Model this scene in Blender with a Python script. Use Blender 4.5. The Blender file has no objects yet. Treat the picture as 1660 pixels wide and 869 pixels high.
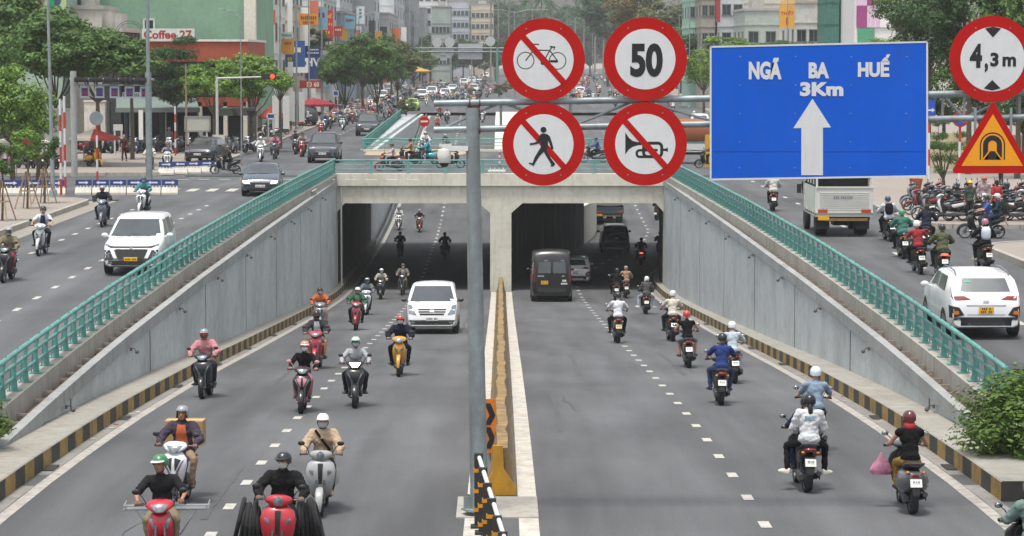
import bpy, bmesh, math, random
from mathutils import Vector, Matrix
from mathutils.bvhtree import BVHTree
R = math.radians
PI = math.pi
sc = bpy.context.scene
col = sc.collection
# ---------------------------------------------------------------- camera
FPX, CZ, VX, VY = 4200.0, 6.45, 811.0, 92.0      # focal length in photo pixels, eye height, vanishing point
PITCH = math.atan((434.5 - VY) / FPX); YAW = math.atan((830 - VX) / FPX)
cam = bpy.data.objects.new('camera', bpy.data.cameras.new('camera')); col.objects.link(cam)
cam.location = (0, 0, CZ); cam.rotation_euler = (PI / 2 - PITCH, 0, -YAW)
cam.data.sensor_width = 36; cam.data.lens = 36 * FPX / 1660; cam.data.clip_start = .5; cam.data.clip_end = 6000
sc.camera = cam
# ---------------------------------------------------------------- world and sun
SUN_EL, SUN_AZ = 75.0, 205.0      # azimuth clockwise from the road's direction
w = bpy.data.worlds.new('World'); sc.world = w; w.use_nodes = True
nt = w.node_tree; bg = nt.nodes['Background']
sky = nt.nodes.new('ShaderNodeTexSky'); sky.sky_type = 'NISHITA'; sky.sun_disc = False
sky.sun_elevation = R(SUN_EL); sky.sun_rotation = R(SUN_AZ); sky.air_density = 1.3; sky.dust_density = 4.0; sky.ozone_density = 1
hs = nt.nodes.new('ShaderNodeHueSaturation'); hs.inputs['Saturation'].default_value = .3
nt.links.new(sky.outputs[0], hs.inputs['Color']); nt.links.new(hs.outputs[0], bg.inputs[0]); bg.inputs[1].default_value = .105
sl = bpy.data.lights.new('sun', 'SUN'); sun = bpy.data.objects.new('sun', sl); col.objects.link(sun)
sl.energy = 1.5; sl.angle = R(10); sl.color = (1, .955, .89)
_d = Vector((math.sin(R(SUN_AZ)) * math.cos(R(SUN_EL)), math.cos(R(SUN_AZ)) * math.cos(R(SUN_EL)), math.sin(R(SUN_EL))))
sun.rotation_euler = _d.to_track_quat('Z', 'Y').to_euler()
vs = sc.view_settings; vs.view_transform = 'Standard'; vs.look = 'None'; vs.gamma = 1; vs.exposure = .95
sc.cycles.max_bounces = 6; sc.cycles.diffuse_bounces = 3; sc.cycles.glossy_bounces = 3; sc.cycles.transmission_bounces = 3
sc.cycles.transparent_max_bounces = 6; sc.cycles.volume_bounces = 1
sc.cycles.use_denoising = True; sc.cycles.use_adaptive_sampling = True
# ---------------------------------------------------------------- materials
_M = {}
def mat(name, c=(.5, .5, .5), rough=.6, metal=0., var=.12, scale=6., bump=0., coat=0., emit=None, trans=0., spec=.5, island=0., dirt=0.):
    """procedural principled material: colour broken up by two octaves of noise, optional bump, dirt and per-leaf variation"""
    if name in _M: return _M[name]
    m = bpy.data.materials.new(name); m.use_nodes = True; n = m.node_tree.nodes; l = m.node_tree.links
    b = n['Principled BSDF']; b.inputs['Roughness'].default_value = rough; b.inputs['Metallic'].default_value = metal
    b.inputs['Specular IOR Level'].default_value = spec
    if coat: b.inputs['Coat Weight'].default_value = coat; b.inputs['Coat Roughness'].default_value = .08
    tc = n.new('ShaderNodeTexCoord'); no = n.new('ShaderNodeTexNoise'); no.inputs['Scale'].default_value = scale
    no.inputs['Detail'].default_value = 5; no.inputs['Roughness'].default_value = .62
    l.new(tc.outputs['Object'], no.inputs['Vector'])
    mr = n.new('ShaderNodeMapRange'); mr.inputs[1].default_value = .3; mr.inputs[2].default_value = .7
    mr.inputs[3].default_value = 1 - var; mr.inputs[4].default_value = 1 + var
    l.new(no.outputs['Fac'], mr.inputs[0])
    mx = n.new('ShaderNodeMix'); mx.data_type = 'RGBA'; mx.blend_type = 'MULTIPLY'; mx.inputs[0].default_value = 1
    mx.inputs[6].default_value = (*c, 1); l.new(mr.outputs[0], mx.inputs[7]); out = mx.outputs[2]
    if island:
        g = n.new('ShaderNodeNewGeometry'); m2 = n.new('ShaderNodeMapRange'); m2.inputs[3].default_value = 1 - island; m2.inputs[4].default_value = 1 + island
        l.new(g.outputs['Random Per Island'], m2.inputs[0])
        m3 = n.new('ShaderNodeMix'); m3.data_type = 'RGBA'; m3.blend_type = 'MULTIPLY'; m3.inputs[0].default_value = 1
        l.new(out, m3.inputs[6]); l.new(m2.outputs[0], m3.inputs[7]); out = m3.outputs[2]
    if dirt:
        n2 = n.new('ShaderNodeTexNoise'); n2.inputs['Scale'].default_value = scale * .35; n2.inputs['Detail'].default_value = 8; n2.inputs['Roughness'].default_value = .7
        mp = n.new('ShaderNodeMapping'); mp.inputs['Scale'].default_value = (1.5, 1.5, .35)
        l.new(tc.outputs['Object'], mp.inputs[0]); l.new(mp.outputs[0], n2.inputs['Vector'])
        m4 = n.new('ShaderNodeMapRange'); m4.inputs[1].default_value = .48; m4.inputs[2].default_value = .72; m4.inputs[3].default_value = 0; m4.inputs[4].default_value = dirt
        l.new(n2.outputs['Fac'], m4.inputs[0])
        m5 = n.new('ShaderNodeMix'); m5.data_type = 'RGBA'; m5.inputs[7].default_value = (.09, .075, .06, 1)
        l.new(m4.outputs[0], m5.inputs[0]); l.new(out, m5.inputs[6]); out = m5.outputs[2]
    l.new(out, b.inputs['Base Color'])
    if bump:
        bp = n.new('ShaderNodeBump'); bp.inputs['Strength'].default_value = min(1, bump); bp.inputs['Distance'].default_value = .02 if bump < 1 else .06
        l.new(no.outputs['Fac'], bp.inputs['Height']); l.new(bp.outputs[0], b.inputs['Normal'])
    if emit:
        b.inputs['Emission Color'].default_value = (*emit[0], 1); b.inputs['Emission Strength'].default_value = emit[1]
    if trans:
        b.inputs['Transmission Weight'].default_value = 0
        t = n.new('ShaderNodeBsdfTranslucent'); l.new(out, t.inputs[0]); ms = n.new('ShaderNodeMixShader'); ms.inputs[0].default_value = trans
        l.new(b.outputs[0], ms.inputs[1]); l.new(t.outputs[0], ms.inputs[2]); l.new(ms.outputs[0], n['Material Output'].inputs[0])
    m.use_backface_culling = False
    _M[name] = m; return m
def C(h):
    """sRGB hex -> linear rgb"""
    v = [int(h[i:i + 2], 16) / 255 for i in (0, 2, 4)]
    return tuple(x / 12.92 if x <= .04045 else ((x + .055) / 1.055) ** 2.4 for x in v)
def paint(h): return mat('paint_' + h, C(h), .28, 0, .03, 3, coat=.7 if sum(C(h)) > .12 else .2)
def cloth(h):
    c = C(h); g = sum(c) / 3
    return mat('cloth_' + h, tuple((x * .84 + g * .16) * .86 for x in c), .9, 0, .07, 9, bump=.5, spec=.2)
def plain(h, rough=.6, var=.12, dirt=0.): return mat('plain_%s_%d_%d' % (h, rough * 100, dirt * 100), C(h), rough, 0, var, 4, dirt=dirt)
# ---------------------------------------------------------------- mesh builder
class MB:
    def __init__(s): s.v = []; s.f = []; s.m = []; s.cur = 0
    def mi(s, i): s.cur = i; return s
    def add(s, vs, fs, m=None):
        o = len(s.v); s.v += [tuple(p) for p in vs]
        for f in fs: s.f.append(tuple(i + o for i in f)); s.m.append(s.cur if m is None else m)
        return s
    def box(s, c, d, rz=0, rx=0, ry=0, m=None):
        M = Matrix.Translation(c) @ Matrix.Rotation(rz, 4, 'Z') @ Matrix.Rotation(rx, 4, 'X') @ Matrix.Rotation(ry, 4, 'Y')
        p = [M @ Vector((x * d[0] / 2, y * d[1] / 2, z * d[2] / 2)) for x in (-1, 1) for y in (-1, 1) for z in (-1, 1)]
        return s.add(p, [(0, 1, 3, 2), (4, 6, 7, 5), (0, 4, 5, 1), (2, 3, 7, 6), (0, 2, 6, 4), (1, 5, 7, 3)], m)
    def tube(s, pts, r, n=8, m=None, cap=True):
        pts = [Vector(p) for p in pts]; rr = r if isinstance(r, (list, tuple)) else [r] * len(pts)
        o = len(s.v); prev = None; rings = []
        for i, p in enumerate(pts):
            t = (pts[min(i + 1, len(pts) - 1)] - pts[max(i - 1, 0)])
            if t.length < 1e-9: t = Vector((0, 0, 1))
            t.normalize()
            if prev is None: a = t.orthogonal().normalized()
            else:
                a = prev - t * prev.dot(t)
                a = a.normalized() if a.length > 1e-6 else t.orthogonal().normalized()
            b = t.cross(a); prev = a
            rings.append([p + (a * math.cos(2 * PI * k / n) + b * math.sin(2 * PI * k / n)) * rr[i] for k in range(n)])
        return s.loft(rings, cap, m)
    def loft(s, rings, cap=True, m=None, closed=True):
        n = len(rings[0]); vs = [p for r in rings for p in r]; fs = []
        for i in range(len(rings) - 1):
            for k in range(n if closed else n - 1):
                a = i * n + k; b = i * n + (k + 1) % n
                fs.append((a, b, b + n, a + n))
        if cap: fs.append(tuple(range(n))[::-1]); fs.append(tuple((len(rings) - 1) * n + k for k in range(n)))
        return s.add(vs, fs, m)
    def ell(s, c, r, M=None, nu=14, nv=9, m=None):
        c = Vector(c); rings = []
        for j in range(nv + 1):
            ph = -PI / 2 + PI * j / nv; cr = max(math.cos(ph), 1e-3)
            ring = []
            for k in range(nu):
                q = Vector((r[0] * cr * math.cos(2 * PI * k / nu), r[1] * cr * math.sin(2 * PI * k / nu), r[2] * math.sin(ph)))
                ring.append(c + (M @ q if M else q))
            rings.append(ring)
        return s.loft(rings, True, m)
    def lathe(s, prof, c=(0, 0, 0), axis='Z', n=24, m=None, cap=True):
        """profile of (radius, height) turned about an axis through c"""
        rings = []
        for r_, h in prof:
            ring = []
            for k in range(n):
                a = 2 * PI * k / n; x, y = r_ * math.cos(a), r_ * math.sin(a)
                q = (x, y, h) if axis == 'Z' else ((h, x, y) if axis == 'X' else (x, h, y))
                ring.append((c[0] + q[0], c[1] + q[1], c[2] + q[2]))
            rings.append(ring)
        return s.loft(rings, cap, m)
    def prism(s, poly, M, d, m=None):
        """polygon in the local XY plane extruded by d along local Z"""
        n = len(poly); a = [M @ Vector((x, y, 0)) for x, y in poly]; b = [M @ Vector((x, y, d)) for x, y in poly]
        fs = [tuple(range(n))[::-1], tuple(range(n, 2 * n))] + [(k, (k + 1) % n, (k + 1) % n + n, k + n) for k in range(n)]
        return s.add(a + b, fs, m)
    def mesh(s, name, smooth=40):
        me = bpy.data.meshes.new(name); me.from_pydata(s.v, [], s.f); me.polygons.foreach_set('material_index', s.m)
        if smooth:
            me.polygons.foreach_set('use_smooth', [True] * len(s.f)); me.set_sharp_from_angle(angle=R(smooth))
        me.validate(); me.update()
        bm = bmesh.new(); bm.from_mesh(me); bmesh.ops.recalc_face_normals(bm, faces=bm.faces); bm.to_mesh(me); bm.free()
        return me
    def build(s, name, mats, parent=None, smooth=40, **kw):
        return mk(name, s.mesh(name, smooth), mats, parent, **kw)
def mk(name, me, mats, parent=None, label=None, cat=None, group=None, kind=None, loc=None, rz=None):
    o = bpy.data.objects.new(name, me); col.objects.link(o)
    mats = mats if isinstance(mats, (list, tuple)) else [mats]
    if me is not None:
        while len(me.materials) < len(mats): me.materials.append(mats[len(me.materials)])
        for i, m in enumerate(mats):
            if me.materials[i] != m:
                o.material_slots[i].link = 'OBJECT'; o.material_slots[i].material = m
    if parent: o.parent = parent
    return tag(o, label, cat, group, kind, loc, rz)
def tag(o, label=None, cat=None, group=None, kind=None, loc=None, rz=None):
    if label: o['label'] = label
    if cat: o['category'] = cat
    if group: o['group'] = group
    if kind: o['kind'] = kind
    if loc is not None: o.location = loc
    if rz is not None: o.rotation_euler = (0, 0, rz)
    return o
def empty(name, loc=(0, 0, 0), rz=0, **kw):
    return tag(_e(name), loc=loc, rz=rz, **kw)
def _e(name):
    o = bpy.data.objects.new(name, None); o.empty_display_size = .3; col.objects.link(o); return o
def copy_tree(o, parent=None):
    c = o.copy(); col.objects.link(c); c.parent = parent
    for ch in _KIDS.get(o.name, None) or [x for x in o.children]: copy_tree(ch, c)
    return c
_KIDS = {}
def interp(t, y):
    if y <= t[0][0]: return t[0][1]
    for (a, va), (b, vb) in zip(t, t[1:]):
        if y <= b: return va + (vb - va) * (y - a) / (b - a)
    return t[-1][1]
# ---------------------------------------------------------------- heights of the two road levels
_ZL = [(0, -.9), (36, -.98), (43.3, -1.07), (47.4, -1.2), (55.7, -1.52), (64, -1.95), (74, -2.52), (83, -3.1), (101, -4.2), (118.6, -5.25), (135.5, -6.13), (148, -6.4), (178, -6.4), (195, -6.1), (215, -5.1), (240, -3.5), (270, -1.7), (292, -.55), (312, 0), (4000, 0)]
_ZU = [(0, -.9), (36, -.95), (44, -.86), (51, -.55), (62, -.27), (80, -.06), (100, 0), (4000, 0)]
def zl(y): return sum(interp(_ZL, y + d) for d in (-3, 0, 3)) / 3
def zu(y): return sum(interp(_ZU, y + d) for d in (-3, 0, 3)) / 3
def pix(x, y, z):
    """world point -> photo pixel"""
    v = cam_inv @ Vector((x, y, z)); return 830 + FPX * v.x / -v.z, 434.5 - FPX * v.y / -v.z
_camM = Matrix.Translation(cam.location) @ cam.rotation_euler.to_matrix().to_4x4(); cam_inv = _camM.inverted()
def ray(px, py):
    d = _camM.to_3x3() @ Vector(((px - 830) / FPX, -(py - 434.5) / FPX, -1)); return d / d.y
def atY(px, py, Y): d = ray(px, py); return Vector((0, 0, CZ)) + d * Y
def G(px, py, lev='u'):
    """photo pixel -> point on the upper ('u') or lower ('l') road"""
    d = ray(px, py); f = zu if lev == 'u' else zl; Y = 30.
    while Y < 1500:
        if CZ + d.z * Y <= f(Y): break
        Y += .25 if Y < 350 else 1.
    return Vector((d.x * Y, Y, f(Y)))
# ================================================================ SETTING
ASPH = mat('asphalt', C('5c5d5f'), .85, 0, .10, 1.2, bump=.25)
def asphalt(name, c, big=.16):
    """asphalt with aggregate speckle, long tyre-polished bands and patchy wear"""
    m = bpy.data.materials.new(name); m.use_nodes = True; n = m.node_tree.nodes; l = m.node_tree.links; b = n['Principled BSDF']
    b.inputs['Roughness'].default_value = .82; b.inputs['Specular IOR Level'].default_value = .35
    tc = n.new('ShaderNodeTexCoord')
    def noise(sc_, det, vec=(1, 1, 1), lo=.35, hi=.65, a=.9, z=1.1):
        mp = n.new('ShaderNodeMapping'); mp.inputs['Scale'].default_value = vec; l.new(tc.outputs['Object'], mp.inputs[0])
        t = n.new('ShaderNodeTexNoise'); t.inputs['Scale'].default_value = sc_; t.inputs['Detail'].default_value = det; l.new(mp.outputs[0], t.inputs['Vector'])
        r = n.new('ShaderNodeMapRange'); r.inputs[1].default_value = lo; r.inputs[2].default_value = hi; r.inputs[3].default_value = a; r.inputs[4].default_value = z
        l.new(t.outputs['Fac'], r.inputs[0]); return r.outputs[0], t
    a, _ = noise(.9, 6, (1, .12, 1), a=1 - big, z=1 + big); s_, t = noise(38, 4, a=.86, z=1.16); p, _ = noise(.13, 5, a=1 - big * .8, z=1 + big * .8)
    q, _ = noise(.45, 6, (1, .35, 1), lo=.56, hi=.74, a=1, z=.82)
    tw, _ = noise(1.15, 3, (1, .012, 1), a=.88, z=1.11); prev = None
    for o in (a, s_, p, q, tw):
        if prev is None: prev = o; continue
        k = n.new('ShaderNodeMath'); k.operation = 'MULTIPLY'; l.new(prev, k.inputs[0]); l.new(o, k.inputs[1]); prev = k.outputs[0]
    mx = n.new('ShaderNodeMix'); mx.data_type = 'RGBA'; mx.blend_type = 'MULTIPLY'; mx.inputs[0].default_value = 1; mx.inputs[6].default_value = (*c, 1)
    l.new(prev, mx.inputs[7]); l.new(mx.outputs[2], b.inputs['Base Color'])
    bp = n.new('ShaderNodeBump'); bp.inputs['Strength'].default_value = .3; bp.inputs['Distance'].default_value = .01; l.new(t.outputs['Fac'], bp.inputs['Height']); l.new(bp.outputs[0], b.inputs['Normal'])
    return m
def concrete(name, c, streak=.35, panel=0., dirt=(.055, .05, .045)):
    """weathered concrete: cloudy tone, vertical rain streaks, a grimy top band"""
    m = bpy.data.materials.new(name); m.use_nodes = True; n = m.node_tree.nodes; l = m.node_tree.links; b = n['Principled BSDF']
    b.inputs['Roughness'].default_value = .85; b.inputs['Specular IOR Level'].default_value = .25
    tc = n.new('ShaderNodeTexCoord'); cur = None
    base = n.new('ShaderNodeRGB'); base.outputs[0].default_value = (*c, 1); cur = base.outputs[0]
    for sc_, det, vec, lo, hi, amt, tint in ((.5, 7, (1, 1, 1), .4, .68, .22, dirt), (3, 6, (1, 1, 1), .45, .8, .25, dirt), (5, 5, (1, 1, .09), .52, .78, streak, dirt), (1.3, 4, (1, 1, .12), .55, .8, streak * .5, (.5, .5, .48))):
        mp = n.new('ShaderNodeMapping'); mp.inputs['Scale'].default_value = vec; l.new(tc.outputs['Object'], mp.inputs[0])
        t = n.new('ShaderNodeTexNoise'); t.inputs['Scale'].default_value = sc_; t.inputs['Detail'].default_value = det; l.new(mp.outputs[0], t.inputs['Vector'])
        r = n.new('ShaderNodeMapRange'); r.inputs[1].default_value = lo; r.inputs[2].default_value = hi; r.inputs[3].default_value = 0; r.inputs[4].default_value = amt
        l.new(t.outputs['Fac'], r.inputs[0])
        mx = n.new('ShaderNodeMix'); mx.data_type = 'RGBA'; mx.inputs[7].default_value = (*tint, 1); l.new(r.outputs[0], mx.inputs[0]); l.new(cur, mx.inputs[6]); cur = mx.outputs[2]
    l.new(cur, b.inputs['Base Color'])
    bp = n.new('ShaderNodeBump'); bp.inputs['Strength'].default_value = .25; bp.inputs['Distance'].default_value = .01; l.new(t.outputs['Fac'], bp.inputs['Height']); l.new(bp.outputs[0], b.inputs['Normal'])
    return m
A_LOW = asphalt('asphalt_lower', (.094, .0965, .1005), .16); A_UP = asphalt('asphalt_upper', (.094, .0965, .101), .16)
WALLM = concrete('wall_panel', C('b9bfc0'), .12); COPE = concrete('coping', C('a0a3a2'), .3); DECKM = concrete('deck_beam', C('d9d6c8'), .3, dirt=(.2, .15, .1))
GUT = concrete('gutter', C('8b8883'), .5); LEDGE = concrete('ledge', C('97958d'), .5, dirt=(.16, .12, .08)); TROUGH = mat('trough_dirt', C('6b5544'), .95, 0, .5, 5, bump=1)
PAVE = concrete('pavement', C('938b83'), .3, dirt=(.22, .18, .15)); LINE = mat('road_paint', C('b5b2a9'), .7, 0, .15, 9, dirt=.45); KERB = concrete('kerb', C('a9a59c'), .4)
GRN = mat('rail_paint', C('5f9a93'), .5, .1, .18, 2.5, dirt=.6); GALV = mat('galvanised', C('8d989b'), .45, .3, .2, 3, dirt=.5)
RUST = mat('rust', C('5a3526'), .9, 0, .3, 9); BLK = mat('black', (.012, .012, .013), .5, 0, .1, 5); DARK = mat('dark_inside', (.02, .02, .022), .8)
def strip(name, xa, xb, ys, zf, m, dz=0, kind='structure', nx=1, **kw):
    """sheet between two x limits (numbers or functions of y) following a height profile"""
    fa = xa if callable(xa) else (lambda y: xa); fb = xb if callable(xb) else (lambda y: xb)
    b = MB(); vs_ = []; n = nx + 1
    for y in ys:
        for k in range(n): x = fa(y) + (fb(y) - fa(y)) * k / nx; vs_.append((x, y, zf(y) + dz))
    b.add(vs_, [(i * n + k, i * n + k + 1, (i + 1) * n + k + 1, (i + 1) * n + k) for i in range(len(ys) - 1) for k in range(nx)])
    return b.build(name, m, kind=kind, **kw)
def rng(a, b, st): n = max(1, round((b - a) / st)); return [a + (b - a) * i / n for i in range(n + 1)]
def wallX(y): return interp([(30, 9.62), (50, 9.4), (84, 9.1), (118, 8.95), (140, 8.85), (320, 8.85)], y)
def railX(y): return interp([(44, 10.1), (51, 10.0), (66, 9.85), (100, 9.6), (118, 9.38), (132, 9.15), (140, 9.02)], y)
Y0, YP, YD, YE = 46.5, 140., 177., 300.
def shift(y):                       # right carriageway swings to the right in the tunnel
    t = max(0, min(1, (y - 142) / 50)); return 6.6 * t * t * (3 - 2 * t)
# ground sheet
gm = plain('8a857c', .95, .2)
b = MB()
def quad(b, x0, x1, y0, y1, z, m=None): b.add([(x0, y0, z), (x1, y0, z), (x1, y1, z), (x0, y1, z)], [(0, 1, 2, 3)], m)
for xa, xb in ((-900, -60), (-60, -10.2), (10.2, 60), (60, 900)):
    ys = [-60, 20, 30, 36, 44, 51, 62, 80, 100, 140]
    for ya, yb in zip(ys, ys[1:]): b.add([(xa, ya, zu(ya) - .04), (xb, ya, zu(ya) - .04), (xb, yb, zu(yb) - .04), (xa, yb, zu(yb) - .04)], [(0, 1, 2, 3)])
for x0, x1, y0, y1 in ((-900, -9.4, 140, 2500), (16.6, 900, 140, 2500), (-9.4, 16.6, 300, 2500)): quad(b, x0, x1, y0, y1, -.04)
b.build('ground', gm, kind='structure', smooth=0)
strip('road_near', -10.2, 10.2, [-20, 10, 20, 30, 36, 40, 44, 46.6], lambda y: zl(y), A_LOW, 0, nx=2)
ysl = rng(46.6, 178, 3)
strip('road_underpass_inbound', lambda y: -wallX(y) - .02, -.2, ysl, zl, A_LOW, 0)
strip('road_underpass_outbound', lambda y: -.2 + (shift(y) - .2 if y > 142 else 0), lambda y: wallX(y) + .02 + shift(y), rng(46.6, 320, 3), zl, A_LOW, 0)
strip('road_underpass_far', -9.3, -.2, rng(178, 320, 3), zl, A_LOW, 0)
strip('road_upper_left', -17.2, lambda y: -railX(y) + .05, rng(30, 140, 3), zu, A_UP, 0)
strip('road_upper_right', lambda y: railX(y) - .05, 16.3, rng(30, 140, 3), zu, A_UP, 0)
b = MB()
quad(b, -17.2, 16.3, 140.6, 176.4, .012); quad(b, -17.2, -9.2, 176.4, 300, .012); quad(b, 15.7, 24, 176.4, 300, .012); b.add([(24, 450, .012), (24, 300, .012), (60, 1400, .012), (24, 1400, .012)], [(0, 1, 2, 3)])
quad(b, -17.2, 24, 300, 1400, .008); quad(b, -120, -17.2, 117, 141, .004); quad(b, 16.3, 80, 146, 172, .004); quad(b, 16.3, 60, 89.5, 97.5, -.02)
b.build('road_crossing', A_UP, kind='structure', smooth=0)
b = MB(); b.add([(-8.9, 169.5, .03), (-3, 168.4, .03), (-1.2, 176.4, .03), (-9.1, 176.4, .03)], [(0, 1, 2, 3)]); b.build('dirt_patch', mat('dirt_patch', C('a8957c'), .95, 0, .35, 2, dirt=.5), kind='structure', smooth=0)
# ---- pavements with real kerbs
def slab(name, poly, z0, z1, m, **kw):
    b = MB(); b.prism(poly, Matrix.Translation((0, 0, z0)), z1 - z0); return b.build(name, m, smooth=0, **kw)
def arc(cx, cy, r, a0, a1, n=10): return [(cx + r * math.cos(R(a0 + (a1 - a0) * i / n)), cy + r * math.sin(R(a0 + (a1 - a0) * i / n))) for i in range(n + 1)]
PK = dict(kind='structure')
slab('pavement_left_near', [(-90, 20), (-18.3, 20)] + arc(-21.3, 114, 3, 0, 90, 8) + [(-90, 117)], -1.2, .13, PAVE, **PK)
slab('pavement_left_far', [(-90, 141.5), (-21.5, 141.5)] + arc(-20.2, 144.7, 3.2, -90, 0, 6) + [(-16.9, 190), (-17.2, 1400), (-90, 1400)], -.5, .13, PAVE, **PK)
slab('pavement_right_near', [(90, 30), (16.35, 30)] + arc(19.4, 86.2, 3.0, 180, 90, 8) + [(90, 89.3)], -1.2, .12, PAVE, **PK)
slab('pavement_right_middle', [(90, 97.6), (18.6, 97.6)] + arc(18.3, 99.8, 2.2, -90, -180, 6) + [(16.2, 143), (18, 146), (90, 146)], -.5, .12, PAVE, **PK)
slab('pavement_right_far', [(90, 172), (26, 172), (24.2, 175), (24.2, 300), (60.5, 1400), (90, 1400)], -.5, .12, PAVE, **PK)
def kerbline(name, pts, z, side):
    b = MB(); n = 0
    for (x0, y0), (x1, y1) in zip(pts, pts[1:]):
        d = Vector((x1 - x0, y1 - y0)); L = d.length; k = max(1, round(L / 1.0)); t = d / L
        for i in range(k):
            c = Vector((x0, y0)) + t * (L * (i + .5) / k)
            b.box((c.x, c.y, z), (L / k - .02, .2, .2), rz=math.atan2(t.y, t.x))
    return b.build(name, KERB, kind='structure', smooth=0)
kerbline('kerb_left_near', [(-18.25, 84), (-18.25, 114)] + arc(-21.3, 114, 3.05, 0, 90, 8)[1:] + [(-40, 117.05)], .05, 1)
kerbline('kerb_left_far', [(-40, 141.45), (-21.5, 141.45)] + arc(-20.2, 144.7, 3.25, -90, 0, 6)[1:] + [(-16.85, 190), (-17.1, 320)], .05, 1)
kerbline('kerb_right_near', [(16.3, 60), (16.3, 86)] + arc(19.4, 86.2, 3.05, 180, 90, 8)[1:] + [(40, 89.35)], .04, 1)
kerbline('kerb_right_middle', [(40, 97.55), (18.6, 97.55)] + arc(18.3, 99.8, 2.25, -90, -180, 6)[1:] + [(16.15, 143)], .04, 1)
# ---- painted markings
def dashes(name, fx, zf, y0, y1, ln, gap, wd, dz=.006):
    b = MB(); y = y0
    while y < y1:
        pts = []
        for yy in (y, y + ln): x = fx(yy); pts.append((x - wd / 2, yy, zf(yy) + dz)); pts.append((x + wd / 2, yy, zf(yy) + dz))
        b.add(pts, [(0, 1, 3, 2)]); y += ln + gap
    return b.build(name, LINE, kind='structure', smooth=0)
zln = zl
dashes('lane_marking_inbound', lambda y: -4.55, zln, 34, 178, .64, 2.28, .18)
dashes('lane_marking_outbound', lambda y: 4.25 + shift(y), zln, 35, 300, .64, 2.28, .18)
dashes('lane_marking_inbound_far', lambda y: -4.5, zln, 179, 300, 1.0, 2.0, .16)
dashes('lane_marking_left', lambda y: -12.75, zu, 50, 112, .75, 2.2, .16); dashes('lane_marking_left_outer', lambda y: -15.55, zu, 50, 112, .75, 2.2, .16)
dashes('lane_marking_left_far', lambda y: -13.3, zu, 178, 300, 1.2, 4, .16, .02); dashes('lane_marking_right', lambda y: 13.1, zu, 44, 86, 1.1, 4, .17); dashes('lane_marking_right_far', lambda y: 13.1, zu, 98, 140, 1.1, 4, .17)
for k, xx in enumerate((-12, -8, -4, 4, 8, 12)): dashes('lane_marking_beyond', lambda y, xx=xx: xx, zu, 330, 800, 2, 5, .16, .02)
b = MB()
for i in range(9): quad(b, -17 + i * .95, -16.55 + i * .95, 124, 126.6, .022)
for i in range(12): quad(b, -17 + 1.1 * i, -16.4 + 1.1 * i, 136, 136.45, .022)
b.build('crossing_marking', LINE, kind='structure', smooth=0)
# solid edge lines and the lines beside the median
LINE2 = mat('worn_line', C('a5a098'), .75, 0, .2, 7, dirt=.7)
strip('edge_line_inbound', -8.26, -8.04, rng(34, 178, 4), zl, LINE2, .006); strip('edge_line_outbound', lambda y: 8.0 + shift(y), lambda y: 8.22 + shift(y), rng(37, 300, 3), zl, LINE2, .006)
strip('edge_line_inbound_far', -8.26, -8.0, rng(178, 300, 4), zl, LINE, .006)
strip('median_line_inbound', lambda y: -.5 - interp([(36, .1), (60, .02), (140, 0)], y), lambda y: -.22 - interp([(36, .1), (60, .02), (140, 0)], y), rng(34, 139.5, 4), zl, mat('median_line', C('bdb8ad'), .75, 0, .18, 5, dirt=.5), .008)
strip('median_line_outbound', .3, .62, rng(34, 139.5, 4), zl, mat('median_line', C('bdb8ad'), .75, 0, .18, 5, dirt=.5), .008)
strip('gutter_left', lambda y: -8.52, -8.28, rng(40, 178, 4), zl, GUT, .004); strip('gutter_right', lambda y: 8.24 + shift(y), lambda y: 8.52 + shift(y), rng(40, 300, 4), zl, GUT, .004)
# ---- yellow and black kerb of the ramps
YEL = mat('kerb_yellow', C('96793a'), .75, 0, .3, 4, dirt=.75); KBK = mat('kerb_black', C('33322f'), .75, 0, .3, 4)
def ramp_kerb(name, sx, y0, y1, label):
    b = MB(); y = y0; i = 0
    while y < y1:
        ln = .92; ya, yb = y, y + ln; P = []
        for yy in (ya, yb):
            s_ = shift(yy) if sx > 0 else 0; x0 = 8.52 + s_; x1 = wallX(yy) + s_ + .02; z = zl(yy)
            P += [(sx * x0, yy, z - .1), (sx * x0, yy, z + .33), (sx * (x0 + .02), yy, z + .35), (sx * x1, yy, z + .35)]
        b.add(P, [(0, 1, 5, 4)], i % 2); b.add(P, [(1, 2, 6, 5), (2, 3, 7, 6)], 2)
        if i == 0: b.add(P, [(0, 1, 2, 3)], 1)
        y += ln; i += 1
    o = b.build(name, [YEL, KBK, LEDGE], smooth=0); return tag(o, label, 'kerb', kind='structure')
ramp_kerb('kerb_ramp_left', -1, 40.5, 178, 'yellow and black striped raised kerb along the left ramp'); ramp_kerb('kerb_ramp_right', 1, 43.6, 178, 'yellow and black striped raised kerb along the right ramp')

for sx in (-1, 1):
    for k in range(9):
        y = 48 + k * 9.5; b = MB(); b.box((0, 0, 0), (.2, .7, .02), m=0); [b.box((0, -.28 + .08 * i, .008), (.18, .03, .012), m=1) for i in range(8)]
        tag(b.build('drain_grate', [BLK, plain('4d4a46', .8)], smooth=0, loc=(sx * 8.4, y, zl(y) + .016)), 'dark iron drain grate in the %s gutter, %s from the near end' % ('left' if sx < 0 else 'right', 'first second third fourth fifth sixth seventh eighth ninth'.split()[k]), 'drain', 'drain grates in the gutters')

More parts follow.
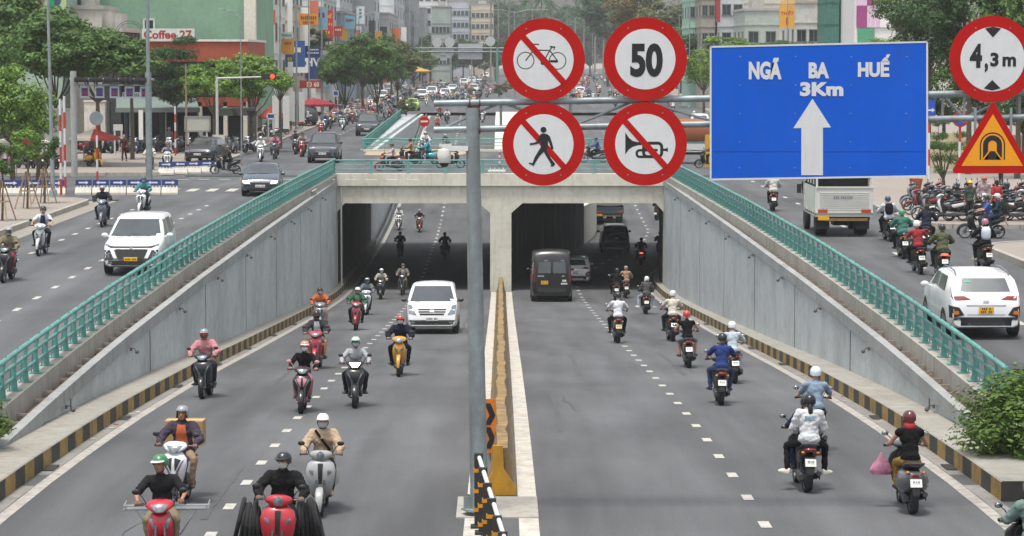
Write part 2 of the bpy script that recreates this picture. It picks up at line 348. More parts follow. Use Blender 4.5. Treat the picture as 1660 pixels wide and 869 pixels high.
rk = random.Random(12)
def wander(nm, m, n, zf, xr, yr, wd, L0, dz, kx=.25):
    b = MB()
    for q in range(n):
        x, y = rk.uniform(*xr), rk.uniform(*yr); P = []; st = .5
        for i in range(int(rk.uniform(.5, 1) * L0 / st)):
            P.append((x, y)); x += rk.uniform(-kx, kx); y += st * (1 if kx < .4 else rk.uniform(-.2, .5))
        for (xa, ya), (xb, yb) in zip(P, P[1:]):
            w_ = wd * rk.uniform(.6, 1.2) / 2; b.add([(xa - w_, ya, zf(ya) + dz), (xa + w_, ya, zf(ya) + dz), (xb + w_, yb + .001, zf(yb) + dz), (xb - w_, yb + .001, zf(yb) + dz)], [(0, 1, 2, 3)])
    return b.build(nm, m, kind='structure', smooth=0)
CRK = mat('crack', (.055, .054, .052), .9, 0, .3, 6); SKD = mat('skid_mark', (.078, .079, .081), .8, 0, .15, 3)
wander('road_cracks', CRK, 3, zl, (1, 7.6), (37, 90), .014, 9, .007, .12); wander('road_cracks', CRK, 3, zl, (-7.6, -1.2), (37, 90), .014, 9, .007, .12)
wander('skid_marks', SKD, 5, zl, (1.2, 7.4), (38, 110), .12, 16, .005, .012); wander('skid_marks', SKD, 5, zl, (-7.4, -1.2), (38, 110), .12, 14, .005, .012); wander('road_cracks', CRK, 4, zu, (-17, -10.6), (60, 110), .018, 10, .007, .15); wander('road_cracks', CRK, 4, zu, (10.6, 15.8), (55, 95), .018, 10, .007, .15)
# ================================================================ UNDERPASS STRUCTURE
def ramp_wall(name, sx, y0, y1, label, inner=None, stub=False):
    """retaining wall with coping, drainage trough with cross bars, and rail kerb"""
    root = empty(name, (0, 0, 0)); tag(root, label, 'wall')
    fx = inner or wallX; J = 12.
    y = y0; b = MB(); ye = y1
    gr = MB()
    ys = [y0] + [v for v in rng(y0, y1, 3)][1:]
    # panels, with a real open joint between them
    cuts = [y1 - J * k for k in range(40) if y1 - J * k > y0][::-1]; edges = [y0] + cuts
    for a, c in zip(edges, edges[1:]):
        pts = []; sub = rng(a + .08, c - .08, 3)
        for yy in sub: x = sx * fx(yy); pts += [(x, yy, zl(yy) - .3), (x, yy, zu(yy) - .45), (x + sx * .3, yy, zu(yy) - .45), (x + sx * .3, yy, zl(yy) - .3)]
        b.loft([pts[i:i + 4] for i in range(0, len(pts), 4)])
    b.build('wall_panels', WALLM, root, smooth=0)
    for a in edges: b2 = gr.box((sx * (fx(a) + .127), a, (zl(a) + zu(a)) / 2 - .3), (.25, .2, max(.3, zu(a) - zl(a))), m=0)
    gr.build('joint_filler', DARK, root, smooth=0)
    def sweep(xa, xb, za, zb_, nm, m):
        q = MB(); r = []
        for yy in ys: z = zu(yy); x = fx(yy); r.append([(sx * xa(yy), yy, z + za), (sx * xa(yy), yy, z + zb_), (sx * xb(yy), yy, z + zb_), (sx * xb(yy), yy, z + za)])
        q.loft(r); return q.build(nm, m, root, smooth=0)
    sweep(lambda v: fx(v) - .05, lambda v: fx(v) + .16, -.5, -.2, 'coping', COPE)
    sweep(lambda v: fx(v) + .158, lambda v: railX2(v) - .2, -.6, -.34, 'drain_trough', TROUGH)
    sweep(lambda v: railX2(v) - .205, lambda v: railX2(v) + .2, -.62, .12, 'rail_kerb', KERB)
    q = MB(); yy = y0 + .5; rnd = random.Random(3 + sx)
    while yy < y1 - .3:
        xa, xb = fx(yy) + .14, railX2(yy) - .2
        a = rnd.uniform(-.12, .12); q.box((sx * (xa + xb) / 2, yy, zu(yy) - .24), (xb - xa + .02, .045, .05), rz=a); yy += rnd.choice((.9, 1.0, 1.1, 1.8))
    q.build('trough_bars', plain('8f8a80', .8), root, smooth=0)
    q = MB()
    for k in range(28):
        yy = y0 + rnd.random() * (y1 - y0); xx = fx(yy) + .3; q.ell((sx * xx, yy, zu(yy) - .33), (rnd.uniform(.04, .12), rnd.uniform(.08, .3), .04), nu=6, nv=4)
    q.build('trough_litter', plain('4c4136', .95, .5), root)
    return root
def railX2(y): return railX(y) if y < YP + 1 else interp([(177, 9.35), (273, 10.5)], y)
def railing(name, sx, y0, y1, label, group=None):
    root = empty(name, (0, 0, 0)); tag(root, label, 'railing', group)
    N = max(2, round((y1 - y0) / 1.2)); st = (y1 - y0) / N
    pb = MB()     # curved fin post, leaning out over the kerb
    out = [(-.07, 0), (.07, 0), (.075, .2), (.065, .42), (.03, .64), (-.03, .86), (-.10, .90), (-.05, .64), (-.03, .42), (-.055, .2)]
    pb.prism([(x * sx, z) for x, z in out], Matrix.Translation((0, .012, 0)) @ Matrix.Rotation(PI / 2, 4, 'X'), .024)
    pb.box((0, 0, .012), (.28, .2, .024)); pb.box((sx * .095, 0, .22), (.014, .10, .42), ry=-sx * .05)
    pm = pb.mesh('post', 0)
    for i in range(N + 1):
        y = y0 + st * i
        if i % 1 == 0 and i <= 99: mk('post', pm, GRN, root, loc=(sx * railX2(y), y, zu(y) + .12))
    for nm, dx, dz, r in (('top_rail', -.07, .93, .055), ('middle_rail', -.01, .66, .036), ('lower_rail', .02, .38, .036)):
        t = MB(); t.tube([(sx * (railX2(y) + dx), y, zu(y) + dz) for y in rng(y0 - .1, y1 + .1, 3)], r, 10); t.build(nm, GRN, root)
    return root
ramp_wall('retaining_wall', -1, Y0, YP, 'long grey concrete panel wall left of the incoming ramp')
ramp_wall('retaining_wall', 1, Y0, YP, 'long grey concrete panel wall right of the outgoing ramp')
railing('railing', -1, 50.5, YP, 'green curved railing along the top of the left ramp wall', 'green ramp railings')
railing('railing', 1, 50.5, YP, 'green curved railing along the top of the right ramp wall', 'green ramp railings')
railing('railing', -1, YD + .3, 273, 'green railing of the second ramp beyond the flyover', 'green ramp railings')
# wall lamps / brackets under the coping
n = 0
for sx in (-1, 1):
    for k in range(9):
        y = 55 + 9.2 * k
        if y > 134: break
        b = MB(); x = wallX(y) - .05
        b.box((sx * (x - .03), y, 0), (.05, .14, .08), m=0); b.tube([(sx * x, y, 0), (sx * (x - .1), y, .02), (sx * (x - .15), y, -.05)], .012, 6, 1)
        b.lathe([(.015, -.04), (.045, -.02), (.055, .03), (.02, .05)], (sx * (x - .17), y, -.07), 'Y', 10, 0)
        o = b.build('wall_lamp', [plain('555957', .5), RUST], loc=(0, 0, zu(y) - .56)); n += 1
        o.scale = (1, 1, 1); tag(o, 'small rusty bracket lamp on the %s wall, %s from the near end' % ('left' if sx < 0 else 'right', ('first', 'second', 'third', 'fourth', 'fifth', 'sixth', 'seventh', 'eighth', 'ninth')[k]), 'lamp', 'bracket lamps under the wall copings')
# flyover deck with portals
root = empty('overpass', (0, YP, 0)); tag(root, 'pale concrete overpass with two rectangular portals over the underpass road', 'overpass')
def ysl_(poly, y0, y1, nm, m, smooth=0):
    b = MB(); b.prism(poly, Matrix.Translation((0, y1, 0)) @ Matrix.Rotation(PI / 2, 4, 'X'), y1 - y0); o = b.build(nm, m, root, smooth=smooth); o.location = (0, -YP, 0); return o
ysl_([(-9.35, -.5), (9.35, -.5), (9.35, .15), (-9.35, .15)], YP - .18, YP + .5, 'parapet', DECKM)
face = [(-9.1, -1.45), (-9.1, -.5), (9.1, -.5), (9.1, -1.45)]
ysl_([(-9.1, -.503), (-9.1, -6.6), (-8.85, -6.6), (-8.85, -1.95), (-8.42, -1.45), (-1.15, -1.45), (-.55, -1.98), (-.55, -6.6), (.6, -6.6), (.6, -1.98), (1.2, -1.45), (8.42, -1.45), (8.85, -1.95), (8.85, -6.6), (9.1, -6.6), (9.1, -.503)], YP, YP + .7, 'portal_frame', DECKM)
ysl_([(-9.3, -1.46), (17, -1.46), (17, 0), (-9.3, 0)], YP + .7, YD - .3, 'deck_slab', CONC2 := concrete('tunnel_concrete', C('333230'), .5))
ysl_([(-9.35, -1.4), (16.4, -1.4), (16.4, .15), (-9.35, .15)], YD - .4, YD + .1, 'far_parapet', DECKM)
def curved_wall(nm, xa, xb, y0, y1, z1, m):
    b = MB(); r = [[(xa(y), y, zl(y) - .3), (xa(y), y, z1), (xb(y), y, z1), (xb(y), y, zl(y) - .3)] for y in rng(y0, y1, 2)]
    b.loft(r); o = b.build(nm, m, root, smooth=0); o.location = (0, -YP, 0); return o
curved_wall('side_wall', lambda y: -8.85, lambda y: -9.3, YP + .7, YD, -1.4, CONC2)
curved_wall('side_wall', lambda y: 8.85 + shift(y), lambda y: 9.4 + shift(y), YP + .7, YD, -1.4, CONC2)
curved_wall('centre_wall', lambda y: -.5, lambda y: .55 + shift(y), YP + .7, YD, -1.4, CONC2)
# a row of small parapet stains and drain pipes
b = MB()
b.tube([(-8.6, YP - .1, -.55), (-8.6, YP - .1, -6)], .05, 8)
o = b.build('drain_pipe', plain('b5b5ae', .5), root); o.location = (0, -YP, 0)
def flat_rail(y, x0, x1, label):
    r0 = empty('railing', (0, y, .15)); tag(r0, label, 'railing', 'green deck railings')
    N = round((x1 - x0) / 2.0); pb = MB(); pb.box((0, 0, .36), (.14, .06, .72)); pb.box((0, 0, .01), (.24, .16, .02)); pm = pb.mesh('post', 0)
    for i in range(N + 1): mk('post', pm, GRN, r0, loc=(x0 + (x1 - x0) * i / N, 0, 0))
    for nm, z, r in (('top_rail', .72, .045), ('middle_rail', .48, .026), ('lower_rail', .24, .026)):
        t = MB(); t.tube([(x0 - .1, 0, z), (x1 + .1, 0, z)], r, 8); t.build(nm, GRN, r0)
flat_rail(YP + .1, -9.0, 9.1, 'green railing along the near edge of the overpass deck')
flat_rail(YD - .15, -9.3, 15.8, 'green railing along the far edge of the overpass deck')
# far trench: wall, ledge, kerb, island
b = MB()
for sx, x0 in ((-1, 8.85),):
    b.loft([[(-8.85, y, zl(y) - .3), (-8.85, y, -.15), (-9.2, y, -.15), (-9.2, y, zl(y) - .3)] for y in rng(YD + .1, 300, 4)])
    b.loft([[(-8.83, y, zl(y) - .3), (-8.5, y, zl(y) + .33), (-8.5, y, zl(y) - .3)] for y in rng(YD + .1, 300, 4)])
    b.loft([[(-9.2, y, -.4), (-9.2, y, .12), (-railX2(y) - .2, y, .12), (-railX2(y) - .2, y, -.4)] for y in rng(YD + .1, 285, 4)])
tag(b.build('retaining_wall', WALLM, smooth=0), 'pale trench wall of the second ramp beyond the overpass', 'wall')
b = MB(); b.loft([[(-.5, y, zl(y) - .4), (-.5, y, min(.1, zl(y) + 2.6)), (.5 + shift(y), y, min(.1, zl(y) + 2.6)), (.5 + shift(y), y, zl(y) - .4)] for y in rng(YD + .1, 300, 4)])
tag(b.build('median_island', DECKM, smooth=0), 'raised concrete island between the far carriageways', 'traffic island', kind='structure')
b = MB(); b.loft([[(8.85 + 6.6, y, zl(y) - .3), (15.45, y, -.02), (16.6, y, -.02), (16.6, y, zl(y) - .3)] for y in rng(YD + .1, 300, 4)])
tag(b.build('retaining_wall', WALLM, smooth=0), 'trench wall on the right beyond the overpass', 'wall')
# ---------------------------------------------------------------- median barrier
YB = mat('barrier_yellow', C('8a7146'), .85, 0, .4, 3, dirt=.8); YB2 = mat('barrier_end_yellow', C('b98717'), .65, 0, .15, 6, dirt=.5)
MBR = concrete('barrier_side', C('8c7a62'), .6, dirt=(.12, .09, .07))
root = empty('median_barrier', (0, 44, zl(44))); tag(root, 'low yellow topped concrete barrier running down the median to the central pier', 'barrier')
b = MB(); pr = [(-.25, 0), (-.18, .25), (-.10, .8), (.10, .8), (.2, .25), (.27, 0)]
rs = []; jj = random.Random(5)
for y in rng(44.5, 139.6, 1.0):
    wob = jj.uniform(-.03, .03); h = 1 + jj.uniform(-.03, .03); rs.append([(x * .95 + wob + .02, y - 44, z * h + zl(y) - zl(44)) for x, z in pr])
n_ = len(pr)
for i in range(len(rs) - 1):
    q = rs[i] + rs[i + 1]
    b.add(q, [(1, 0, 6, 7), (2, 1, 7, 8), (3, 2, 8, 9)], 0); b.add(q, [(4, 3, 9, 10), (5, 4, 10, 11)], 1)
b.add(rs[0], [tuple(range(6))], 0); b.add(rs[-1], [tuple(range(6))], 0)
b.build('barrier_wall', [YB, MBR], root, smooth=0)
b = MB(); b.prism([(-.13, .86), (.04, .86), (.06, .45), (.27, .12), (.27, 0), (-.30, 0), (-.30, .12), (-.14, .4)], Matrix.Translation((0, .46, 0)) @ Matrix.Rotation(PI / 2, 4, 'X'), .1)
b.build('end_plate', YB2, root, smooth=0)
b = MB(); b.box((-.05, -1.2, .02), (1.35, 2.0, .1)); b.build('base_slab', KERB, root, smooth=0)
# chevron board standing on the median
o = MB(); o.box((0, 0, 1.0), (.24, .03, 1.0), m=0)
for z in (.78, 1.22): o.prism([(-.09, z - .2), (0.0, z - .02), (-.09, z + .2), (.02, z + .2), (.11, z - .02), (.02, z - .2)], Matrix.Translation((0, -.016, 0)) @ Matrix.Rotation(PI / 2, 4, 'X'), .004, m=1)
o.tube([(0, .03, -.1), (0, .03, 1.5)], .025, 6, 2)
tag(o.build('chevron_sign', [plain('c7711c', .6), BLK, GALV], loc=(-.2, 47.3, zl(47.3) - .12), smooth=0), 'orange and black chevron board on top of the median barrier', 'sign')
# black and yellow posts carrying a white rail in front of the pole
FBK = plain('2b2b29', .7, .2); FYL = plain('c98a1c', .6, .2)
for i, (px, py, Yd) in enumerate(((776, 735, 40.9), (783, 758, 40.3), (790, 783, 39.6), (797, 808, 39.0), (806, 836, 38.4), (815, 862, 37.8), (823, 886, 37.2))):
    p = atY(px, py, Yd); h = p.z - zl(Yd)
    b = MB(); b.box((0, 0, h / 2), (.14, .11, h), m=0)
    for z in (h - .27, h - .6, h - .9): b.box((-.01, 0, z), (.145, .115, .06), m=1)
    b.box((.0, .0, .02), (.26, .26, .04), m=0)
    t = b.build('guard_post', [FBK, FYL], smooth=0, loc=(p.x, Yd, zl(Yd)))
    tag(t, ('black post with yellow bands touching the gantry pole', 'second black guard post from the gantry pole', 'third black guard post from the gantry pole', 'fourth black guard post from the gantry pole', 'fifth black guard post from the gantry pole', 'sixth black guard post from the gantry pole', 'black guard post at the bottom edge of the picture')[i], 'post', 'banded guard posts in the median')
b = MB(); b.tube([atY(777, 742, 40.85), atY(826, 898, 37.1)], .035, 8); tag(b.build('guard_rail', plain('cfd2cf', .4)), 'white pipe rail fixed along the black guard posts', 'rail')
# ================================================================ GANTRY AND SIGNS
YS = 42.0
MX = Matrix.Rotation(PI / 2, 4, 'X')
def S(px, py, Y=YS): return atY(px, py, Y)
root = empty('gantry', (S(768, 700).x, YS + .1, zl(YS))); tag(root, 'galvanised steel sign gantry with round pole and two horizontal pipes', 'gantry')
def gpart(b, nm, m, smooth=40): o = b.build(nm, m, root, smooth=smooth); o.location = -root.location; return o
px_, pz = S(768, 600).x, zl(YS)
b = MB(); b.tube([(px_ + .09, YS + .1, pz), (px_ + .09, YS + .1, pz + .02), (px_ - .02, YS + .1, S(768, 175).z)], [.15, .15, .112], 20); gpart(b, 'pole', GALV)
b = MB(); b.lathe([(.3, 0), (.3, .03)], (px_ + .09, YS + .1, pz + .1), n=8)
for k in range(6): a = k * PI / 3 + .3; b.box((px_ + .09 + .2 * math.cos(a), YS + .1 + .2 * math.sin(a), pz + .22), (.14, .014, .22), rz=a)
gpart(b, 'base_plate', GALV, 0)
zt0, zt1, zb0, zb1 = S(703, 168).z, S(1700, 149.5).z, S(703, 211).z, S(1700, 189.5).z
xL, xR = S(703, 168).x, 9.9
def zz(x, a, c): return a + (c - a) * (x - xL) / (S(1700, 160).x - xL)
for a, c in ((zt0, zt1), (zb0, zb1)):
    b = MB(); b.tube([(xL, YS + .1, a), (xR, YS + .1, zz(xR, a, c))], .055, 14); gpart(b, 'cross_pipe', GALV)
xs = [S(p, 180).x for p in (713, 812, 925, 1033, 1172, 1290, 1410, 1530, 1565, 1655, 1760)]
for i, x in enumerate(xs[1:]): b = MB(); b.tube([(x, YS + .13, zz(x, zb0, zb1)), (x, YS + .13, zz(x, zt0, zt1))], .022, 8); gpart(b, 'strut', GALV)
for i, (xa, xb) in enumerate(zip(xs, xs[1:])):
    u, v = (zb0, zb1), (zt0, zt1)
    if i % 2: u, v = v, u
    b = MB(); b.tube([(xa, YS + .13, zz(xa, *u)), (xb, YS + .13, zz(xb, *v))], .022, 8); gpart(b, 'diagonal', GALV)
b = MB()
for z in (zt0, zb0):
    for dx in (-.06, .1): b.lathe([(.068, -.012), (.068, .012)], (px_ + dx, YS + .1, z - .0), 'X', 14)
b.box((px_, YS + .1, (zt0 + zb0) / 2), (.2, .08, .36)); gpart(b, 'clamp', RUST)
b = MB(); b.tube([(xR, YS + .1, zu(YS)), (xR, YS + .1, zt1 + .2)], .14, 16); gpart(b, 'far_pole', GALV)
RED = mat('sign_red', C('b01310'), .6, 0, .05, 3, dirt=.12, spec=.2); WHT = mat('sign_white', C('d3d5d6'), .55, 0, .04, 4, dirt=.12); SBK = mat('sign_black', (.012, .012, .014), .5); SBL = mat('sign_blue', C('0c58c8'), .5, 0, .07, 1.2, dirt=.12, spec=.25)
SYE = mat('sign_yellow', C('e89a0c'), .5, 0, .05, 3, dirt=.1); BACK = plain('8d9092', .5)
def circ(cx, cy, r, n=48): return [(cx + r * math.cos(2 * PI * k / n), cy + r * math.sin(2 * PI * k / n)) for k in range(n)]
def line2(a, c, wd): d = Vector((c[0] - a[0], c[1] - a[1])).normalized(); q = Vector((-d.y, d.x)) * wd / 2; return [(a[0] + q.x, a[1] + q.y), (c[0] + q.x, c[1] + q.y), (c[0] - q.x, c[1] - q.y), (a[0] - q.x, a[1] - q.y)]
def ring(b, cx, cy, r, wd, z, m, n=40, a0=0, a1=360):
    k = n; P = [Vector((cx + q * math.cos(R(a0 + (a1 - a0) * i / k)), -z, cy + q * math.sin(R(a0 + (a1 - a0) * i / k)))) for i in range(k + 1) for q in (r - wd / 2, r + wd / 2)]
    b.add(P, [(2 * i, 2 * i + 1, 2 * i + 3, 2 * i + 2) for i in range(k)], m)
def text_mesh(s, w_, h_, ext=.002, bold=.0, cx=0, cy=0):
    """lettering as a mesh fitted to a w_ by h_ box centred on cx, cy in the XY plane"""
    cu = bpy.data.curves.new('t', 'FONT'); cu.body = s; cu.size = 1; cu.extrude = .01; cu.offset = bold; cu.resolution_u = 4
    o = bpy.data.objects.new('t', cu); me = bpy.data.meshes.new_from_object(o); bpy.data.objects.remove(o)
    xs_ = [v.co.x for v in me.vertices]; ys_ = [v.co.y for v in me.vertices]; ax, bx, ay, by = min(xs_), max(xs_), min(ys_), max(ys_)
    kx = w_ / (bx - ax); ky = h_ / (by - ay)
    for v in me.vertices: v.co = ((v.co.x - (ax + bx) / 2) * kx + cx, (v.co.y - (ay + by) / 2) * ky + cy, v.co.z / .01 * ext)
    return me
def put_text(s, w_, h_, m, parent, M, bold=.02, name='lettering', **kw):
    me = text_mesh(s, w_, h_, bold=bold, **kw); o = mk(name, me, m, parent); o.matrix_local = M; return o
def sign_root(px, py, label, name='road_sign', Y=YS, rz=0):
    p = S(px, py, Y); o = empty(name, p, rz); return tag(o, label, 'sign', 'road signs mounted on the gantry')
def brackets(r0, xs_=(-.29, .29)):
    for x in xs_: b = MB(); b.box((x, .03, 0), (.04, .025, 1.0)); b.build('bracket', GALV, r0, smooth=0)
def disc(r0, ro, ri, face=WHT):
    b = MB(); b.prism(circ(0, 0, ro, 64), MX @ Matrix.Translation((0, 0, -.012)), .015); b.build('rim', RED, r0, smooth=30)
    b = MB(); b.prism(circ(0, 0, ri, 64), MX @ Matrix.Translation((0, 0, .003)), .003); b.build('face', face, r0, smooth=30)
    b = MB()
    for x in (-.28, .28):
        for z in (-.5, .5): b.lathe([(.012, -.003), (.008, -.012)], (x, 0, z), 'Y', 8)
    b.build('bolts', GALV, r0)
def sym(r0, f, m, z, nm='symbol', k=1 / 395.):
    """symbol drawn from polygons in enlarged-photo pixels relative to the sign centre (y down)"""
    b = MB()
    for P in f: b.prism([(x * k, -y * k) for x, y in P][::-1], MX @ Matrix.Translation((0, 0, z)), .002)
    return b.build(nm, m, r0, smooth=0)
def slash(r0, z=.0085, c=.192 * 2.47, wd=.1):
    b = MB(); a = R(48); L = c + .02
    b.prism(line2((-L * math.cos(a) , L * math.sin(a)), (L * math.cos(a), -L * math.sin(a)), wd), MX @ Matrix.Translation((0, 0, z)), .002); b.build('slash', RED, r0, smooth=0)
k_ = 1 / 395.
# no bicycles
r0 = sign_root(881, 97, 'round red and white sign crossing out a black bicycle, upper left of the group'); brackets(r0); disc(r0, .67, .486)
b = MB(); b.cur = 0
for cx, cy in ((-114, 5), (90, 7)): ring(b, cx * k_, -cy * k_, 53 * k_, 6 * k_, .0062, 0)
for a, c, wd in (((-114, 5), (-60, -65), 7), ((-60, -65), (-20, -60), 6), ((-60, -65), (-62, -98), 6), ((-75, -100), (-28, -98), 7), ((-60, -62), (35, -60), 7), ((-5, 20), (40, -60), 7), ((40, -60), (90, 7), 7), ((40, -60), (58, -85), 7), ((40, -84), (75, -80), 9), ((-5, 18), (90, 7), 7), ((-45, -40), (-5, 18), 7), ((72, -78), (64, -62), 5)):
    b.prism([(x * k_, y * k_) for x, y in line2((a[0], -a[1]), (c[0], -c[1]), wd)], MX @ Matrix.Translation((0, 0, .006)), .0015)
b.prism([(x * k_, -y * k_) for x, y in ((40, 2), (88, 2), (95, 12), (85, 18), (45, 16))][::-1], MX @ Matrix.Translation((0, 0, .006)), .002); b.prism(circ(-5 * k_, -20 * k_, 13 * k_, 16), MX @ Matrix.Translation((0, 0, .006)), .002)
o_ = b.build('symbol', SBK, r0, smooth=0)
slash(r0)
# 50
r0 = sign_root(1046, 96, 'round speed limit sign reading 50 with a thick red rim'); brackets(r0); disc(r0, .675, .488)
put_text('50', 208 * k_, 216 * k_, SBK, r0, MX @ Matrix.Translation((.02, -.015, .008)), bold=.045)
# no pedestrians
r0 = sign_root(881, 234, 'round red and white sign crossing out a walking figure, lower left of the group'); brackets(r0); disc(r0, .67, .486); slash(r0, .006)
body_ = [(-3, -70), (25, -65), (42, -50), (55, -10), (62, 18), (64, 30), (50, 32), (45, 15), (36, -10), (30, -25), (28, 10), (22, 40), (45, 85), (75, 125), (66, 140), (45, 142), (50, 128), (15, 70), (2, 48), (-25, 75), (-48, 110), (-62, 138), (-95, 122), (-92, 117), (-70, 120), (-55, 80), (-28, 35), (-18, 20), (-18, -25), (-32, -5), (-60, 2), (-88, 5), (-86, -8), (-60, -10), (-42, -20), (-28, -50), (-18, -65)]
sym(r0, [body_, [(x, -y) for x, y in circ(0, 93, 19, 24)][::-1]], SBK, .0085)
# no horns
r0 = sign_root(1046, 233.5, 'round red and white sign crossing out a black trumpet, lower right of the group'); brackets(r0); disc(r0, .675, .488)
def rr(x0, y0, x1, y1, r_, n=6):
    P = []
    for cx, cy, a in ((x1 - r_, y0 + r_, -90), (x1 - r_, y1 - r_, 0), (x0 + r_, y1 - r_, 90), (x0 + r_, y0 + r_, 180)):
        P += [(cx + r_ * math.cos(R(a + 90 * i / n)), cy + r_ * math.sin(R(a + 90 * i / n))) for i in range(n + 1)]
    return P
def frame_sym(b, x0, y0, x1, y1, r_, t, z, m=0):
    A, B = rr(x0, y0, x1, y1, r_), rr(x0 + t, y0 + t, x1 - t, y1 - t, max(1, r_ - t)); n = len(A)
    P = [(x * k_, -.0 - z, -y * k_) for x, y in A] + [(x * k_, -z, -y * k_) for x, y in B]
    b.add(P, [(i, (i + 1) % n, n + (i + 1) % n, n + i) for i in range(n)], m)
b = MB(); frame_sym(b, -20, -15, 115, 90, 34, 19, .0078); frame_sym(b, -62, 32, 60, 90, 26, 16, .0074)
for P in ([(-128, -75), (-105, -40), (-80, -20), (-50, -12), (0, -15), (0, 5), (-45, 8), (-80, 18), (-105, 35), (-128, 68)], [(110, 28), (128, 30), (145, 22), (145, 50), (128, 44), (110, 46)], [(0, 31), (80, 31), (80, 47), (0, 47)]):
    b.prism([(x * k_, -y * k_) for x, y in P][::-1], MX @ Matrix.Translation((0, 0, .0055)), .0015)
b.build('symbol', SBK, r0, smooth=0); slash(r0, .0092)
# height limit
r0 = sign_root(1609, 96, 'round height limit sign reading 4,3m at the right end of the gantry'); brackets(r0, (-.28, .3)); disc(r0, .70, .52)
sym(r0, [[(-52, -196), (0, -206), (52, -196), (0, -138)], [(-54, 186), (0, 132), (54, 186), (0, 200)]], SBK, .0065)
put_text('4', .2, .39, SBK, r0, MX @ Matrix.Translation((-.27, .055, .008)), bold=.05); put_text(',', .055, .15, SBK, r0, MX @ Matrix.Translation((-.1, -.14, .008)), bold=.05)
put_text('3', .135, .225, SBK, r0, MX @ Matrix.Translation((.03, -.005, .008)), bold=.045); put_text('m', .22, .16, SBK, r0, MX @ Matrix.Translation((.27, -.037, .008)), bold=.04)
# tunnel warning triangle
r0 = sign_root(1609, 225, 'yellow triangular tunnel warning sign with a red border under the height limit'); brackets(r0, (-.28, .3))
T = [(0, .58), (.04, .55), (.64, -.50), (.62, -.56), (-.62, -.56), (-.64, -.50), (-.04, .55)]
b = MB(); b.prism(T[::-1], MX @ Matrix.Translation((0, 0, -.012)), .015); b.build('rim', RED, r0, smooth=0)
b = MB(); b.prism([(0, .40), (.50, -.44), (-.50, -.44)][::-1], MX @ Matrix.Translation((0, 0, .003)), .003); b.build('face', SYE, r0, smooth=0)
b = MB(); Z = .0085
def arch(r_, t, zb, z, m):
    P = []; n = 20
    pts = [(-1, zb)] + [(-math.cos(PI * i / n), None, math.sin(PI * i / n)) for i in range(n + 1)] + [(1, zb)]
    for p in pts:
        for q in (r_ - t, r_): P.append((p[0] * q, -z, zb if len(p) == 2 else -.10 + p[2] * q))
    b.add(P, [(2 * i, 2 * i + 1, 2 * i + 3, 2 * i + 2) for i in range(len(pts) - 1)], m)
arch(.205, .022, -.34, .0075, 0); arch(.155, .085, -.34, .0075, 0)
b.add([(-.15, -.0075, -.34), (.15, -.0075, -.34), (.06, -.0075, -.2), (-.06, -.0075, -.2)], [(0, 1, 2, 3)], 0)
for sx in (-1, 1): b.prism(line2((sx * .15, -.335), (sx * .05, -.2), .02), MX @ Matrix.Translation((0, 0, .0085)), .0012, m=1)
b.build('symbol', [SBK, SYE], r0, smooth=0)
# blue direction board
r0 = sign_root(1328, 180, 'large blue direction board with white lettering and an upward arrow', 'direction_board')
def L(px, py): p = S(px, py); return (p.x - r0.location.x, p.z - r0.location.z)
cs = [L(1152, 291), L(1503, 285.5), L(1503, 68), L(1152, 76)]
b = MB(); b.prism(cs, MX @ Matrix.Translation((0, 0, -.03)), .03); b.build('panel', SBL, r0, smooth=0)
b = MB()
for a, c in zip(cs, cs[1:] + cs[:1]): b.prism(line2(a, c, .028), MX @ Matrix.Translation((0, 0, .002)), .003)
b.build('border', WHT, r0, smooth=0)
a0 = L(1317, 160); b = MB(); b.prism([L(1317, 160), L(1286, 208), L(1299, 207.5), L(1299, 284), L(1334, 284), L(1334, 207), L(1347, 206.5)], MX @ Matrix.Translation((0, 0, .002)), .003); b.build('arrow', WHT, r0, smooth=0)
def btxt(s, x0, y0, x1, y1, bold): a, c = L(x0, y0), L(x1, y1); put_text(s, abs(c[0] - a[0]), abs(c[1] - a[1]), WHT, r0, MX @ Matrix.Translation(((a[0] + c[0]) / 2, (a[1] + c[1]) / 2, .005)), bold=bold)
btxt('NGÃ', 1214, 93.5, 1267, 129, .05); btxt('BA', 1311, 101, 1344, 127, .05); btxt('HUẾ', 1391, 88, 1443, 125, .05); btxt('3Km', 1297, 133, 1367, 156, .05)
b = MB()
for pxx in (1200, 1290, 1380, 1470): x = L(pxx, 200)[0]; b.box((x, .03, 0), (.05, .03, 2.1))
b.build('backing_rail', GALV, r0, smooth=0)
b = MB(); b.box((0, -.003, L(1320, 245)[1]), (3.42, .003, .003)); b.build('panel_seam', plain('1a50b4', .5), r0, smooth=0)
b = MB(); [b.lathe([(.011, -.001), (.007, -.007)], (L(x_, 100)[0], 0, L(1300, y_)[1]), 'Y', 8) for x_ in (1200, 1290, 1380, 1470) for y_ in (92, 138, 184, 230, 272)]; b.build('rivets', GALV, r0)
# traffic camera hanging from the pole
p = S(738, 243); r0 = empty('traffic_camera', (p.x, YS + .05, p.z)); tag(r0, 'white dome camera on a box arm fixed to the gantry pole', 'camera')
b = MB(); b.box((.0, 0, .02), (.42, .13, .07)); b.box((-.16, 0, .07), (.2, .12, .05)); b.build('arm', plain('d4d6d3', .45), r0)
b = MB(); b.lathe([(.02, .05), (.10, .0), (.115, -.08), (.10, -.19), (.085, -.21)], (-.18, 0, -.0), n=20); b.build('housing', plain('d9d9d3', .4), r0)
b = MB(); b.ell((-.18, 0, -.2), (.082, .082, .09)); b.build('dome', mat('dome_glass', (.015, .015, .018), .08, coat=.5), r0)
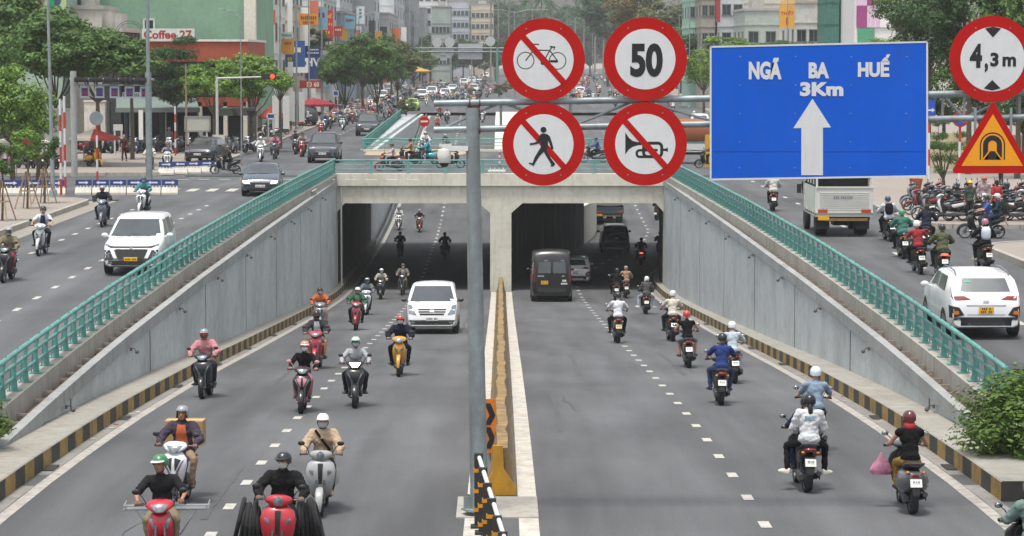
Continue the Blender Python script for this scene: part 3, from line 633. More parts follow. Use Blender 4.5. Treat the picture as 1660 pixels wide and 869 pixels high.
# ================================================================ SHARED SHAPES
RUB = mat('rubber', (.018, .018, .019), .85, 0, .25, 20); TRIM = mat('black_trim', (.02, .02, .021), .55, 0, .15, 8); METAL = mat('engine_metal', C('55575a'), .45, .6, .25, 9, dirt=.3)
CHROME = mat('chrome', C('b9bcc0'), .18, 1., .05, 4); ALLOY = mat('alloy', C('8b8e92'), .35, .8, .1, 6)
GLASS = mat('car_glass', (.03, .04, .044), .07, .1, .5, 1.2, spec=1, coat=1.); LAMPG = mat('lamp_glass', C('747d83'), .1, .25, .5, 14, coat=.9); TAIL = mat('tail_red', C('7d0d0f'), .18, 0, .15, 8, coat=.7)
TAILON = mat('tail_lit', C('c01a12'), .2, emit=((1, .06, .03), 2.5)); LAMPON = mat('headlamp_lit', C('fff4dd'), .2, emit=((1, .93, .78), 4.)); AMB = mat('amber', C('d0701c'), .25, coat=.5)
PLW = plain('dcdcd6', .5, .08); PLY = plain('e0aa1e', .5, .08); INK = mat('plate_ink', (.03, .03, .035), .6); SEATM = mat('seat_vinyl', (.02, .02, .021), .6, 0, .2, 18, bump=.4)
SKIN = mat('skin', C('c0917a'), .6, 0, .1, 14); SKIN2 = mat('skin_tan', C('a8795e'), .6, 0, .1, 14); EYE = mat('eye_dark', (.02, .016, .014), .3); HAIR = mat('hair_black', (.014, .011, .009), .55, 0, .3, 30)
def remesh(b, vox, sm=4):
    me = b.mesh('tmp', 0); o = bpy.data.objects.new('tmp', me); col.objects.link(o)
    md = o.modifiers.new('r', 'REMESH'); md.mode = 'VOXEL'; md.voxel_size = vox; md.use_smooth_shade = True
    if sm: q = o.modifiers.new('s', 'SMOOTH'); q.iterations = sm; q.factor = .5
    dg = bpy.context.evaluated_depsgraph_get(); dg.update()
    r = bpy.data.meshes.new_from_object(o.evaluated_get(dg)); bpy.data.objects.remove(o); bpy.data.meshes.remove(me); r.materials.clear()
    return r
def join_to(me, b):
    """append builder geometry to an existing mesh, keeping both materials"""
    bm = bmesh.new(); bm.from_mesh(me); t = b.mesh('t', 60); bm.from_mesh(t); bm.to_mesh(me); bm.free(); bpy.data.meshes.remove(t)
    me.polygons.foreach_set('use_smooth', [True] * len(me.polygons)); return me
def cap(b, p, q, r0, r1, n=10):
    p, q = Vector(p), Vector(q); b.ell(p, (r0,) * 3, nu=n, nv=6); b.ell(q, (r1,) * 3, nu=n, nv=6); b.tube([p, q], [r0, r1], n)
def sring(c, a, b_, e=2.4, pl='XY', n=20, tilt=0):
    o = []
    for k in range(n):
        t = 2 * PI * k / n; x = a * abs(math.cos(t)) ** (2 / e) * (1 if math.cos(t) >= 0 else -1); y = b_ * abs(math.sin(t)) ** (2 / e) * (1 if math.sin(t) >= 0 else -1)
        v = (x, y, y * tilt) if pl == 'XY' else (x, y * tilt, y); o.append((c[0] + v[0], c[1] + v[1], c[2] + v[2]))
    return o
AX = {'F': (Vector((0, -1, 0)), lambda u, v: (u, 6, v)), 'B': (Vector((0, 1, 0)), lambda u, v: (u, -6, v)), 'R': (Vector((-1, 0, 0)), lambda u, v: (6, u, v)), 'L': (Vector((1, 0, 0)), lambda u, v: (-6, u, v)), 'T': (Vector((0, 0, -1)), lambda u, v: (u, v, 8))}
def bvh_of(me): return BVHTree.FromPolygons([v.co.copy() for v in me.vertices], [tuple(p.vertices) for p in me.polygons])
def drape(b, bv, side, q, off=.006, n=6, m_=4, m=None):
    """patch with four corners q (in the side's 2D view) laid onto the surface below"""
    d, f = AX[side]; pts = []
    for j in range(m_ + 1):
        for i in range(n + 1):
            u, v = i / n, j / m_
            x = (q[0][0] * (1 - u) + q[1][0] * u) * (1 - v) + (q[3][0] * (1 - u) + q[2][0] * u) * v; y = (q[0][1] * (1 - u) + q[1][1] * u) * (1 - v) + (q[3][1] * (1 - u) + q[2][1] * u) * v
            o = Vector(f(x, y)); h = bv.ray_cast(o, d)
            if h[0] is None: h = bv.find_nearest(o + d * 5)
            pts.append(h[0] + h[1] * off if h[1].dot(d) < 0 else h[0] - d * off)
    b.add(pts, [(j * (n + 1) + i, j * (n + 1) + i + 1, (j + 1) * (n + 1) + i + 1, (j + 1) * (n + 1) + i) for j in range(m_) for i in range(n)], m); return b
def sq(x0, z0, x1, z1): return [(x0, z0), (x1, z0), (x1, z1), (x0, z1)]
def mir(q): return [(-x, z) for x, z in q]
# ================================================================ MOTORBIKES
_B = {}
def wheel_mb(r, wd, y, z):
    t = MB(); pr = [(r - .055, -wd * .42), (r - .02, -wd * .5), (r - .005, -wd * .3), (r, 0), (r - .005, wd * .3), (r - .02, wd * .5), (r - .055, wd * .42), (r - .055, -wd * .42)]
    t.lathe(pr, (0, y, z), 'X', 28, cap=False); h = MB(); h.lathe([(r - .07, -wd * .3), (r - .052, -wd * .36), (r - .052, wd * .36), (r - .07, wd * .3), (r - .07, -wd * .3)], (0, y, z), 'X', 24, cap=False)
    h.lathe([(.03, -.06), (.045, -.04), (.045, .04), (.03, .06)], (0, y, z), 'X', 12); h.lathe([(.09, -.045), (.09, -.04)], (0, y, z), 'X', 18)
    for k in range(6): a = k * PI / 3; h.tube([(0, y + .04 * math.cos(a), z + .04 * math.sin(a)), (0, y + (r - .06) * math.cos(a + .2), z + (r - .06) * math.sin(a + .2))], .012, 5)
    return t, h
def bike_parts(kind):
    """list of (part, mesh, default material key, parent part); keys: body / trim colours are set per bike"""
    if kind in _B: return _B[kind]
    P = []; sc_ = kind != 'underbone'; vesp = kind == 'classic'
    r = .265 if kind == 'scooter' else (.235 if vesp else .29); wd = .125 if sc_ else .095; yf, yr = .63, -.62
    def ad(n, b, k, par=None, sm=45): P.append((n, b if isinstance(b, bpy.types.Mesh) else b.mesh(n, sm), k, par))
    t, h = wheel_mb(r, wd, yf, r); ad('front_wheel', t, 'rub'); ad('rim', h, 'alloy', 'front_wheel'); t, h = wheel_mb(r, wd * 1.12, yr, r); ad('rear_wheel', t, 'rub'); ad('rim', h, 'alloy', 'rear_wheel')
    b = MB()
    for s in (-1, 1): b.tube([(s * .075, yf, r), (s * .07, yf - .1, r + .3), (s * .05, yf - .22, .9)], [.022, .02, .02], 8)
    b.lathe([(.04, -.09), (.04, .09)], (0, yf, r), 'X', 10); ad('fork', b, 'metal')
    rs = []
    for i in range(11):
        a = R(-25 + 165 * i / 10) if sc_ else R(-5 + 150 * i / 10); rr_ = r + .035; c = (0, yf + rr_ * math.cos(a), r + rr_ * math.sin(a)); w_ = (.075 if vesp else .062) * (.55 + .45 * math.sin(PI * i / 10))
        rs.append([(x, c[1] + dz * math.cos(a), c[2] + dz * math.sin(a)) for x, dz in ((-w_, -.05), (-w_ * .8, .0), (0, .018), (w_ * .8, 0), (w_, -.05), (0, -.012))])
    b = MB(); b.loft(rs); ad('front_fender', b, 'body')
    if vesp: Z = [(.30, .30, .10, .05), (.42, .38, .17, .07), (.6, .43, .215, .09), (.78, .43, .235, .10), (.9, .40, .20, .085), (.99, .35, .09, .06)]
    elif sc_: Z = [(.33, .30, .08, .06), (.45, .37, .13, .08), (.58, .43, .165, .10), (.74, .46, .20, .11), (.85, .44, .19, .10), (.95, .38, .11, .07)]
    else: Z = [(.36, .28, .10, .05), (.5, .32, .15, .06), (.66, .38, .17, .08), (.8, .40, .16, .09), (.9, .37, .12, .07), (.97, .33, .07, .05)]
    Z = [(z, y, a * 1.13, d) for z, y, a, d in Z]
    b = MB(); b.loft([sring((0, y, z), a, d, 2.2, 'XY') for z, y, a, d in Z]); ap = b.mesh('front_panel', 50); ad('front_panel', ap, 'body'); bv = bvh_of(ap)
    b = MB(); b.loft([sring((0, y - .075, z), a * 1.03, d * .6, 2.6, 'XY') for z, y, a, d in Z]); b.loft([sring((0, y - .12, z), a * .6, .05, 2.4, 'XY') for z, y, a, d in Z]); ad('leg_shield', b, 'trim')
    b = MB()
    if vesp:
        drape(b, bv, 'F', [(-.03, .55), (.03, .55), (.045, .9), (-.045, .9)], .012); ad('front_badge', b, 'trim')
        
        for s in (-1, 1): b = MB(); drape(b, bv, 'F', [(s * .12, .70), (s * .19, .76), (s * .19, .80), (s * .12, .78)], .01); ad('indicator', b, 'lamp')
    elif sc_:
        for s in (-1, 1): b = MB(); drape(b, bv, 'F', [(s * .02, .56), (s * .085, .62), (s * .185, .84), (s * .135, .80)], .012); ad('indicator', b, 'lamp')
        b = MB(); drape(b, bv, 'F', [(-.05, .42), (.05, .42), (.02, .54), (-.02, .54)], .012); [drape(b, bv, 'F', [(s * .03, .64), (s * .04, .64), (s * .13, .83), (s * .02, .86)], .009) for s in (-1, 1)]; ad('front_grille', b, 'trim')
    else:
        for s in (-1, 1): b = MB(); drape(b, bv, 'F', [(s * .045, .68), (s * .11, .72), (s * .15, .86), (s * .10, .84)], .012); ad('indicator', b, 'lamp')
        b = MB(); drape(b, bv, 'F', [(-.06, .45), (.06, .45), (.03, .62), (-.03, .62)], .012); ad('front_grille', b, 'trim')
    # handlebar cowl with headlight
    b = MB(); hy, hz = .37, 1.04
    if vesp: b.loft([sring((0, y, z), a * 1.12, d, 2.1, 'XZ') for y, z, a, d in ((.20, 1.05, .10, .03), (.27, 1.05, .17, .055), (.36, 1.045, .185, .085), (.44, 1.04, .14, .085), (.48, 1.035, .07, .06))])
    else: b.loft([sring((0, y, z), a * 1.12, d, 2.0, 'XZ', tilt=-.35) for y, z, a, d in ((.20, 1.06, .10, .03), (.28, 1.06, .17, .06), (.38, 1.04, .185, .085), (.46, 1.01, .13, .07), (.51, .985, .06, .04))])
    cw = b.mesh('handlebar_cowl', 50); ad('handlebar_cowl', cw, 'body'); bv = bvh_of(cw); b = MB()
    if vesp: b.lathe([(.075, .0), (.07, .03), (.03, .045)], (0, .45, 1.04), 'Y', 16)
    else: drape(b, bv, 'F', [(-.055, .955), (.055, .955), (.135, 1.055), (-.135, 1.055)], .008, 8)
    ad('headlight', b, 'head'); b = MB(); drape(b, bv, 'T', sq(-.08, .22, .08, .33), .01); ad('instrument_panel', b, 'trim')
    b = MB(); b.tube([(-.34, .27, 1.04), (-.22, .31, 1.05), (0, .33, 1.05), (.22, .31, 1.05), (.34, .27, 1.04)], .014, 8); ad('handlebar', b, 'metal')
    for s in (-1, 1): b = MB(); b.tube([(s * .235, .305, 1.048), (s * .36, .262, 1.037)], .02, 10); b.lathe([(.024, -.01), (.024, .01)], (s * .362, .262, 1.037), 'X', 10); ad('grip', b, 'rub'); b = MB(); b.tube([(s * .22, .34, 1.05), (s * .28, .35, 1.05), (s * .35, .33, 1.04)], .008, 5); ad('brake_lever', b, 'rail')
    for s in (-1, 1):
        b = MB(); b.tube([(s * .2, .32, 1.06), (s * .25, .33, 1.16), (s * .31, .31, 1.21)], .008, 6); b.ell((s * .34, .32, 1.235), (.062, .02, .042)); ad('mirror', b, 'trim')
        b = MB(); b.ell((s * .34, .303, 1.236), (.052, .008, .034)); ad('mirror_glass', b, 'mirr', 'mirror')
    # floor / spine
    b = MB()
    if sc_:
        b.loft([sring((0, y, z), a, .04, 3.5, 'XZ') for y, z, a in ((.34, .40, .10), (.26, .32, .155), (.05, .285, .165), (-.16, .30, .15))]); b.loft([sring((0, y, z), a, d, 2.6, 'XZ') for y, z, a, d in ((-.08, .42, .12, .12), (-.2, .45, .13, .2), (-.34, .45, .12, .18))])
        ad('floorboard', b, 'trim')
    else:
        b.loft([sring((0, y, z), .075, d, 2.6, 'XZ') for y, z, d in ((.34, .78, .10), (.18, .62, .10), (0, .56, .11), (-.18, .6, .12))]); ad('spine', b, 'trim')
        b = MB(); b.tube([(-.24, -.02, .29), (.24, -.02, .29)], .013, 6)
        for s in (-1, 1): b.tube([(s * .17, -.02, .29), (s * .26, -.02, .29)], .022, 8)
        ad('footrest', b, 'metal')
    # engine
    b = MB(); b.loft([sring((0, y, z), a, d, 2.8, 'XZ') for y, z, a, d in (((.12, .28, .10, .08), (.0, .28, .12, .11), (-.25, .29, .12, .11), (-.34, .3, .06, .07)) if not sc_ else ((-.2, .3, .11, .07), (-.3, .3, .13, .11), (-.5, .28, .12, .12), (-.62, .27, .09, .09)))])
    b.loft([sring((-.12, y, z), .045, d, 3, 'XZ') for y, z, d in ((-.25, .3, .06), (-.4, .29, .1), (-.66, .27, .095), (-.72, .27, .05))] if sc_ else [sring((-.09, y, z), .02, d, 3, 'XZ') for y, z, d in ((-.2, .3, .05), (-.4, .29, .07), (-.68, .28, .06))])
    b.tube([(.09, yr, r), (.1, -.3, .3)], .025, 8); ad('engine', b, 'metal')
    b = MB(); b.tube([(.1, -.05, .2), (.14, -.25, .2), (.15, -.35, .24), (.16, -.6, .29), (.17, -.86, .36)], [.02, .022, .05, .055, .045], 12); b.box((.2, -.6, .31), (.012, .3, .09), rx=.2); ad('exhaust', b, 'trim')
    for s in (-1, 1):
        b = MB(); b.tube([(s * .11, yr, r + .02), (s * .11, -.56, .62)], .013, 6)
        for k in range(6): b.lathe([(.03, -.008), (.03, .008)], (s * .11, yr + .01 * k, r + .12 + .035 * k), 'Z', 8)
        ad('shock_absorber', b, 'metal')
    # rear bodywork
    if vesp: Y = [(-.05, .55, .10, .14), (-.16, .58, .17, .16), (-.32, .55, .24, .2), (-.52, .53, .275, .21), (-.7, .55, .25, .19), (-.84, .60, .19, .14), (-.9, .63, .10, .08)]
    elif sc_: Y = [(-.12, .52, .10, .14), (-.22, .57, .14, .15), (-.4, .62, .165, .14), (-.6, .68, .16, .115), (-.78, .74, .125, .085), (-.9, .78, .08, .05)]
    else: Y = [(-.12, .62, .07, .09), (-.25, .64, .11, .10), (-.45, .68, .125, .10), (-.65, .72, .115, .085), (-.82, .76, .085, .06), (-.9, .78, .05, .04)]
    b = MB(); b.loft([sring((0, y, z), a, d, 2.5, 'XZ') for y, z, a, d in Y]); rb = b.mesh('rear_panel', 50); ad('rear_panel', rb, 'body'); bv = bvh_of(rb)
    b = MB(); sw = .15 if sc_ else .125
    b.loft([sring((0, y, z), a, d, 2.8, 'XZ') for y, z, a, d in ((-.06, .72, sw * .5, .03), (-.14, .74, sw * .8, .045), (-.3, .755, sw, .05), (-.48, .775, sw, .05), (-.55, .81, sw, .05), (-.74, .83, sw * .95, .045), (-.86, .84, sw * .6, .03))]); ad('seat', b, 'seat')
    b = MB(); b.tube([(-.13, -.6, .8), (-.15, -.85, .87), (-.09, -.97, .89), (.09, -.97, .89), (.15, -.85, .87), (.13, -.6, .8)], .014, 7); ad('grab_rail', b, 'rail')
    b = MB()
    if vesp: b.loft([sring((0, y, z), a, d, 2.2, 'XZ') for y, z, a, d in ((-.86, .66, .07, .04), (-.915, .66, .06, .035))])
    else: b.loft([sring((0, y, z), a, d, 2.2, 'XZ') for y, z, a, d in ((-.84, .775, .11, .045), (-.91, .775, .10, .038), (-.935, .775, .05, .02))])
    ad('tail_light', b, 'tail')
    for s in (-1, 1): b = MB(); b.ell((s * .13, -.89, .73), (.035, .04, .025)); ad('rear_indicator', b, 'amb')
    b = MB(); b.loft([[(x * k, y, z) for x, k in ((-.06, 1), (.06, 1), (.05, 1), (-.05, 1))] for y, z, k in ((-.7, .66, 1), (-.9, .62, 1))] if False else [sring((0, y, z), a, .012, 3, 'XZ') for y, z, a in ((-.66, .64, .07), (-.88, .64, .075), (-.98, .5, .07), (-1.0, .36, .06))]); b.box((0, -.955, .565), (.21, .015, .17), rx=-.55); ad('rear_fender', b, 'trim')
    b = MB(); b.box((0, -.972, .56), (.19, .006, .14), rx=-.5); ad('number_plate', b, 'plate')
    b = MB()
    for zz_, xs_ in ((.024, (-.05, -.03, .0, .03, .05)), (-.032, (-.062, -.04, -.018, .012, .034, .06))):
        for x in xs_: b.box((x, -.9765 - zz_ * .545, .56 + zz_), (.013, .003, .034), rx=-.5)
    ad('plate_figures', b, 'ink', 'number_plate')
    _B[kind] = P; return P
def make_bike(kind, loc, rz, body, trim=None, label='', group=None, lit=False, head=None, plate=PLW, name=None, cat='motorbike', tail=None, seat=None, wrl=0):
    ty = paint(body) if isinstance(body, str) else body
    K = dict(body=ty, trim=(plain(trim, .45) if trim else TRIM), rub=RUB, alloy=ALLOY, metal=METAL, lamp=LAMPG, head=LAMPON if lit else LAMPG, mirr=CHROME, seat=plain(seat) if seat else SEATM, rail=METAL, tail=tail or TAIL, amb=AMB, plate=plate, ink=INK)
    root = empty(name or ('scooter' if kind != 'underbone' else 'motorbike'), loc, rz); tag(root, label, cat, group)
    ob = {}
    for n_, me, k, par in bike_parts(kind): ob[n_] = mk(n_, me, K[k], ob[par] if par else root)
    if wrl: root.rotation_euler = (0, wrl, rz)
    return root
# far bikes: one mesh with the same shapes, used where the parts no longer show
_FB = {}
KEYS = ['body', 'trim', 'rub', 'alloy', 'metal', 'lamp', 'head', 'mirr', 'seat', 'rail', 'tail', 'amb', 'plate', 'ink']
def far_bike(kind, loc, rz, body, label, group, head=None):
    if kind not in _FB:
        bm = bmesh.new()
        for n_, me, k, par in bike_parts(kind):
            if n_ in ('plate_figures', 'shock_absorber', 'rim', 'mirror_glass'): continue
            c = me.copy(); c.polygons.foreach_set('material_index', [KEYS.index(k)] * len(c.polygons)); bm.from_mesh(c); bpy.data.meshes.remove(c)
        me = bpy.data.meshes.new('far_' + kind); bm.to_mesh(me); bm.free(); _FB[kind] = me
    K = dict(body=paint(body), trim=TRIM, rub=RUB, alloy=ALLOY, metal=METAL, lamp=LAMPG, head=head or LAMPG, mirr=CHROME, seat=SEATM, rail=METAL, tail=TAIL, amb=AMB, plate=PLW, ink=INK)
    return mk('scooter' if kind != 'underbone' else 'motorbike', _FB[kind], [K[k] for k in KEYS], None, label, 'motorbike', group, None, loc, rz)
# ================================================================ PEOPLE
def mirx(v, s): return (v[0] * s, v[1], v[2])
POSE = {
 'ride': dict(hip=(0, -.30, .88), chest=(0, -.20, 1.22), sh=(.18, -.20, 1.33), neck=(0, -.17, 1.40), head=(0, -.12, 1.545), el=(.31, -.04, 1.12), ha=(.31, .265, 1.055), kn=(.19, .12, .77), an=(.16, .10, .37), toe=(.18, .27, .34), grip=1),
 'wide': dict(hip=(0, -.30, .88), chest=(0, -.22, 1.22), sh=(.18, -.22, 1.33), neck=(0, -.19, 1.40), head=(0, -.14, 1.545), el=(.34, -.05, 1.13), ha=(.31, .265, 1.055), kn=(.27, .08, .78), an=(.22, .03, .36), toe=(.28, .2, .33), grip=1),
 'turn': dict(hip=(0, -.30, .88), chest=(0, -.22, 1.20), sh=(.19, -.22, 1.31), neck=(0, -.19, 1.39), head=(0, -.15, 1.535), yaw=-28, el=(.35, -.07, 1.12), ha=(.31, .265, 1.055), kn=(.21, .12, .77), an=(.17, .10, .37), toe=(.19, .27, .34), grip=1),
 'pillion': dict(hip=(0, -.64, .93), chest=(0, -.60, 1.27), sh=(.17, -.60, 1.38), neck=(0, -.59, 1.45), head=(0, -.55, 1.59), el=(.27, -.52, 1.14), ha=(.17, -.34, 1.02), kn=(.27, -.24, .82), an=(.26, -.34, .44), toe=(.30, -.18, .40)),
 'pillion_wide': dict(hip=(0, -.64, .93), chest=(0, -.60, 1.27), sh=(.17, -.60, 1.38), neck=(0, -.59, 1.45), head=(0, -.55, 1.59), el=(.27, -.52, 1.14), ha=(.17, -.34, 1.02), kn=(.34, -.30, .78), an=(.33, -.42, .38), toe=(.44, -.34, .33)),
 'stand': dict(hip=(0, 0, .90), chest=(0, .0, 1.26), sh=(.18, 0, 1.40), neck=(0, .01, 1.47), head=(0, .03, 1.61), el=(.24, -.03, 1.12), ha=(.23, .06, .86), kn=(.10, .02, .49), an=(.11, -.01, .09), toe=(.12, .17, .04)),
 'walk': dict(hip=(0, 0, .89), chest=(0, .02, 1.25), sh=(.18, .02, 1.39), neck=(0, .03, 1.46), head=(0, .05, 1.60), el=(.23, -.08, 1.12), ha=(.22, .02, .88), kn=(.09, .12, .50), an=(.10, .17, .10), toe=(.10, .34, .07), kn2=(.09, .0, .49), an2=(.10, -.28, .14), toe2=(.10, -.12, .04), el2=(.23, .08, 1.13), ha2=(.21, .26, .96)),
 'sit': dict(hip=(0, 0, .47), chest=(0, .04, .84), sh=(.18, .04, .96), neck=(0, .06, 1.03), head=(0, .10, 1.17), el=(.24, .1, .72), ha=(.14, .36, .62), kn=(.16, .42, .48), an=(.15, .40, .09), toe=(.16, .57, .04)),
}
_PM = {}
def _sd(p, k, s):
    if s < 0 and k + '2' in p: v = p[k + '2']
    else: v = p[k]
    return Vector((v[0] * s, v[1], v[2]))
def hand(b, w_, h_, s, grip):
    w_, h_ = Vector(w_), Vector(h_); d = (h_ - w_).normalized()
    if grip:      # fingers curl over the grip from behind and above, the thumb passes underneath
        for k, (ln, dx) in enumerate(((1., -.033), (1.08, -.011), (1.02, .011), (.85, .032))):
            x = h_.x + s * dx; y, z = h_.y, h_.z
            b.tube([(x, y - .015, z + .012), (x, y + .022 * ln, z + .016), (x, y + .036 * ln, z - .008), (x, y + .022 * ln, z - .034), (x, y + .002, z - .036)], [.0105, .01, .0095, .009, .007], 6)
        b.tube([(h_.x - s * .03, h_.y - .03, h_.z - .005), (h_.x - s * .052, h_.y - .002, h_.z - .018), (h_.x - s * .05, h_.y + .022, h_.z - .022)], [.013, .011, .008], 6)
    else:
        sd = Vector((0, 1, 0)) if abs(d.z) > .6 else Vector((1, 0, 0))
        for k, ln in enumerate((.068, .078, .074, .058)):
            o = h_ + sd * (-.03 + .02 * k); b.tube([o, o + d * ln * .55 + Vector((-s * .006, 0, 0)), o + d * ln + Vector((-s * .02, .004, 0))], [.0105, .0095, .007], 6)
        o = h_ + sd * .035 - d * .03; b.tube([o, o + sd * .028 + d * .02, o + sd * .034 + d * .05], [.013, .011, .008], 6)
def limbs(p, what, g=0.):
    b = MB(); V = Vector
    if what in ('body', 'top', 'short', 'jacket', 'vest'):
        hip, ch, nk, sh = V(p['hip']), V(p['chest']), V(p['neck']), V(p['sh']); M = (ch - hip).to_track_quat('Z', 'Y').to_matrix()
        t = 0 if what == 'body' else g
        M = Matrix(((1, 0, 0), (0, (ch - hip).normalized().z, (ch - hip).normalized().y), (0, -(ch - hip).normalized().y, (ch - hip).normalized().z)))
        b.ell(ch + V((0, 0, .02)), (.165 + t, .108 + t, .17 + t), M, 18, 12); b.ell((hip + ch) / 2 + V((0, 0, -.01)), (.135 + t * 1.2, .10 + t * 1.2, .17 + t), M, 18, 12); b.ell(hip + V((0, 0, .02)), (.158 + t * 1.3, .125 + t * 1.2, .11 + t), M, 18, 10)
        b.tube([V((-sh.x, sh.y, sh.z)), V((sh.x, sh.y, sh.z))], .058 + t, 10); cap(b, (0, ch.y, ch.z + .08), nk, .085 + t * .6, .058 + t * .8)
        for s in (-1, 1):
            S_, E, H = _sd(p, 'sh', s), _sd(p, 'el', s), _sd(p, 'ha', s); Wr = E + (H - E) * .78
            if what == 'body': cap(b, S_, E, .052, .04); cap(b, E, Wr, .038, .026); b.ell(H - (H - E).normalized() * .02, (.038, .046, .026) if p.get('grip') else (.024, .042, .05))
            elif what in ('top', 'jacket'): cap(b, S_, E, .056 + t, .046 + t); cap(b, E, Wr, .044 + t * 1.1, .033 + t * .7)
            elif what == 'short': cap(b, S_, S_ + (E - S_) * .72, .056 + t, .054 + t * 1.2)
            else: cap(b, S_, S_ + (E - S_) * .1, .056 + t, .054 + t)
    if what in ('body', 'trousers', 'shorts'):
        t = 0 if what == 'body' else g; hip = V(p['hip'])
        if what != 'body': b.ell(hip + V((0, 0, .0)), (.162 + t, .128 + t, .105 + t), None, 18, 10)
        for s in (-1, 1):
            K_, A, T = _sd(p, 'kn', s), _sd(p, 'an', s), _sd(p, 'toe', s); Hp = V((hip.x + s * .088, hip.y, hip.z - .02))
            if what == 'body': cap(b, Hp, K_, .078, .054); cap(b, K_, K_ + (A - K_) * .4, .052, .053); cap(b, K_ + (A - K_) * .4, A, .052, .034); cap(b, A, T, .036, .028)
            elif what == 'trousers': cap(b, Hp, K_, .085 + t, .062 + t); cap(b, K_, A + (K_ - A) * .06, .062 + t, .052 + t * .6)
            else: cap(b, Hp, K_ + (Hp - K_) * .12, .086 + t, .070 + t)
    return b
def person_mesh(pose, what):
    k = (pose, what)
    if k in _PM: return _PM[k]
    p = POSE[pose]; V = Vector; hd = V(p['head']); yw = Matrix.Rotation(R(p.get('yaw', 0)), 3, 'Z')
    def hp(x, y, z): return hd + yw @ V((x, y, z))
    if what == 'body':
        b = limbs(p, 'body'); cap(b, p['neck'], hd - V((0, .02, .06)), .054, .056)
        b.ell(hd + V((0, -.008, .022)), (.078, .098, .098), yw, 16, 12); b.ell(hp(0, .022, -.045), (.06, .068, .075), yw, 14, 10); b.ell(hp(0, .055, -.085), (.03, .03, .026), yw); b.tube([hp(0, .082, .022), hp(0, .108, -.025)], [.010, .017], 8); b.ell(hp(0, .105, -.026), (.017, .013, .011))
        for s in (-1, 1): b.ell(hp(s * .08, -.005, -.012), (.011, .02, .032), yw, 8, 6)
        me = remesh(b, .013, 3); a = MB()
        for s in (-1, 1):
            hand(a, _sd(p, 'el', s), _sd(p, 'ha', s), s, p.get('grip')); a.cur = 1
            a.ell(hp(s * .031, .083, .012), (.013, .008, .007), yw, 8, 6); a.tube([hp(s * .016, .087, .032), hp(s * .048, .076, .036)], .0042, 5); a.cur = 0
        a.cur = 2; a.ell(hp(0, .087, -.062), (.024, .009, .007), yw, 8, 6)
        join_to(me, a)
    elif what == 'shoe' or what == 'shoe2':
        s = 1 if what == 'shoe' else -1; A, T = _sd(p, 'an', s), _sd(p, 'toe', s); b = MB(); d = (T - A); d.z = min(d.z, -.0); d.normalize(); f = V((T.x - A.x, T.y - A.y, 0)).normalized(); z = T.z - .002
        r_ = V((f.y, -f.x, 0)); hl = V((A.x, A.y, z)) - f * .055; to = V((T.x, T.y, z)) + f * .045; L_ = (to - hl).length; rs = []
        for u, w_, h_ in ((0, .022, .045), (.1, .034, .075), (.3, .036, .08), (.55, .042, .055), (.8, .044, .038), (.95, .034, .026), (1, .015, .015)):
            c = hl + f * L_ * u; rs.append([c + r_ * (w_ * math.cos(2 * PI * q / 12)) + V((0, 0, h_ * max(-.35, math.sin(2 * PI * q / 12)) - .0)) for q in range(12)])
        b.loft(rs); me = b.mesh('shoe', 60)
    elif what == 'helmet' or what == 'jet':
        b = MB(); yl = []; n = 26; low = (-.02 if what == 'helmet' else -.085)
        for j in range(9):
            rs = []
            for i in range(n):
                a = 2 * PI * i / n; fr = max(0, math.sin(a)); zb = (low - .0) + (.062 - low) * (fr ** .8 if fr > .35 else fr * .4) + (0 if fr > .2 else 0); zb = zb if fr > 0 else low - .02 * (-math.sin(a))
                if what == 'jet': zb = low + (.055 - low) * (1 if fr > .62 else (fr / .62) ** 3)
                t = j / 8; z = zb + (.142 - zb) * math.sin(t * PI / 2); k2 = math.sqrt(max(0.0004, 1 - (max(z - .03, -.07) / .118) ** 2 * (.92 if z > .03 else .3))) if z < .142 else .02
                if j == 8: k2 = .03
                rs.append(hp(.113 * k2 * math.cos(a), -.012 + .135 * k2 * math.sin(a), z))
            yl.append(rs)
        b.loft(yl, cap=False); top = yl[-1]; b.add(top, [tuple(range(n))]); b.loft([[hd + (q - hd) * .93 for q in yl[0]], [hd + (q - hd) * 1.015 for q in yl[0]], [hd + (q - hd) * 1.02 + V((0, 0, .012)) for q in yl[0]]], cap=False)
        me = b.mesh('helmet', 60)
    elif what == 'peak':
        b = MB(); rs = []
        for i in range(11):
            a = R(25 + 130 * i / 10); x, y = math.cos(a), math.sin(a); k2 = math.sin(PI * i / 10) ** .5
            rs.append([hp(.112 * x, -.012 + .132 * y, .066), hp(.112 * x * (1 + .1 * k2), -.012 + .132 * y + .062 * k2, .05), hp(.112 * x * (1 + .1 * k2), -.012 + .132 * y + .062 * k2, .044), hp(.11 * x, -.012 + .13 * y, .056)])
        b.loft(rs); me = b.mesh('peak', 40)
    elif what == 'visor':
        b = MB(); rs = []
        for i in range(13):
            a = R(12 + 156 * i / 12); rs.append([hp(.117 * math.cos(a), -.008 + .142 * math.sin(a), z) for z in (.07, .02, -.04)] + [hp(.114 * math.cos(a), -.008 + .139 * math.sin(a), z) for z in (-.04, .02, .07)])
        b.loft(rs); me = b.mesh('visor', 60)
    elif what == 'mask':
        b = MB(); rs = []
        for i in range(11):
            a = R(8 + 164 * i / 10); k2 = math.sin(a); rs.append([hp((.078 - .006 * u) * math.cos(a), .004 + (.098 + .022 * math.sin(PI * u)) * k2 * (1 - .14 * u), -.004 - .02 * (1 - k2) - u * (.055 + .035 * k2)) for u in (0, .33, .66, 1)] + [hp(.072 * math.cos(a), .002 + .09 * k2, -.07), hp(.072 * math.cos(a), .002 + .085 * k2, -.01)])
        b.loft(rs); me = b.mesh('face_mask', 60)
    elif what == 'glasses':
        b = MB()
        for s in (-1, 1): b.ell(hp(s * .035, .094, .012), (.027, .007, .017), yw)
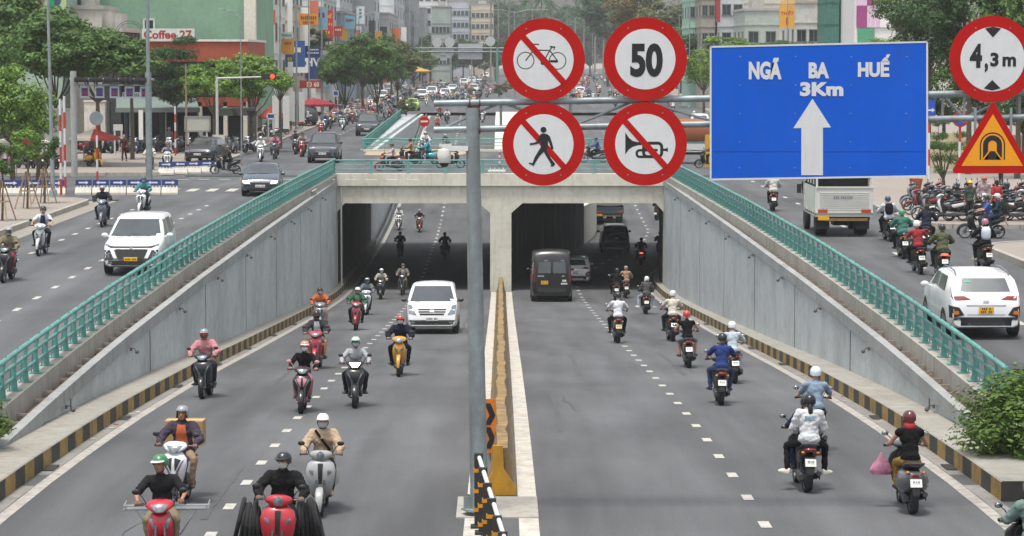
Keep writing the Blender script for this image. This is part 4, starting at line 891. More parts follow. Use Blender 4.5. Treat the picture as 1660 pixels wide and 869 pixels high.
        b.tube([hp(-.02, .1, .016), hp(.02, .1, .016)], .004, 5); me = b.mesh('glasses')
    elif what == 'strap':
        b = MB(); b.tube([hp(.1, -.01, -.01), hp(.083, .01, -.06), hp(.04, .03, -.118), hp(0, .035, -.125), hp(-.04, .03, -.118), hp(-.083, .01, -.06), hp(-.1, -.01, -.01)], .007, 5); me = b.mesh('strap')
    elif what == 'scarf':
        b = MB(); nk = V(p['neck']); b.lathe([(.075, -.03), (.10, .0), (.098, .05), (.085, .085), (.07, .09)], (nk.x, nk.y + .01, nk.z - .0), n=18); me = b.mesh('scarf', 60)
    elif what == 'hair':
        b = MB(); b.ell(hp(0, -.03, .02), (.088, .088, .10), yw, 14, 10); b.ell(hp(0, -.07, -.06), (.065, .045, .09), yw, 12, 8); me = remesh(b, .014, 2)
    elif what == 'ponytail':
        b = MB(); b.tube([hp(0, -.10, -.03), hp(0, -.135, -.08), hp(.01, -.13, -.18), hp(.02, -.11, -.28), hp(.02, -.10, -.36)], [.03, .045, .045, .035, .012], 10); b.ell(hp(0, -.075, -.06), (.06, .04, .06)); me = b.mesh('hair', 60)
    elif what == 'backpack':
        ch = V(p['chest']); b = MB(); b.loft([sring((0, ch.y - y, ch.z + dz), a, h, 3, 'XZ') for y, dz, a, h in ((.10, .0, .15, .21), (.15, -.01, .155, .22), (.22, -.02, .145, .20), (.27, -.03, .11, .16), (.285, -.04, .06, .1))])
        for s in (-1, 1): b.tube([(s * .10, ch.y - .1, ch.z + .17), (s * .12, ch.y + .03, ch.z + .21), (s * .13, ch.y + .13, ch.z + .1), (s * .13, ch.y + .11, ch.z - .1)], .018, 6)
        me = b.mesh('backpack', 60)
    elif what == 'bagstrap':
        ch = V(p['chest']); b = MB(); rs = []
        for t in range(13): u = t / 12; x = -.13 + .26 * u; z = ch.z - .17 + .35 * u; b_y = ch.y + .015 + .135 * math.sqrt(max(.05, 1 - (x / .19) ** 2 * .8)) ; rs.append([(x - .016, b_y, z + .016), (x + .016, b_y, z - .016), (x + .016, b_y - .03, z - .016), (x - .016, b_y - .03, z + .016)])
        b.loft(rs); me = b.mesh('bag_strap', 60)
    elif what == 'chest':
        t = person_mesh(pose, 'jacket'); bv = bvh_of(t); ch = V(p['chest']); b = MB(); drape(b, bv, 'F', [(-.12, ch.z - .26), (.12, ch.z - .26), (.065, ch.z + .14), (-.065, ch.z + .14)], .012, 8, 10); me = b.mesh('shirt_front', 60)
    elif what == 'print':
        t = person_mesh(pose, 'jacket'); bv = bvh_of(t); ch = V(p['chest']); b = MB()
        for i in range(9): x = -.09 + .0225 * i; drape(b, bv, 'B', [(x, ch.z + .03 + (i % 3) * .008), (x + .016, ch.z + .03), (x + .018, ch.z + .085 + (i % 2) * .015), (x + .004, ch.z + .08)], .006, 1, 2)
        drape(b, bv, 'B', [(-.10, ch.z - .0), (.09, ch.z + .012), (.09, ch.z + .02), (-.10, ch.z + .012)], .006, 6, 1); me = b.mesh('back_print', 60)
    else:
        g = {'top': .010, 'short': .012, 'jacket': .034, 'vest': .012, 'trousers': .004, 'shorts': .004}[what]; me = remesh(limbs(p, what, g), .016, 3)
        if what in ('top', 'short', 'jacket', 'vest', 'trousers'):    # folds
            rn = random.Random(7)
            from mathutils import noise
            for v in me.vertices: n_ = noise.noise(Vector((v.co.x * 7, v.co.y * 7, v.co.z * 13)) + Vector((3, 1, 0))) + .6 * noise.noise(v.co * 24); v.co += v.normal * n_ * (.012 if what != 'jacket' else .02)
    _PM[k] = me; return me
MOUTH = mat('lips', C('8a4a40'), .6)
def make_person(pose, loc, rz, top='short', tc='ffffff', legs='trousers', lc='22252b', hel='helmet', hc='222222', mask=None, skin=None, shoe='2a2a2a', extra=(), label='', group=None, peak=True, wrl=0, name='person'):
    sk = skin or SKIN; root = mk(name, person_mesh(pose, 'body'), [sk, EYE, MOUTH], None, label, 'person', group, None, loc, rz)
    mk({'top': 'shirt', 'short': 'shirt', 'jacket': 'jacket', 'vest': 'vest'}[top], person_mesh(pose, top), cloth(tc), root); mk(legs, person_mesh(pose, legs), cloth(lc), root)
    if shoe:
        for s in ('shoe', 'shoe2'): mk('shoe', person_mesh(pose, s), plain(shoe, .6), root)
    if hel:
        h = mk('helmet', person_mesh(pose, hel), paint(hc), root)
        if hel == 'helmet' and peak: mk('peak', person_mesh(pose, 'peak'), paint(peak if isinstance(peak, str) else hc), h)
        if hel == 'jet' and peak: mk('visor', person_mesh(pose, 'visor'), GLASS, h)
        mk('strap', person_mesh(pose, 'strap'), TRIM, h)
    else: mk('hair', person_mesh(pose, 'hair'), HAIR, root)
    if mask: mk('face_mask', person_mesh(pose, 'mask'), cloth(mask), root)
    for e in extra:
        k, c = e if isinstance(e, tuple) else (e, None)
        mk({'bagstrap': 'bag_strap', 'chest': 'shirt_front', 'print': 'back_print', 'ponytail': 'hair'}.get(k, k), person_mesh(pose, k), HAIR if k == 'ponytail' else (GLASS if k == 'glasses' else cloth(c)), root)
    if wrl: root.rotation_euler = (0, wrl, rz)
    return root
_FP = {}
def far_person(pose, loc, rz, tc, lc, hc, label, group, top='top', hel='helmet', sk=SKIN):
    k = (pose, top, hel)
    if k not in _FP:
        bm = bmesh.new()
        for i, w_ in enumerate(('body', top, 'trousers', hel or 'hair', 'shoe', 'shoe2')):
            me = person_mesh(pose, w_); c = me.copy(); c.polygons.foreach_set('material_index', [min(i, 4)] * len(c.polygons))
            b2 = bmesh.new(); b2.from_mesh(c)
            if i in (1, 2): pass
            b2.to_mesh(c); b2.free(); bm.from_mesh(c); bpy.data.meshes.remove(c)
        me = bpy.data.meshes.new('far_person'); bm.to_mesh(me); bm.free(); _FP[k] = me
    return mk('person', _FP[k], [sk, cloth(tc), cloth(lc), paint(hc) if hel else HAIR, TRIM], None, label, 'person', group, None, loc, rz)
# ================================================================ CARS
_CM = {}
def car_parts(key, sp):
    """body lofted from side-view stations; windows, lamps and trim are laid onto it as separate patches"""
    if key in _CM: return _CM[key]
    L_, W_, H_, belt, side = sp['L'], sp['W'], sp['H'], sp['belt'], sp['side']; zl_ = sp.get('zl', .22); tum = sp.get('tum', .2)
    ys = sorted({round(y, 3) for y, z in side} | {round(-L_ / 2 + L_ * i / 24, 3) for i in range(1, 24)}); rings = []
    for y in ys:
        zt = interp(side, y); e = abs(y) / (L_ / 2); h = W_ / 2 * (1 - sp.get('round', .13) * e ** 7); b0 = zl_ + .1 * e ** 8; bt = min(belt + sp.get('rise', 0) * (y < 0), zt); t = max(0, (zt - bt) / (H_ - belt)); rh = h * (1 - tum * min(1, t))
        c_ = sp.get('crown', .03)
        if zt > bt + .03: top = [(h * .955, bt), (rh + (h * .955 - rh) * .12, zt - .075), (rh * .9, zt - .02), (rh * .5, zt + c_ * .3), (0, zt + c_ * .5)]
        else: top = [(h * .94, bt - .03), (h * .85, bt + .0), (h * .7, bt + .02), (h * .35, bt + .035), (0, bt + .04)]
        half = [(0, b0), (h * .82, b0), (h * .955, b0 + .06), (h * .995, b0 + .22), (h, (b0 + bt) / 2 + .06), (h * .985, max(b0 + .3, bt - .09))] + top
        rings.append([(x, y, z) for x, z in half] + [(-x, y, z) for x, z in half[-2:0:-1]])
    b = MB(); b.loft(rings); body = b.mesh('body', 50); bv = bvh_of(body); P = [('body', body, 'paint', None)]
    def ad(n, b, k, par=None, sm=40): P.append((n, b.mesh(n, sm), k, par))
    def dp(n, side_, quads, k, off=.006, par=None, nn=8, mm=5):
        b = MB(); [drape(b, bv, side_, q, off, nn, mm) for q in quads]; ad(n, b, k, par)
    for nm, sd, qs, k in sp['patch']:
        if sd in 'RL2':
            for q in qs:
                for s_ in ('R', 'L'): dp(nm, s_, [q], k)
        elif nm in ('headlight', 'tail_light', 'fog_light', 'lamp_inner', 'fog_surround', 'exhaust_tip'):
            for q in qs: dp(nm, sd, [q], k, .012 if nm == 'lamp_inner' else .008); dp(nm, sd, [mir(q)], k, .012 if nm == 'lamp_inner' else .008)
        else: dp(nm, sd, qs, k, .014 if nm in ('grille_bar', 'badge', 'number_plate', 'sticker') else (.018 if nm == 'plate_figures' else .006))
    r, (wf, wr) = sp.get('wr', .33), sp['axles']; arch = []
    for y in (wf, wr):
        n = 12; a_ = [(y + (r + .045) * math.cos(PI * i / n), r + (r + .045) * math.sin(PI * i / n)) for i in range(n + 1)]
        arch += [[(a_[i][0], .2), (a_[i + 1][0], .2), a_[i + 1], a_[i]] for i in range(n)]
    for s_ in 'RL': b = MB(); [drape(b, bv, s_, q, .004, 1, 2) for q in arch]; ad('wheel_arch', b, 'trim')
    # door shut lines
    for s_ in 'RL':
        b = MB()
        for y in sp.get('seams', (.75, -.2, -1.1)): drape(b, bv, s_, [(y - .004, .34), (y + .004, .34), (y + .004, belt), (y - .004, belt)], .004, 1, 6)
        ad('door_seam', b, 'trim'); b = MB()
        for y in sp.get('handles', (.0, -.95)): drape(b, bv, s_, sq(y - .09, belt - .16, y + .09, belt - .13), .02, 2, 1)
        ad('door_handle', b, 'paint')
    for s_ in (-1, 1):
        for y in (wf, wr):
            t = MB(); x = s_ * (W_ / 2 - .105); q = [(r * .66, -.1), (r * .9, -.11), (r * .985, -.09), (r, 0), (r * .985, .09), (r * .9, .11), (r * .66, .1)]; t.lathe(q, (x, y, r), 'X', 28); ad('wheel', t, 'rub')
            h = MB(); o = s_ * .108; h.lathe([(r * .60, o * .55), (r * .66, o), (r * .68, o), (r * .68, -o)], (x, y, r), 'X', 24); h.lathe([(.05, o * .5), (.05, o * 1.02)], (x, y, r), 'X', 12)
            for k in range(5): a = k * 2 * PI / 5; h.box((x + o * .9, y + r * .34 * math.cos(a), r + r * .34 * math.sin(a)), (.02, r * .62, .07), rx=a)
            ad('rim', h, 'alloy', len(P) - 1)
    my, mz = sp.get('mirror', (.95, belt + .06))
    for s_ in (-1, 1): b = MB(); b.ell((s_ * (W_ / 2 + .11), my, mz), (.105, .06, .075)); b.tube([(s_ * (W_ / 2 - .06), my, mz - .04), (s_ * (W_ / 2 + .08), my, mz - .03)], .025, 6); ad('mirror', b, 'mirror')
    if sp.get('rails'):
        for s_ in (-1, 1): x = s_ * W_ / 2 * (1 - tum) * .9; b = MB(); b.tube([(x, y, interp(side, y) + dz) for y, dz in ((-1.5, .0), (-1.3, .055), (-.5, .06), (.1, .04), (.25, -.01))], .018, 6); ad('roof_rail', b, 'railc')
    b = MB(); b.tube([(-.45, sp['wip'][0] + .0, sp['wip'][1]), (.1, sp['wip'][0] - .02, sp['wip'][1] + .05)], .009, 5); b.tube([(.15, sp['wip'][0], sp['wip'][1]), (.65, sp['wip'][0] - .02, sp['wip'][1] + .05)], .009, 5); ad('wiper', b, 'trim')
    _CM[key] = P; return P
def win(y0, y1, z0, z1, s0=0, s1=0): return [(y0, z0), (y1, z0), (y1 + s1, z1), (y0 + s0, z1)]
def plate_figs(z, w_=.4, h=.05, n=8): return [sq(-w_ / 2 + w_ * (i + .18) / n, z - h / 2, -w_ / 2 + w_ * (i + .8) / n, z + h / 2) for i in range(n) if i != 3]
CARS = {
 'mpv': dict(L=4.5, W=1.76, H=1.72, belt=1.06, axles=(1.42, -1.36), wip=(1.14, 1.12), mirror=(.75, 1.12), seams=(.8, -.25, -1.2), rise=.05, tum=.25,
    side=[(-2.25, .5), (-2.235, .98), (-2.15, 1.18), (-1.96, 1.60), (-1.75, 1.68), (-.5, 1.72), (.1, 1.68), (1.12, 1.08), (1.6, 1.0), (2.0, .90), (2.17, .78), (2.25, .5)],
    patch=[('windscreen', 'F', [[(-.76, 1.12), (.76, 1.12), (.60, 1.58), (-.60, 1.58)]], 'glass'), ('rear_window', 'B', [[(-.6, 1.17), (.6, 1.17), (.53, 1.56), (-.53, 1.56)]], 'glass'),
     ('side_window', '2', [win(.72, -.2, 1.12, 1.56, -.5, 0), win(-.27, -1.18, 1.12, 1.58, 0, .05), win(-1.25, -1.9, 1.16, 1.52, 0, .16)], 'glass'),
     ('grille', 'F', [[(-.40, .54), (.40, .54), (.52, .81), (-.52, .81)]], 'trim'), ('grille_bar', 'F', [[(-.72, .88), (.72, .88), (.6, .83), (-.6, .83)]], 'trim'),
     ('fog_surround', 'F', [[(.50, .50), (.78, .50), (.80, .78), (.62, .78)]], 'trim'), ('headlight', 'F', [[(.56, .56), (.74, .56), (.76, .70), (.60, .70)], [(.52, .84), (.80, .90), (.80, .94), (.5, .88)]], 'lamp'), ('tail_light', 'B', [[(.62, .90), (.80, .90), (.70, 1.3), (.62, 1.3)]], 'tail'),
     ('bumper', 'F', [[(-.72, .33), (.72, .33), (.66, .47), (-.66, .47)]], 'trim'), ('fog_light', 'F', [[(.55, .38), (.66, .38), (.66, .44), (.55, .44)]], 'lamp'), ('badge', 'F', [[(-.045, .82), (.045, .82), (0, .90), (0, .90)]], 'chrome'),
     ('number_plate', 'F', [sq(-.2, .46, .2, .57)], 'plate'), ('plate_figures', 'F', plate_figs(.515, .34), 'ink'), ('rear_bumper', 'B', [sq(-.7, .32, .7, .45)], 'trim'), ('number_plate', 'B', [sq(-.2, .72, .2, .85)], 'plate')]),
 'hatch_suv': dict(L=4.2, W=1.80, H=1.57, belt=1.02, axles=(1.3, -1.3), wip=(1.15, 1.05), mirror=(.75, 1.06), seams=(.7, -.25), handles=(.0, -.9), rails=1, rise=.06, tum=.22,
    side=[(-2.1, .5), (-2.09, .80), (-2.03, .95), (-1.93, 1.12), (-1.62, 1.48), (-1.3, 1.53), (-.2, 1.57), (.4, 1.52), (1.12, 1.04), (1.5, .98), (1.9, .90), (2.05, .75), (2.1, .5)],
    patch=[('windscreen', 'F', [[(-.68, 1.08), (.68, 1.08), (.58, 1.47), (-.58, 1.47)]], 'glass'), ('rear_window', 'B', [[(-.60, 1.14), (.60, 1.14), (.52, 1.44), (-.52, 1.44)]], 'glass'),
     ('side_window', '2', [win(.7, -.2, 1.1, 1.44, -.32, 0), win(-.28, -1.25, 1.1, 1.44, 0, .1)], 'glass'), ('grille', 'F', [[(-.45, .5), (.45, .5), (.5, .72), (-.5, .72)]], 'trim'),
     ('headlight', 'F', [[(.52, .62), (.78, .62), (.8, .74), (.55, .74)]], 'lamp'), ('tail_light', 'B', [[(.36, .965), (.74, .945), (.76, 1.035), (.52, 1.045)]], 'tail'),
     ('fog_surround', 'B', [[(.52, .60), (.84, .52), (.85, .82), (.64, .78)]], 'trim'), ('lamp_inner', 'B', [[(.64, .62), (.78, .61), (.78, .70), (.66, .70)]], 'tailon'),
     ('rear_bumper', 'B', [[(-.80, .30), (.80, .30), (.78, .55), (-.78, .55)]], 'trim'), ('skid_plate', 'B', [sq(-.45, .36, .45, .42)], 'chrome'), ('boot_seam', 'B', [[(-.45, .815), (.45, .815), (.48, .83), (-.48, .83)], [(-.45, .60), (.45, .60), (.45, .612), (-.45, .612)]], 'trim'), ('badge', 'B', [[(-.07, .89), (.07, .89), (.06, .94), (-.06, .94)]], 'chrome'),
     ('number_plate', 'B', [sq(-.18, .64, .18, .79)], 'plate'), ('plate_figures', 'B', plate_figs(.75, .22, .05, 5) + plate_figs(.68, .28, .05, 6), 'ink'), ('sticker', 'B', [sq(-.46, 1.34, -.34, 1.38)], 'sticker'), ('number_plate', 'F', [sq(-.2, .42, .2, .53)], 'plate')]),
 'suv': dict(L=4.85, W=1.88, H=1.83, belt=1.15, axles=(1.45, -1.4), wr=.38, zl=.3, wip=(1.27, 1.17), mirror=(.9, 1.22), rails=1, tum=.22,
    side=[(-2.42, .55), (-2.41, 1.05), (-2.33, 1.25), (-2.15, 1.70), (-1.9, 1.79), (-.4, 1.83), (.4, 1.79), (1.22, 1.17), (1.6, 1.12), (2.15, 1.06), (2.36, .92), (2.42, .55)],
    patch=[('windscreen', 'F', [[(-.72, 1.21), (.72, 1.21), (.62, 1.72), (-.62, 1.72)]], 'glass'), ('rear_window', 'B', [[(-.62, 1.25), (.62, 1.25), (.56, 1.66), (-.56, 1.66)]], 'glass'),
     ('side_window', '2', [win(.8, -.2, 1.2, 1.68, -.32, 0), win(-.27, -1.2, 1.2, 1.68, 0, .05), win(-1.27, -2.0, 1.24, 1.62, 0, .12)], 'glass'), ('grille', 'F', [[(-.40, .72), (.40, .72), (.48, .98), (-.48, .98)]], 'trim'), ('grille_bar', 'F', [[(-.42, .80), (.42, .80), (.43, .83), (-.43, .83)], [(-.45, .88), (.45, .88), (.46, .91), (-.46, .91)], [(-.48, .96), (.48, .96), (.49, .99), (-.49, .99)], [(-.40, .71), (.40, .71), (.41, .735), (-.41, .735)]], 'chrome'),
     ('headlight', 'F', [[(.52, .86), (.82, .88), (.84, 1.0), (.54, 1.0)]], 'lamp'), ('bumper', 'F', [[(-.8, .34), (.8, .34), (.74, .60), (-.74, .60)]], 'trim'), ('skid_plate', 'F', [[(-.62, .44), (.62, .44), (.7, .52), (-.7, .52)]], 'chrome'), ('fog_light', 'F', [[(.55, .54), (.7, .54), (.7, .6), (.55, .6)]], 'lamp'),
     ('tail_light', 'B', [[(.66, 1.0), (.84, 1.0), (.78, 1.32), (.68, 1.32)]], 'tail'), ('number_plate', 'F', [sq(-.22, .54, .22, .66)], 'plate'), ('plate_figures', 'F', plate_figs(.6, .38, .06), 'ink'), ('number_plate', 'B', [sq(-.2, .9, .2, 1.03)], 'plate'), ('rear_bumper', 'B', [sq(-.75, .38, .75, .6)], 'trim')]),
 'sedan': dict(L=4.6, W=1.78, H=1.46, belt=.98, axles=(1.42, -1.3), wip=(1.2, 1.0), mirror=(.8, 1.0), tum=.24,
    side=[(-2.3, .5), (-2.28, .88), (-2.15, 1.02), (-1.65, 1.05), (-1.0, 1.40), (-.4, 1.46), (.15, 1.44), (1.15, .99), (1.6, .92), (2.1, .80), (2.26, .68), (2.3, .5)],
    patch=[('windscreen', 'F', [[(-.68, 1.03), (.68, 1.03), (.56, 1.39), (-.56, 1.39)]], 'glass'), ('rear_window', 'B', [[(-.62, 1.08), (.62, 1.08), (.5, 1.36), (-.5, 1.36)]], 'glass'),
     ('side_window', '2', [win(.75, -.2, 1.03, 1.36, -.4, 0), win(-.27, -1.15, 1.03, 1.36, 0, .2)], 'glass'), ('grille', 'F', [[(-.42, .48), (.42, .48), (.45, .68), (-.45, .68)]], 'trim'), ('grille_bar', 'F', [[(-.44, .66), (.44, .66), (.45, .69), (-.45, .69)]], 'chrome'),
     ('headlight', 'F', [[(.48, .60), (.78, .64), (.80, .74), (.52, .71)]], 'lamp'), ('bumper', 'F', [[(-.6, .30), (.6, .30), (.55, .42), (-.55, .42)]], 'trim'), ('tail_light', 'B', [[(.45, .78), (.82, .78), (.82, .93), (.50, .93)]], 'tail'), ('number_plate', 'F', [sq(-.22, .44, .22, .55)], 'plate'), ('plate_figures', 'F', plate_figs(.495, .38), 'ink'), ('number_plate', 'B', [sq(-.2, .62, .2, .75)], 'plate')]),
 'van': dict(L=5.1, W=1.94, H=1.93, belt=1.22, axles=(1.62, -1.5), wip=(1.95, 1.18), mirror=(1.5, 1.26), tum=.22, seams=(1.3, .35, -1.0), handles=(.5, .2), crown=.06, round=.10,
    side=[(-2.55, .5), (-2.53, 1.2), (-2.45, 1.78), (-2.2, 1.88), (0, 1.93), (.75, 1.90), (1.1, 1.80), (1.86, 1.22), (2.15, 1.10), (2.42, .95), (2.52, .75), (2.55, .5)],
    patch=[('windscreen', 'F', [[(-.84, 1.22), (.84, 1.22), (.68, 1.78), (-.68, 1.78)]], 'glass'), ('rear_window', 'B', [[(-.72, 1.25), (.72, 1.25), (.66, 1.75), (-.66, 1.75)]], 'glass'),
     ('side_window', '2', [win(1.3, .4, 1.25, 1.68, -.4, 0), win(.3, -.95, 1.25, 1.72), win(-1.05, -2.3, 1.25, 1.72)], 'glass'),
     ('grille', 'F', [[(-.52, .90), (.52, .90), (.56, .965), (-.56, .965)], [(-.50, .81), (.50, .81), (.52, .875), (-.52, .875)], [(-.44, .72), (.44, .72), (.47, .785), (-.47, .785)]], 'trim'), ('badge', 'F', [[(-.09, .83), (.09, .83), (.08, .92), (-.08, .92)]], 'chrome'),
     ('headlight', 'F', [[(.58, .72), (.86, .76), (.90, 1.10), (.76, 1.08)]], 'lamp'), ('bumper', 'F', [[(-.80, .36), (.80, .36), (.82, .52), (-.82, .52)]], 'trim'), ('bumper_centre', 'F', [[(-.24, .36), (.24, .36), (.24, .42), (-.24, .42)]], 'paint'), ('fog_light', 'F', [[(.64, .42), (.78, .42), (.78, .49), (.64, .49)]], 'lamp'),
     ('number_plate', 'F', [sq(-.24, .52, .24, .64)], 'plate'), ('plate_figures', 'F', plate_figs(.58, .42, .075, 9), 'ink'), ('tail_light', 'B', [sq(.78, .9, .92, 1.3)], 'tail'), ('number_plate', 'B', [sq(-.2, .8, .2, .93)], 'plate')]),
 'high_van': dict(L=5.9, W=2.06, H=2.58, belt=1.35, axles=(1.9, -1.75), wip=(2.3, 1.4), mirror=(1.75, 1.5), tum=.10, crown=.08, round=.09, seams=(1.6, .4, -.9),
    side=[(-2.95, .5), (-2.94, 1.4), (-2.88, 2.35), (-2.7, 2.52), (0, 2.58), (1.0, 2.5), (1.35, 2.3), (2.1, 1.42), (2.6, 1.2), (2.88, 1.0), (2.95, .6)],
    patch=[('rear_window', 'B', [[(-.70, 1.46), (-.06, 1.46), (-.06, 2.02), (-.66, 2.02)], [(.06, 1.46), (.70, 1.46), (.66, 2.02), (.06, 2.02)]], 'glass'), ('windscreen', 'F', [[(-.85, 1.45), (.85, 1.45), (.75, 2.2), (-.75, 2.2)]], 'glass'), ('side_window', '2', [win(1.6, .5, 1.45, 2.0, -.3, 0), win(.35, -.9, 1.45, 2.0), win(-1.0, -2.6, 1.45, 2.0)], 'glass'),
     ('tail_light', 'B', [[(.86, 1.0), (.965, 1.0), (.955, 1.75), (.87, 1.75)]], 'tail'), ('rear_bumper', 'B', [sq(-.96, .50, .96, .72)], 'trim'), ('door_gap', 'B', [sq(-.008, .75, .008, 2.4), sq(-.85, .76, .85, .775)], 'ink2'), ('number_plate', 'B', [sq(-.55, .90, -.2, 1.08)], 'plate'), ('plate_figures', 'B', [[(a + -.375, c) for a, c in q] for q in plate_figs(1.03, .24, .05, 5) + plate_figs(.95, .28, .05, 6)], 'ink'),
     ('lettering_block', 'B', [[(.45 + i * .055, .89), (.49 + i * .055, .89), (.49 + i * .055, .97), (.45 + i * .055, .97)] for i in range(6)] + [[(.52 + i * .07, 1.03), (.57 + i * .07, 1.03), (.57 + i * .07, 1.13), (.52 + i * .07, 1.13)] for i in range(3)] + [sq(.5, 1.30, .62, 1.33), sq(-.72, 1.30, -.4, 1.33)], 'white'), ('brake_lamp', 'B', [[(-.40, 2.05), (-.2, 2.05), (-.2, 2.12), (-.40, 2.12)], [(.42, 2.05), (.62, 2.05), (.62, 2.12), (.42, 2.12)]], 'lamp'), ('headlight', 'F', [sq(.6, .95, .95, 1.15)], 'lamp')]),
}
def make_car(kind, loc, rz, color, label, group=None, plate=PLW, name='car', cat='car', lit=False, rails=None, mirror=None, metal=False):
    pm = paint(color); K = dict(paint=pm, glass=GLASS, trim=TRIM, lamp=LAMPON if lit else LAMPG, tail=TAIL, tailon=AMB, chrome=CHROME, plate=plate, ink=INK, ink2=DARK, rub=RUB, alloy=ALLOY, mirror=paint(mirror) if mirror else pm, railc=ALLOY, white=PLW, sticker=plain('2fb08c'))
    root = empty(name, loc, rz); tag(root, label, cat, group); obs = []
    for n_, me, k, par in car_parts(kind, CARS[kind]):
        p = root if par is None else obs[par if isinstance(par, int) else 0]; obs.append(mk(n_, me, K[k], p))
    return root
def make_truck(loc, rz, cab, box, label, cage=False, tarp=None, low=False, group=None, name='truck'):
    """small lorry: cab, chassis, cargo body, lamps, six wheels"""
    root = empty(name, loc, rz); tag(root, label, 'truck', group); W_ = 1.9; bw = 2.06; H_ = 1.15
    b = MB(); b.loft([sring((0, y, z), a, h, 6, 'XZ') for y, z, a, h in ((1.0, 1.3, .9, .75), (2.3, 1.3, .92, .76), (2.5, 1.15, .9, .62), (2.56, 1.0, .86, .45))]); cb = b.build('cab', paint(cab), root); bv = bvh_of(cb.data)
    b = MB(); drape(b, bv, 'F', [(-.78, 1.25), (.78, 1.25), (.72, 1.85), (-.72, 1.85)]); b.build('windscreen', GLASS, root); b = MB(); [drape(b, bv, s, win(2.2, 1.35, 1.3, 1.85, -.1, 0)) for s in 'RL']; b.build('side_window', GLASS, root)
    b = MB(); drape(b, bv, 'F', sq(-.6, .75, .6, 1.0)); b.build('grille', TRIM, root)
    for s in (-1, 1): b = MB(); drape(b, bv, 'F', sq(s * .62, .72, s * .84, .92)); b.build('headlight', LAMPG, root); b = MB(); b.box((s * 1.08, 2.2, 1.5), (.16, .06, .34)); b.build('mirror', TRIM, root)
    b = MB(); b.box((-.4, -.2, .62), (.12, 4.6, .16)); b.box((.4, -.2, .62), (.12, 4.6, .16)); b.box((0, -2.3, .66), (1.9, .1, .14)); b.box((0, -1.2, .5), (.5, .9, .3)); b.build('chassis', TRIM, root, smooth=0)
    z0 = .78
    bm_ = paint(box)
    b = MB(); b.box((0, -.85, z0), (bw, 3.4, .12)); hh = 1.0 if not low else .45
    for s in (-1, 1):
        b.box((s * (bw / 2 - .02), -.85, z0 + hh / 2), (.04, 3.4, hh))
        for k in range(6): b.box((s * (bw / 2 + .005), -2.4 + k * .62, z0 + hh / 2), (.03, .06, hh))
    b.box((0, .85, z0 + hh / 2), (bw, .04, hh)); b.build('cargo_body', bm_, root, smooth=0)
    b = MB(); b.box((0, -2.555, z0 + hh / 2 + .03), (bw - .02, .05, hh))
    for k in range(9): b.box((0, -2.59, z0 + .2 + k * .075 if not low else z0 + .05 + k * .04), (bw - .3, .025, .022))
    b.box((0, -2.585, z0 + hh + .0), (bw, .06, .06)); b.box((0, -2.585, z0 + .1), (bw, .06, .05)); b.build('tailgate', bm_, root, smooth=0)
    if cage:
        b = MB()
        for s in (-1, 1):
            b.box((s * (bw / 2 - .04), -2.55, 2.55), (.07, .07, 1.5))
            for k in range(5): b.box((s * (bw / 2 - .03), -2.5 + k * .83, 2.55), (.04, .05, 1.4))
            for k in range(3): b.box((s * (bw / 2 - .03), -.85, 2.1 + k * .5), (.03, 3.4, .05))
        b.box((0, -2.55, 3.25), (bw, .06, .08)); b.build('cargo_frame', bm_, root, smooth=0); b = MB(); b.box((0, .85, 2.5), (bw, .05, 1.6)); b.box((0, -.6, 2.4), (bw - .2, 2.6, 1.5)); b.build('cage_shade_box', plain('242526', .9), root, smooth=0)  # near-black box added inside the cage paints the shade of its interior
        b = MB(); b.box((0, -.85, 3.3), (bw, 3.4, .06)); b.build('roof_panel', plain('cfd0cc'), root, smooth=0)
        b = MB(); [b.box((x, -2.61, 1.42), (.055, .006, .09)) for x in (-.36, -.29, -.22, -.1, -.03, .04, .12, .19, .26)]; b.build('painted_number', plain('8b8d8f'), root, smooth=0)
    if tarp: b = MB(); b.loft([sring((0, y, z), a, h, 4, 'XZ') for y, z, a, h in ((-2.5, 1.9, 1.0, .55), (-1.5, 2.0, 1.02, .7), (0, 2.0, 1.02, .7), (.8, 1.95, 1.0, .6))]); b.build('tarpaulin', cloth(tarp), root)
    for s in (-1, 1):
        b = MB(); b.box((s * .78, -2.62, .93), (.34, .03, .12)); b.build('tail_light', mat('truck_tail', C('b5482a'), .3, coat=.4), root, smooth=0)
        b = MB(); b.box((s * .72, -2.1, .5), (.5, .03, .5)); b.build('mud_flap', plain('2e2e2c'), root, smooth=0)
        for y, wd in ((1.75, .2), (-1.55, .42)):
            t = MB(); r = .39; t.lathe([(r * .6, -wd / 2), (r * .92, -wd / 2), (r, -wd * .35), (r, wd * .35), (r * .92, wd / 2), (r * .6, wd / 2)], (s * (.93 - wd / 2), y, r), 'X', 24); t.build('wheel', RUB, root)
    b = MB(); b.box((-.75, -2.64, .68), (.4, .02, .16)); b.build('number_plate', PLY, root, smooth=0); b = MB(); b.box((.1, -2.5, .62), (1.5, .08, .1)); b.build('rear_bumper', plain('9a7e4e', .7), root, smooth=0)
    return root
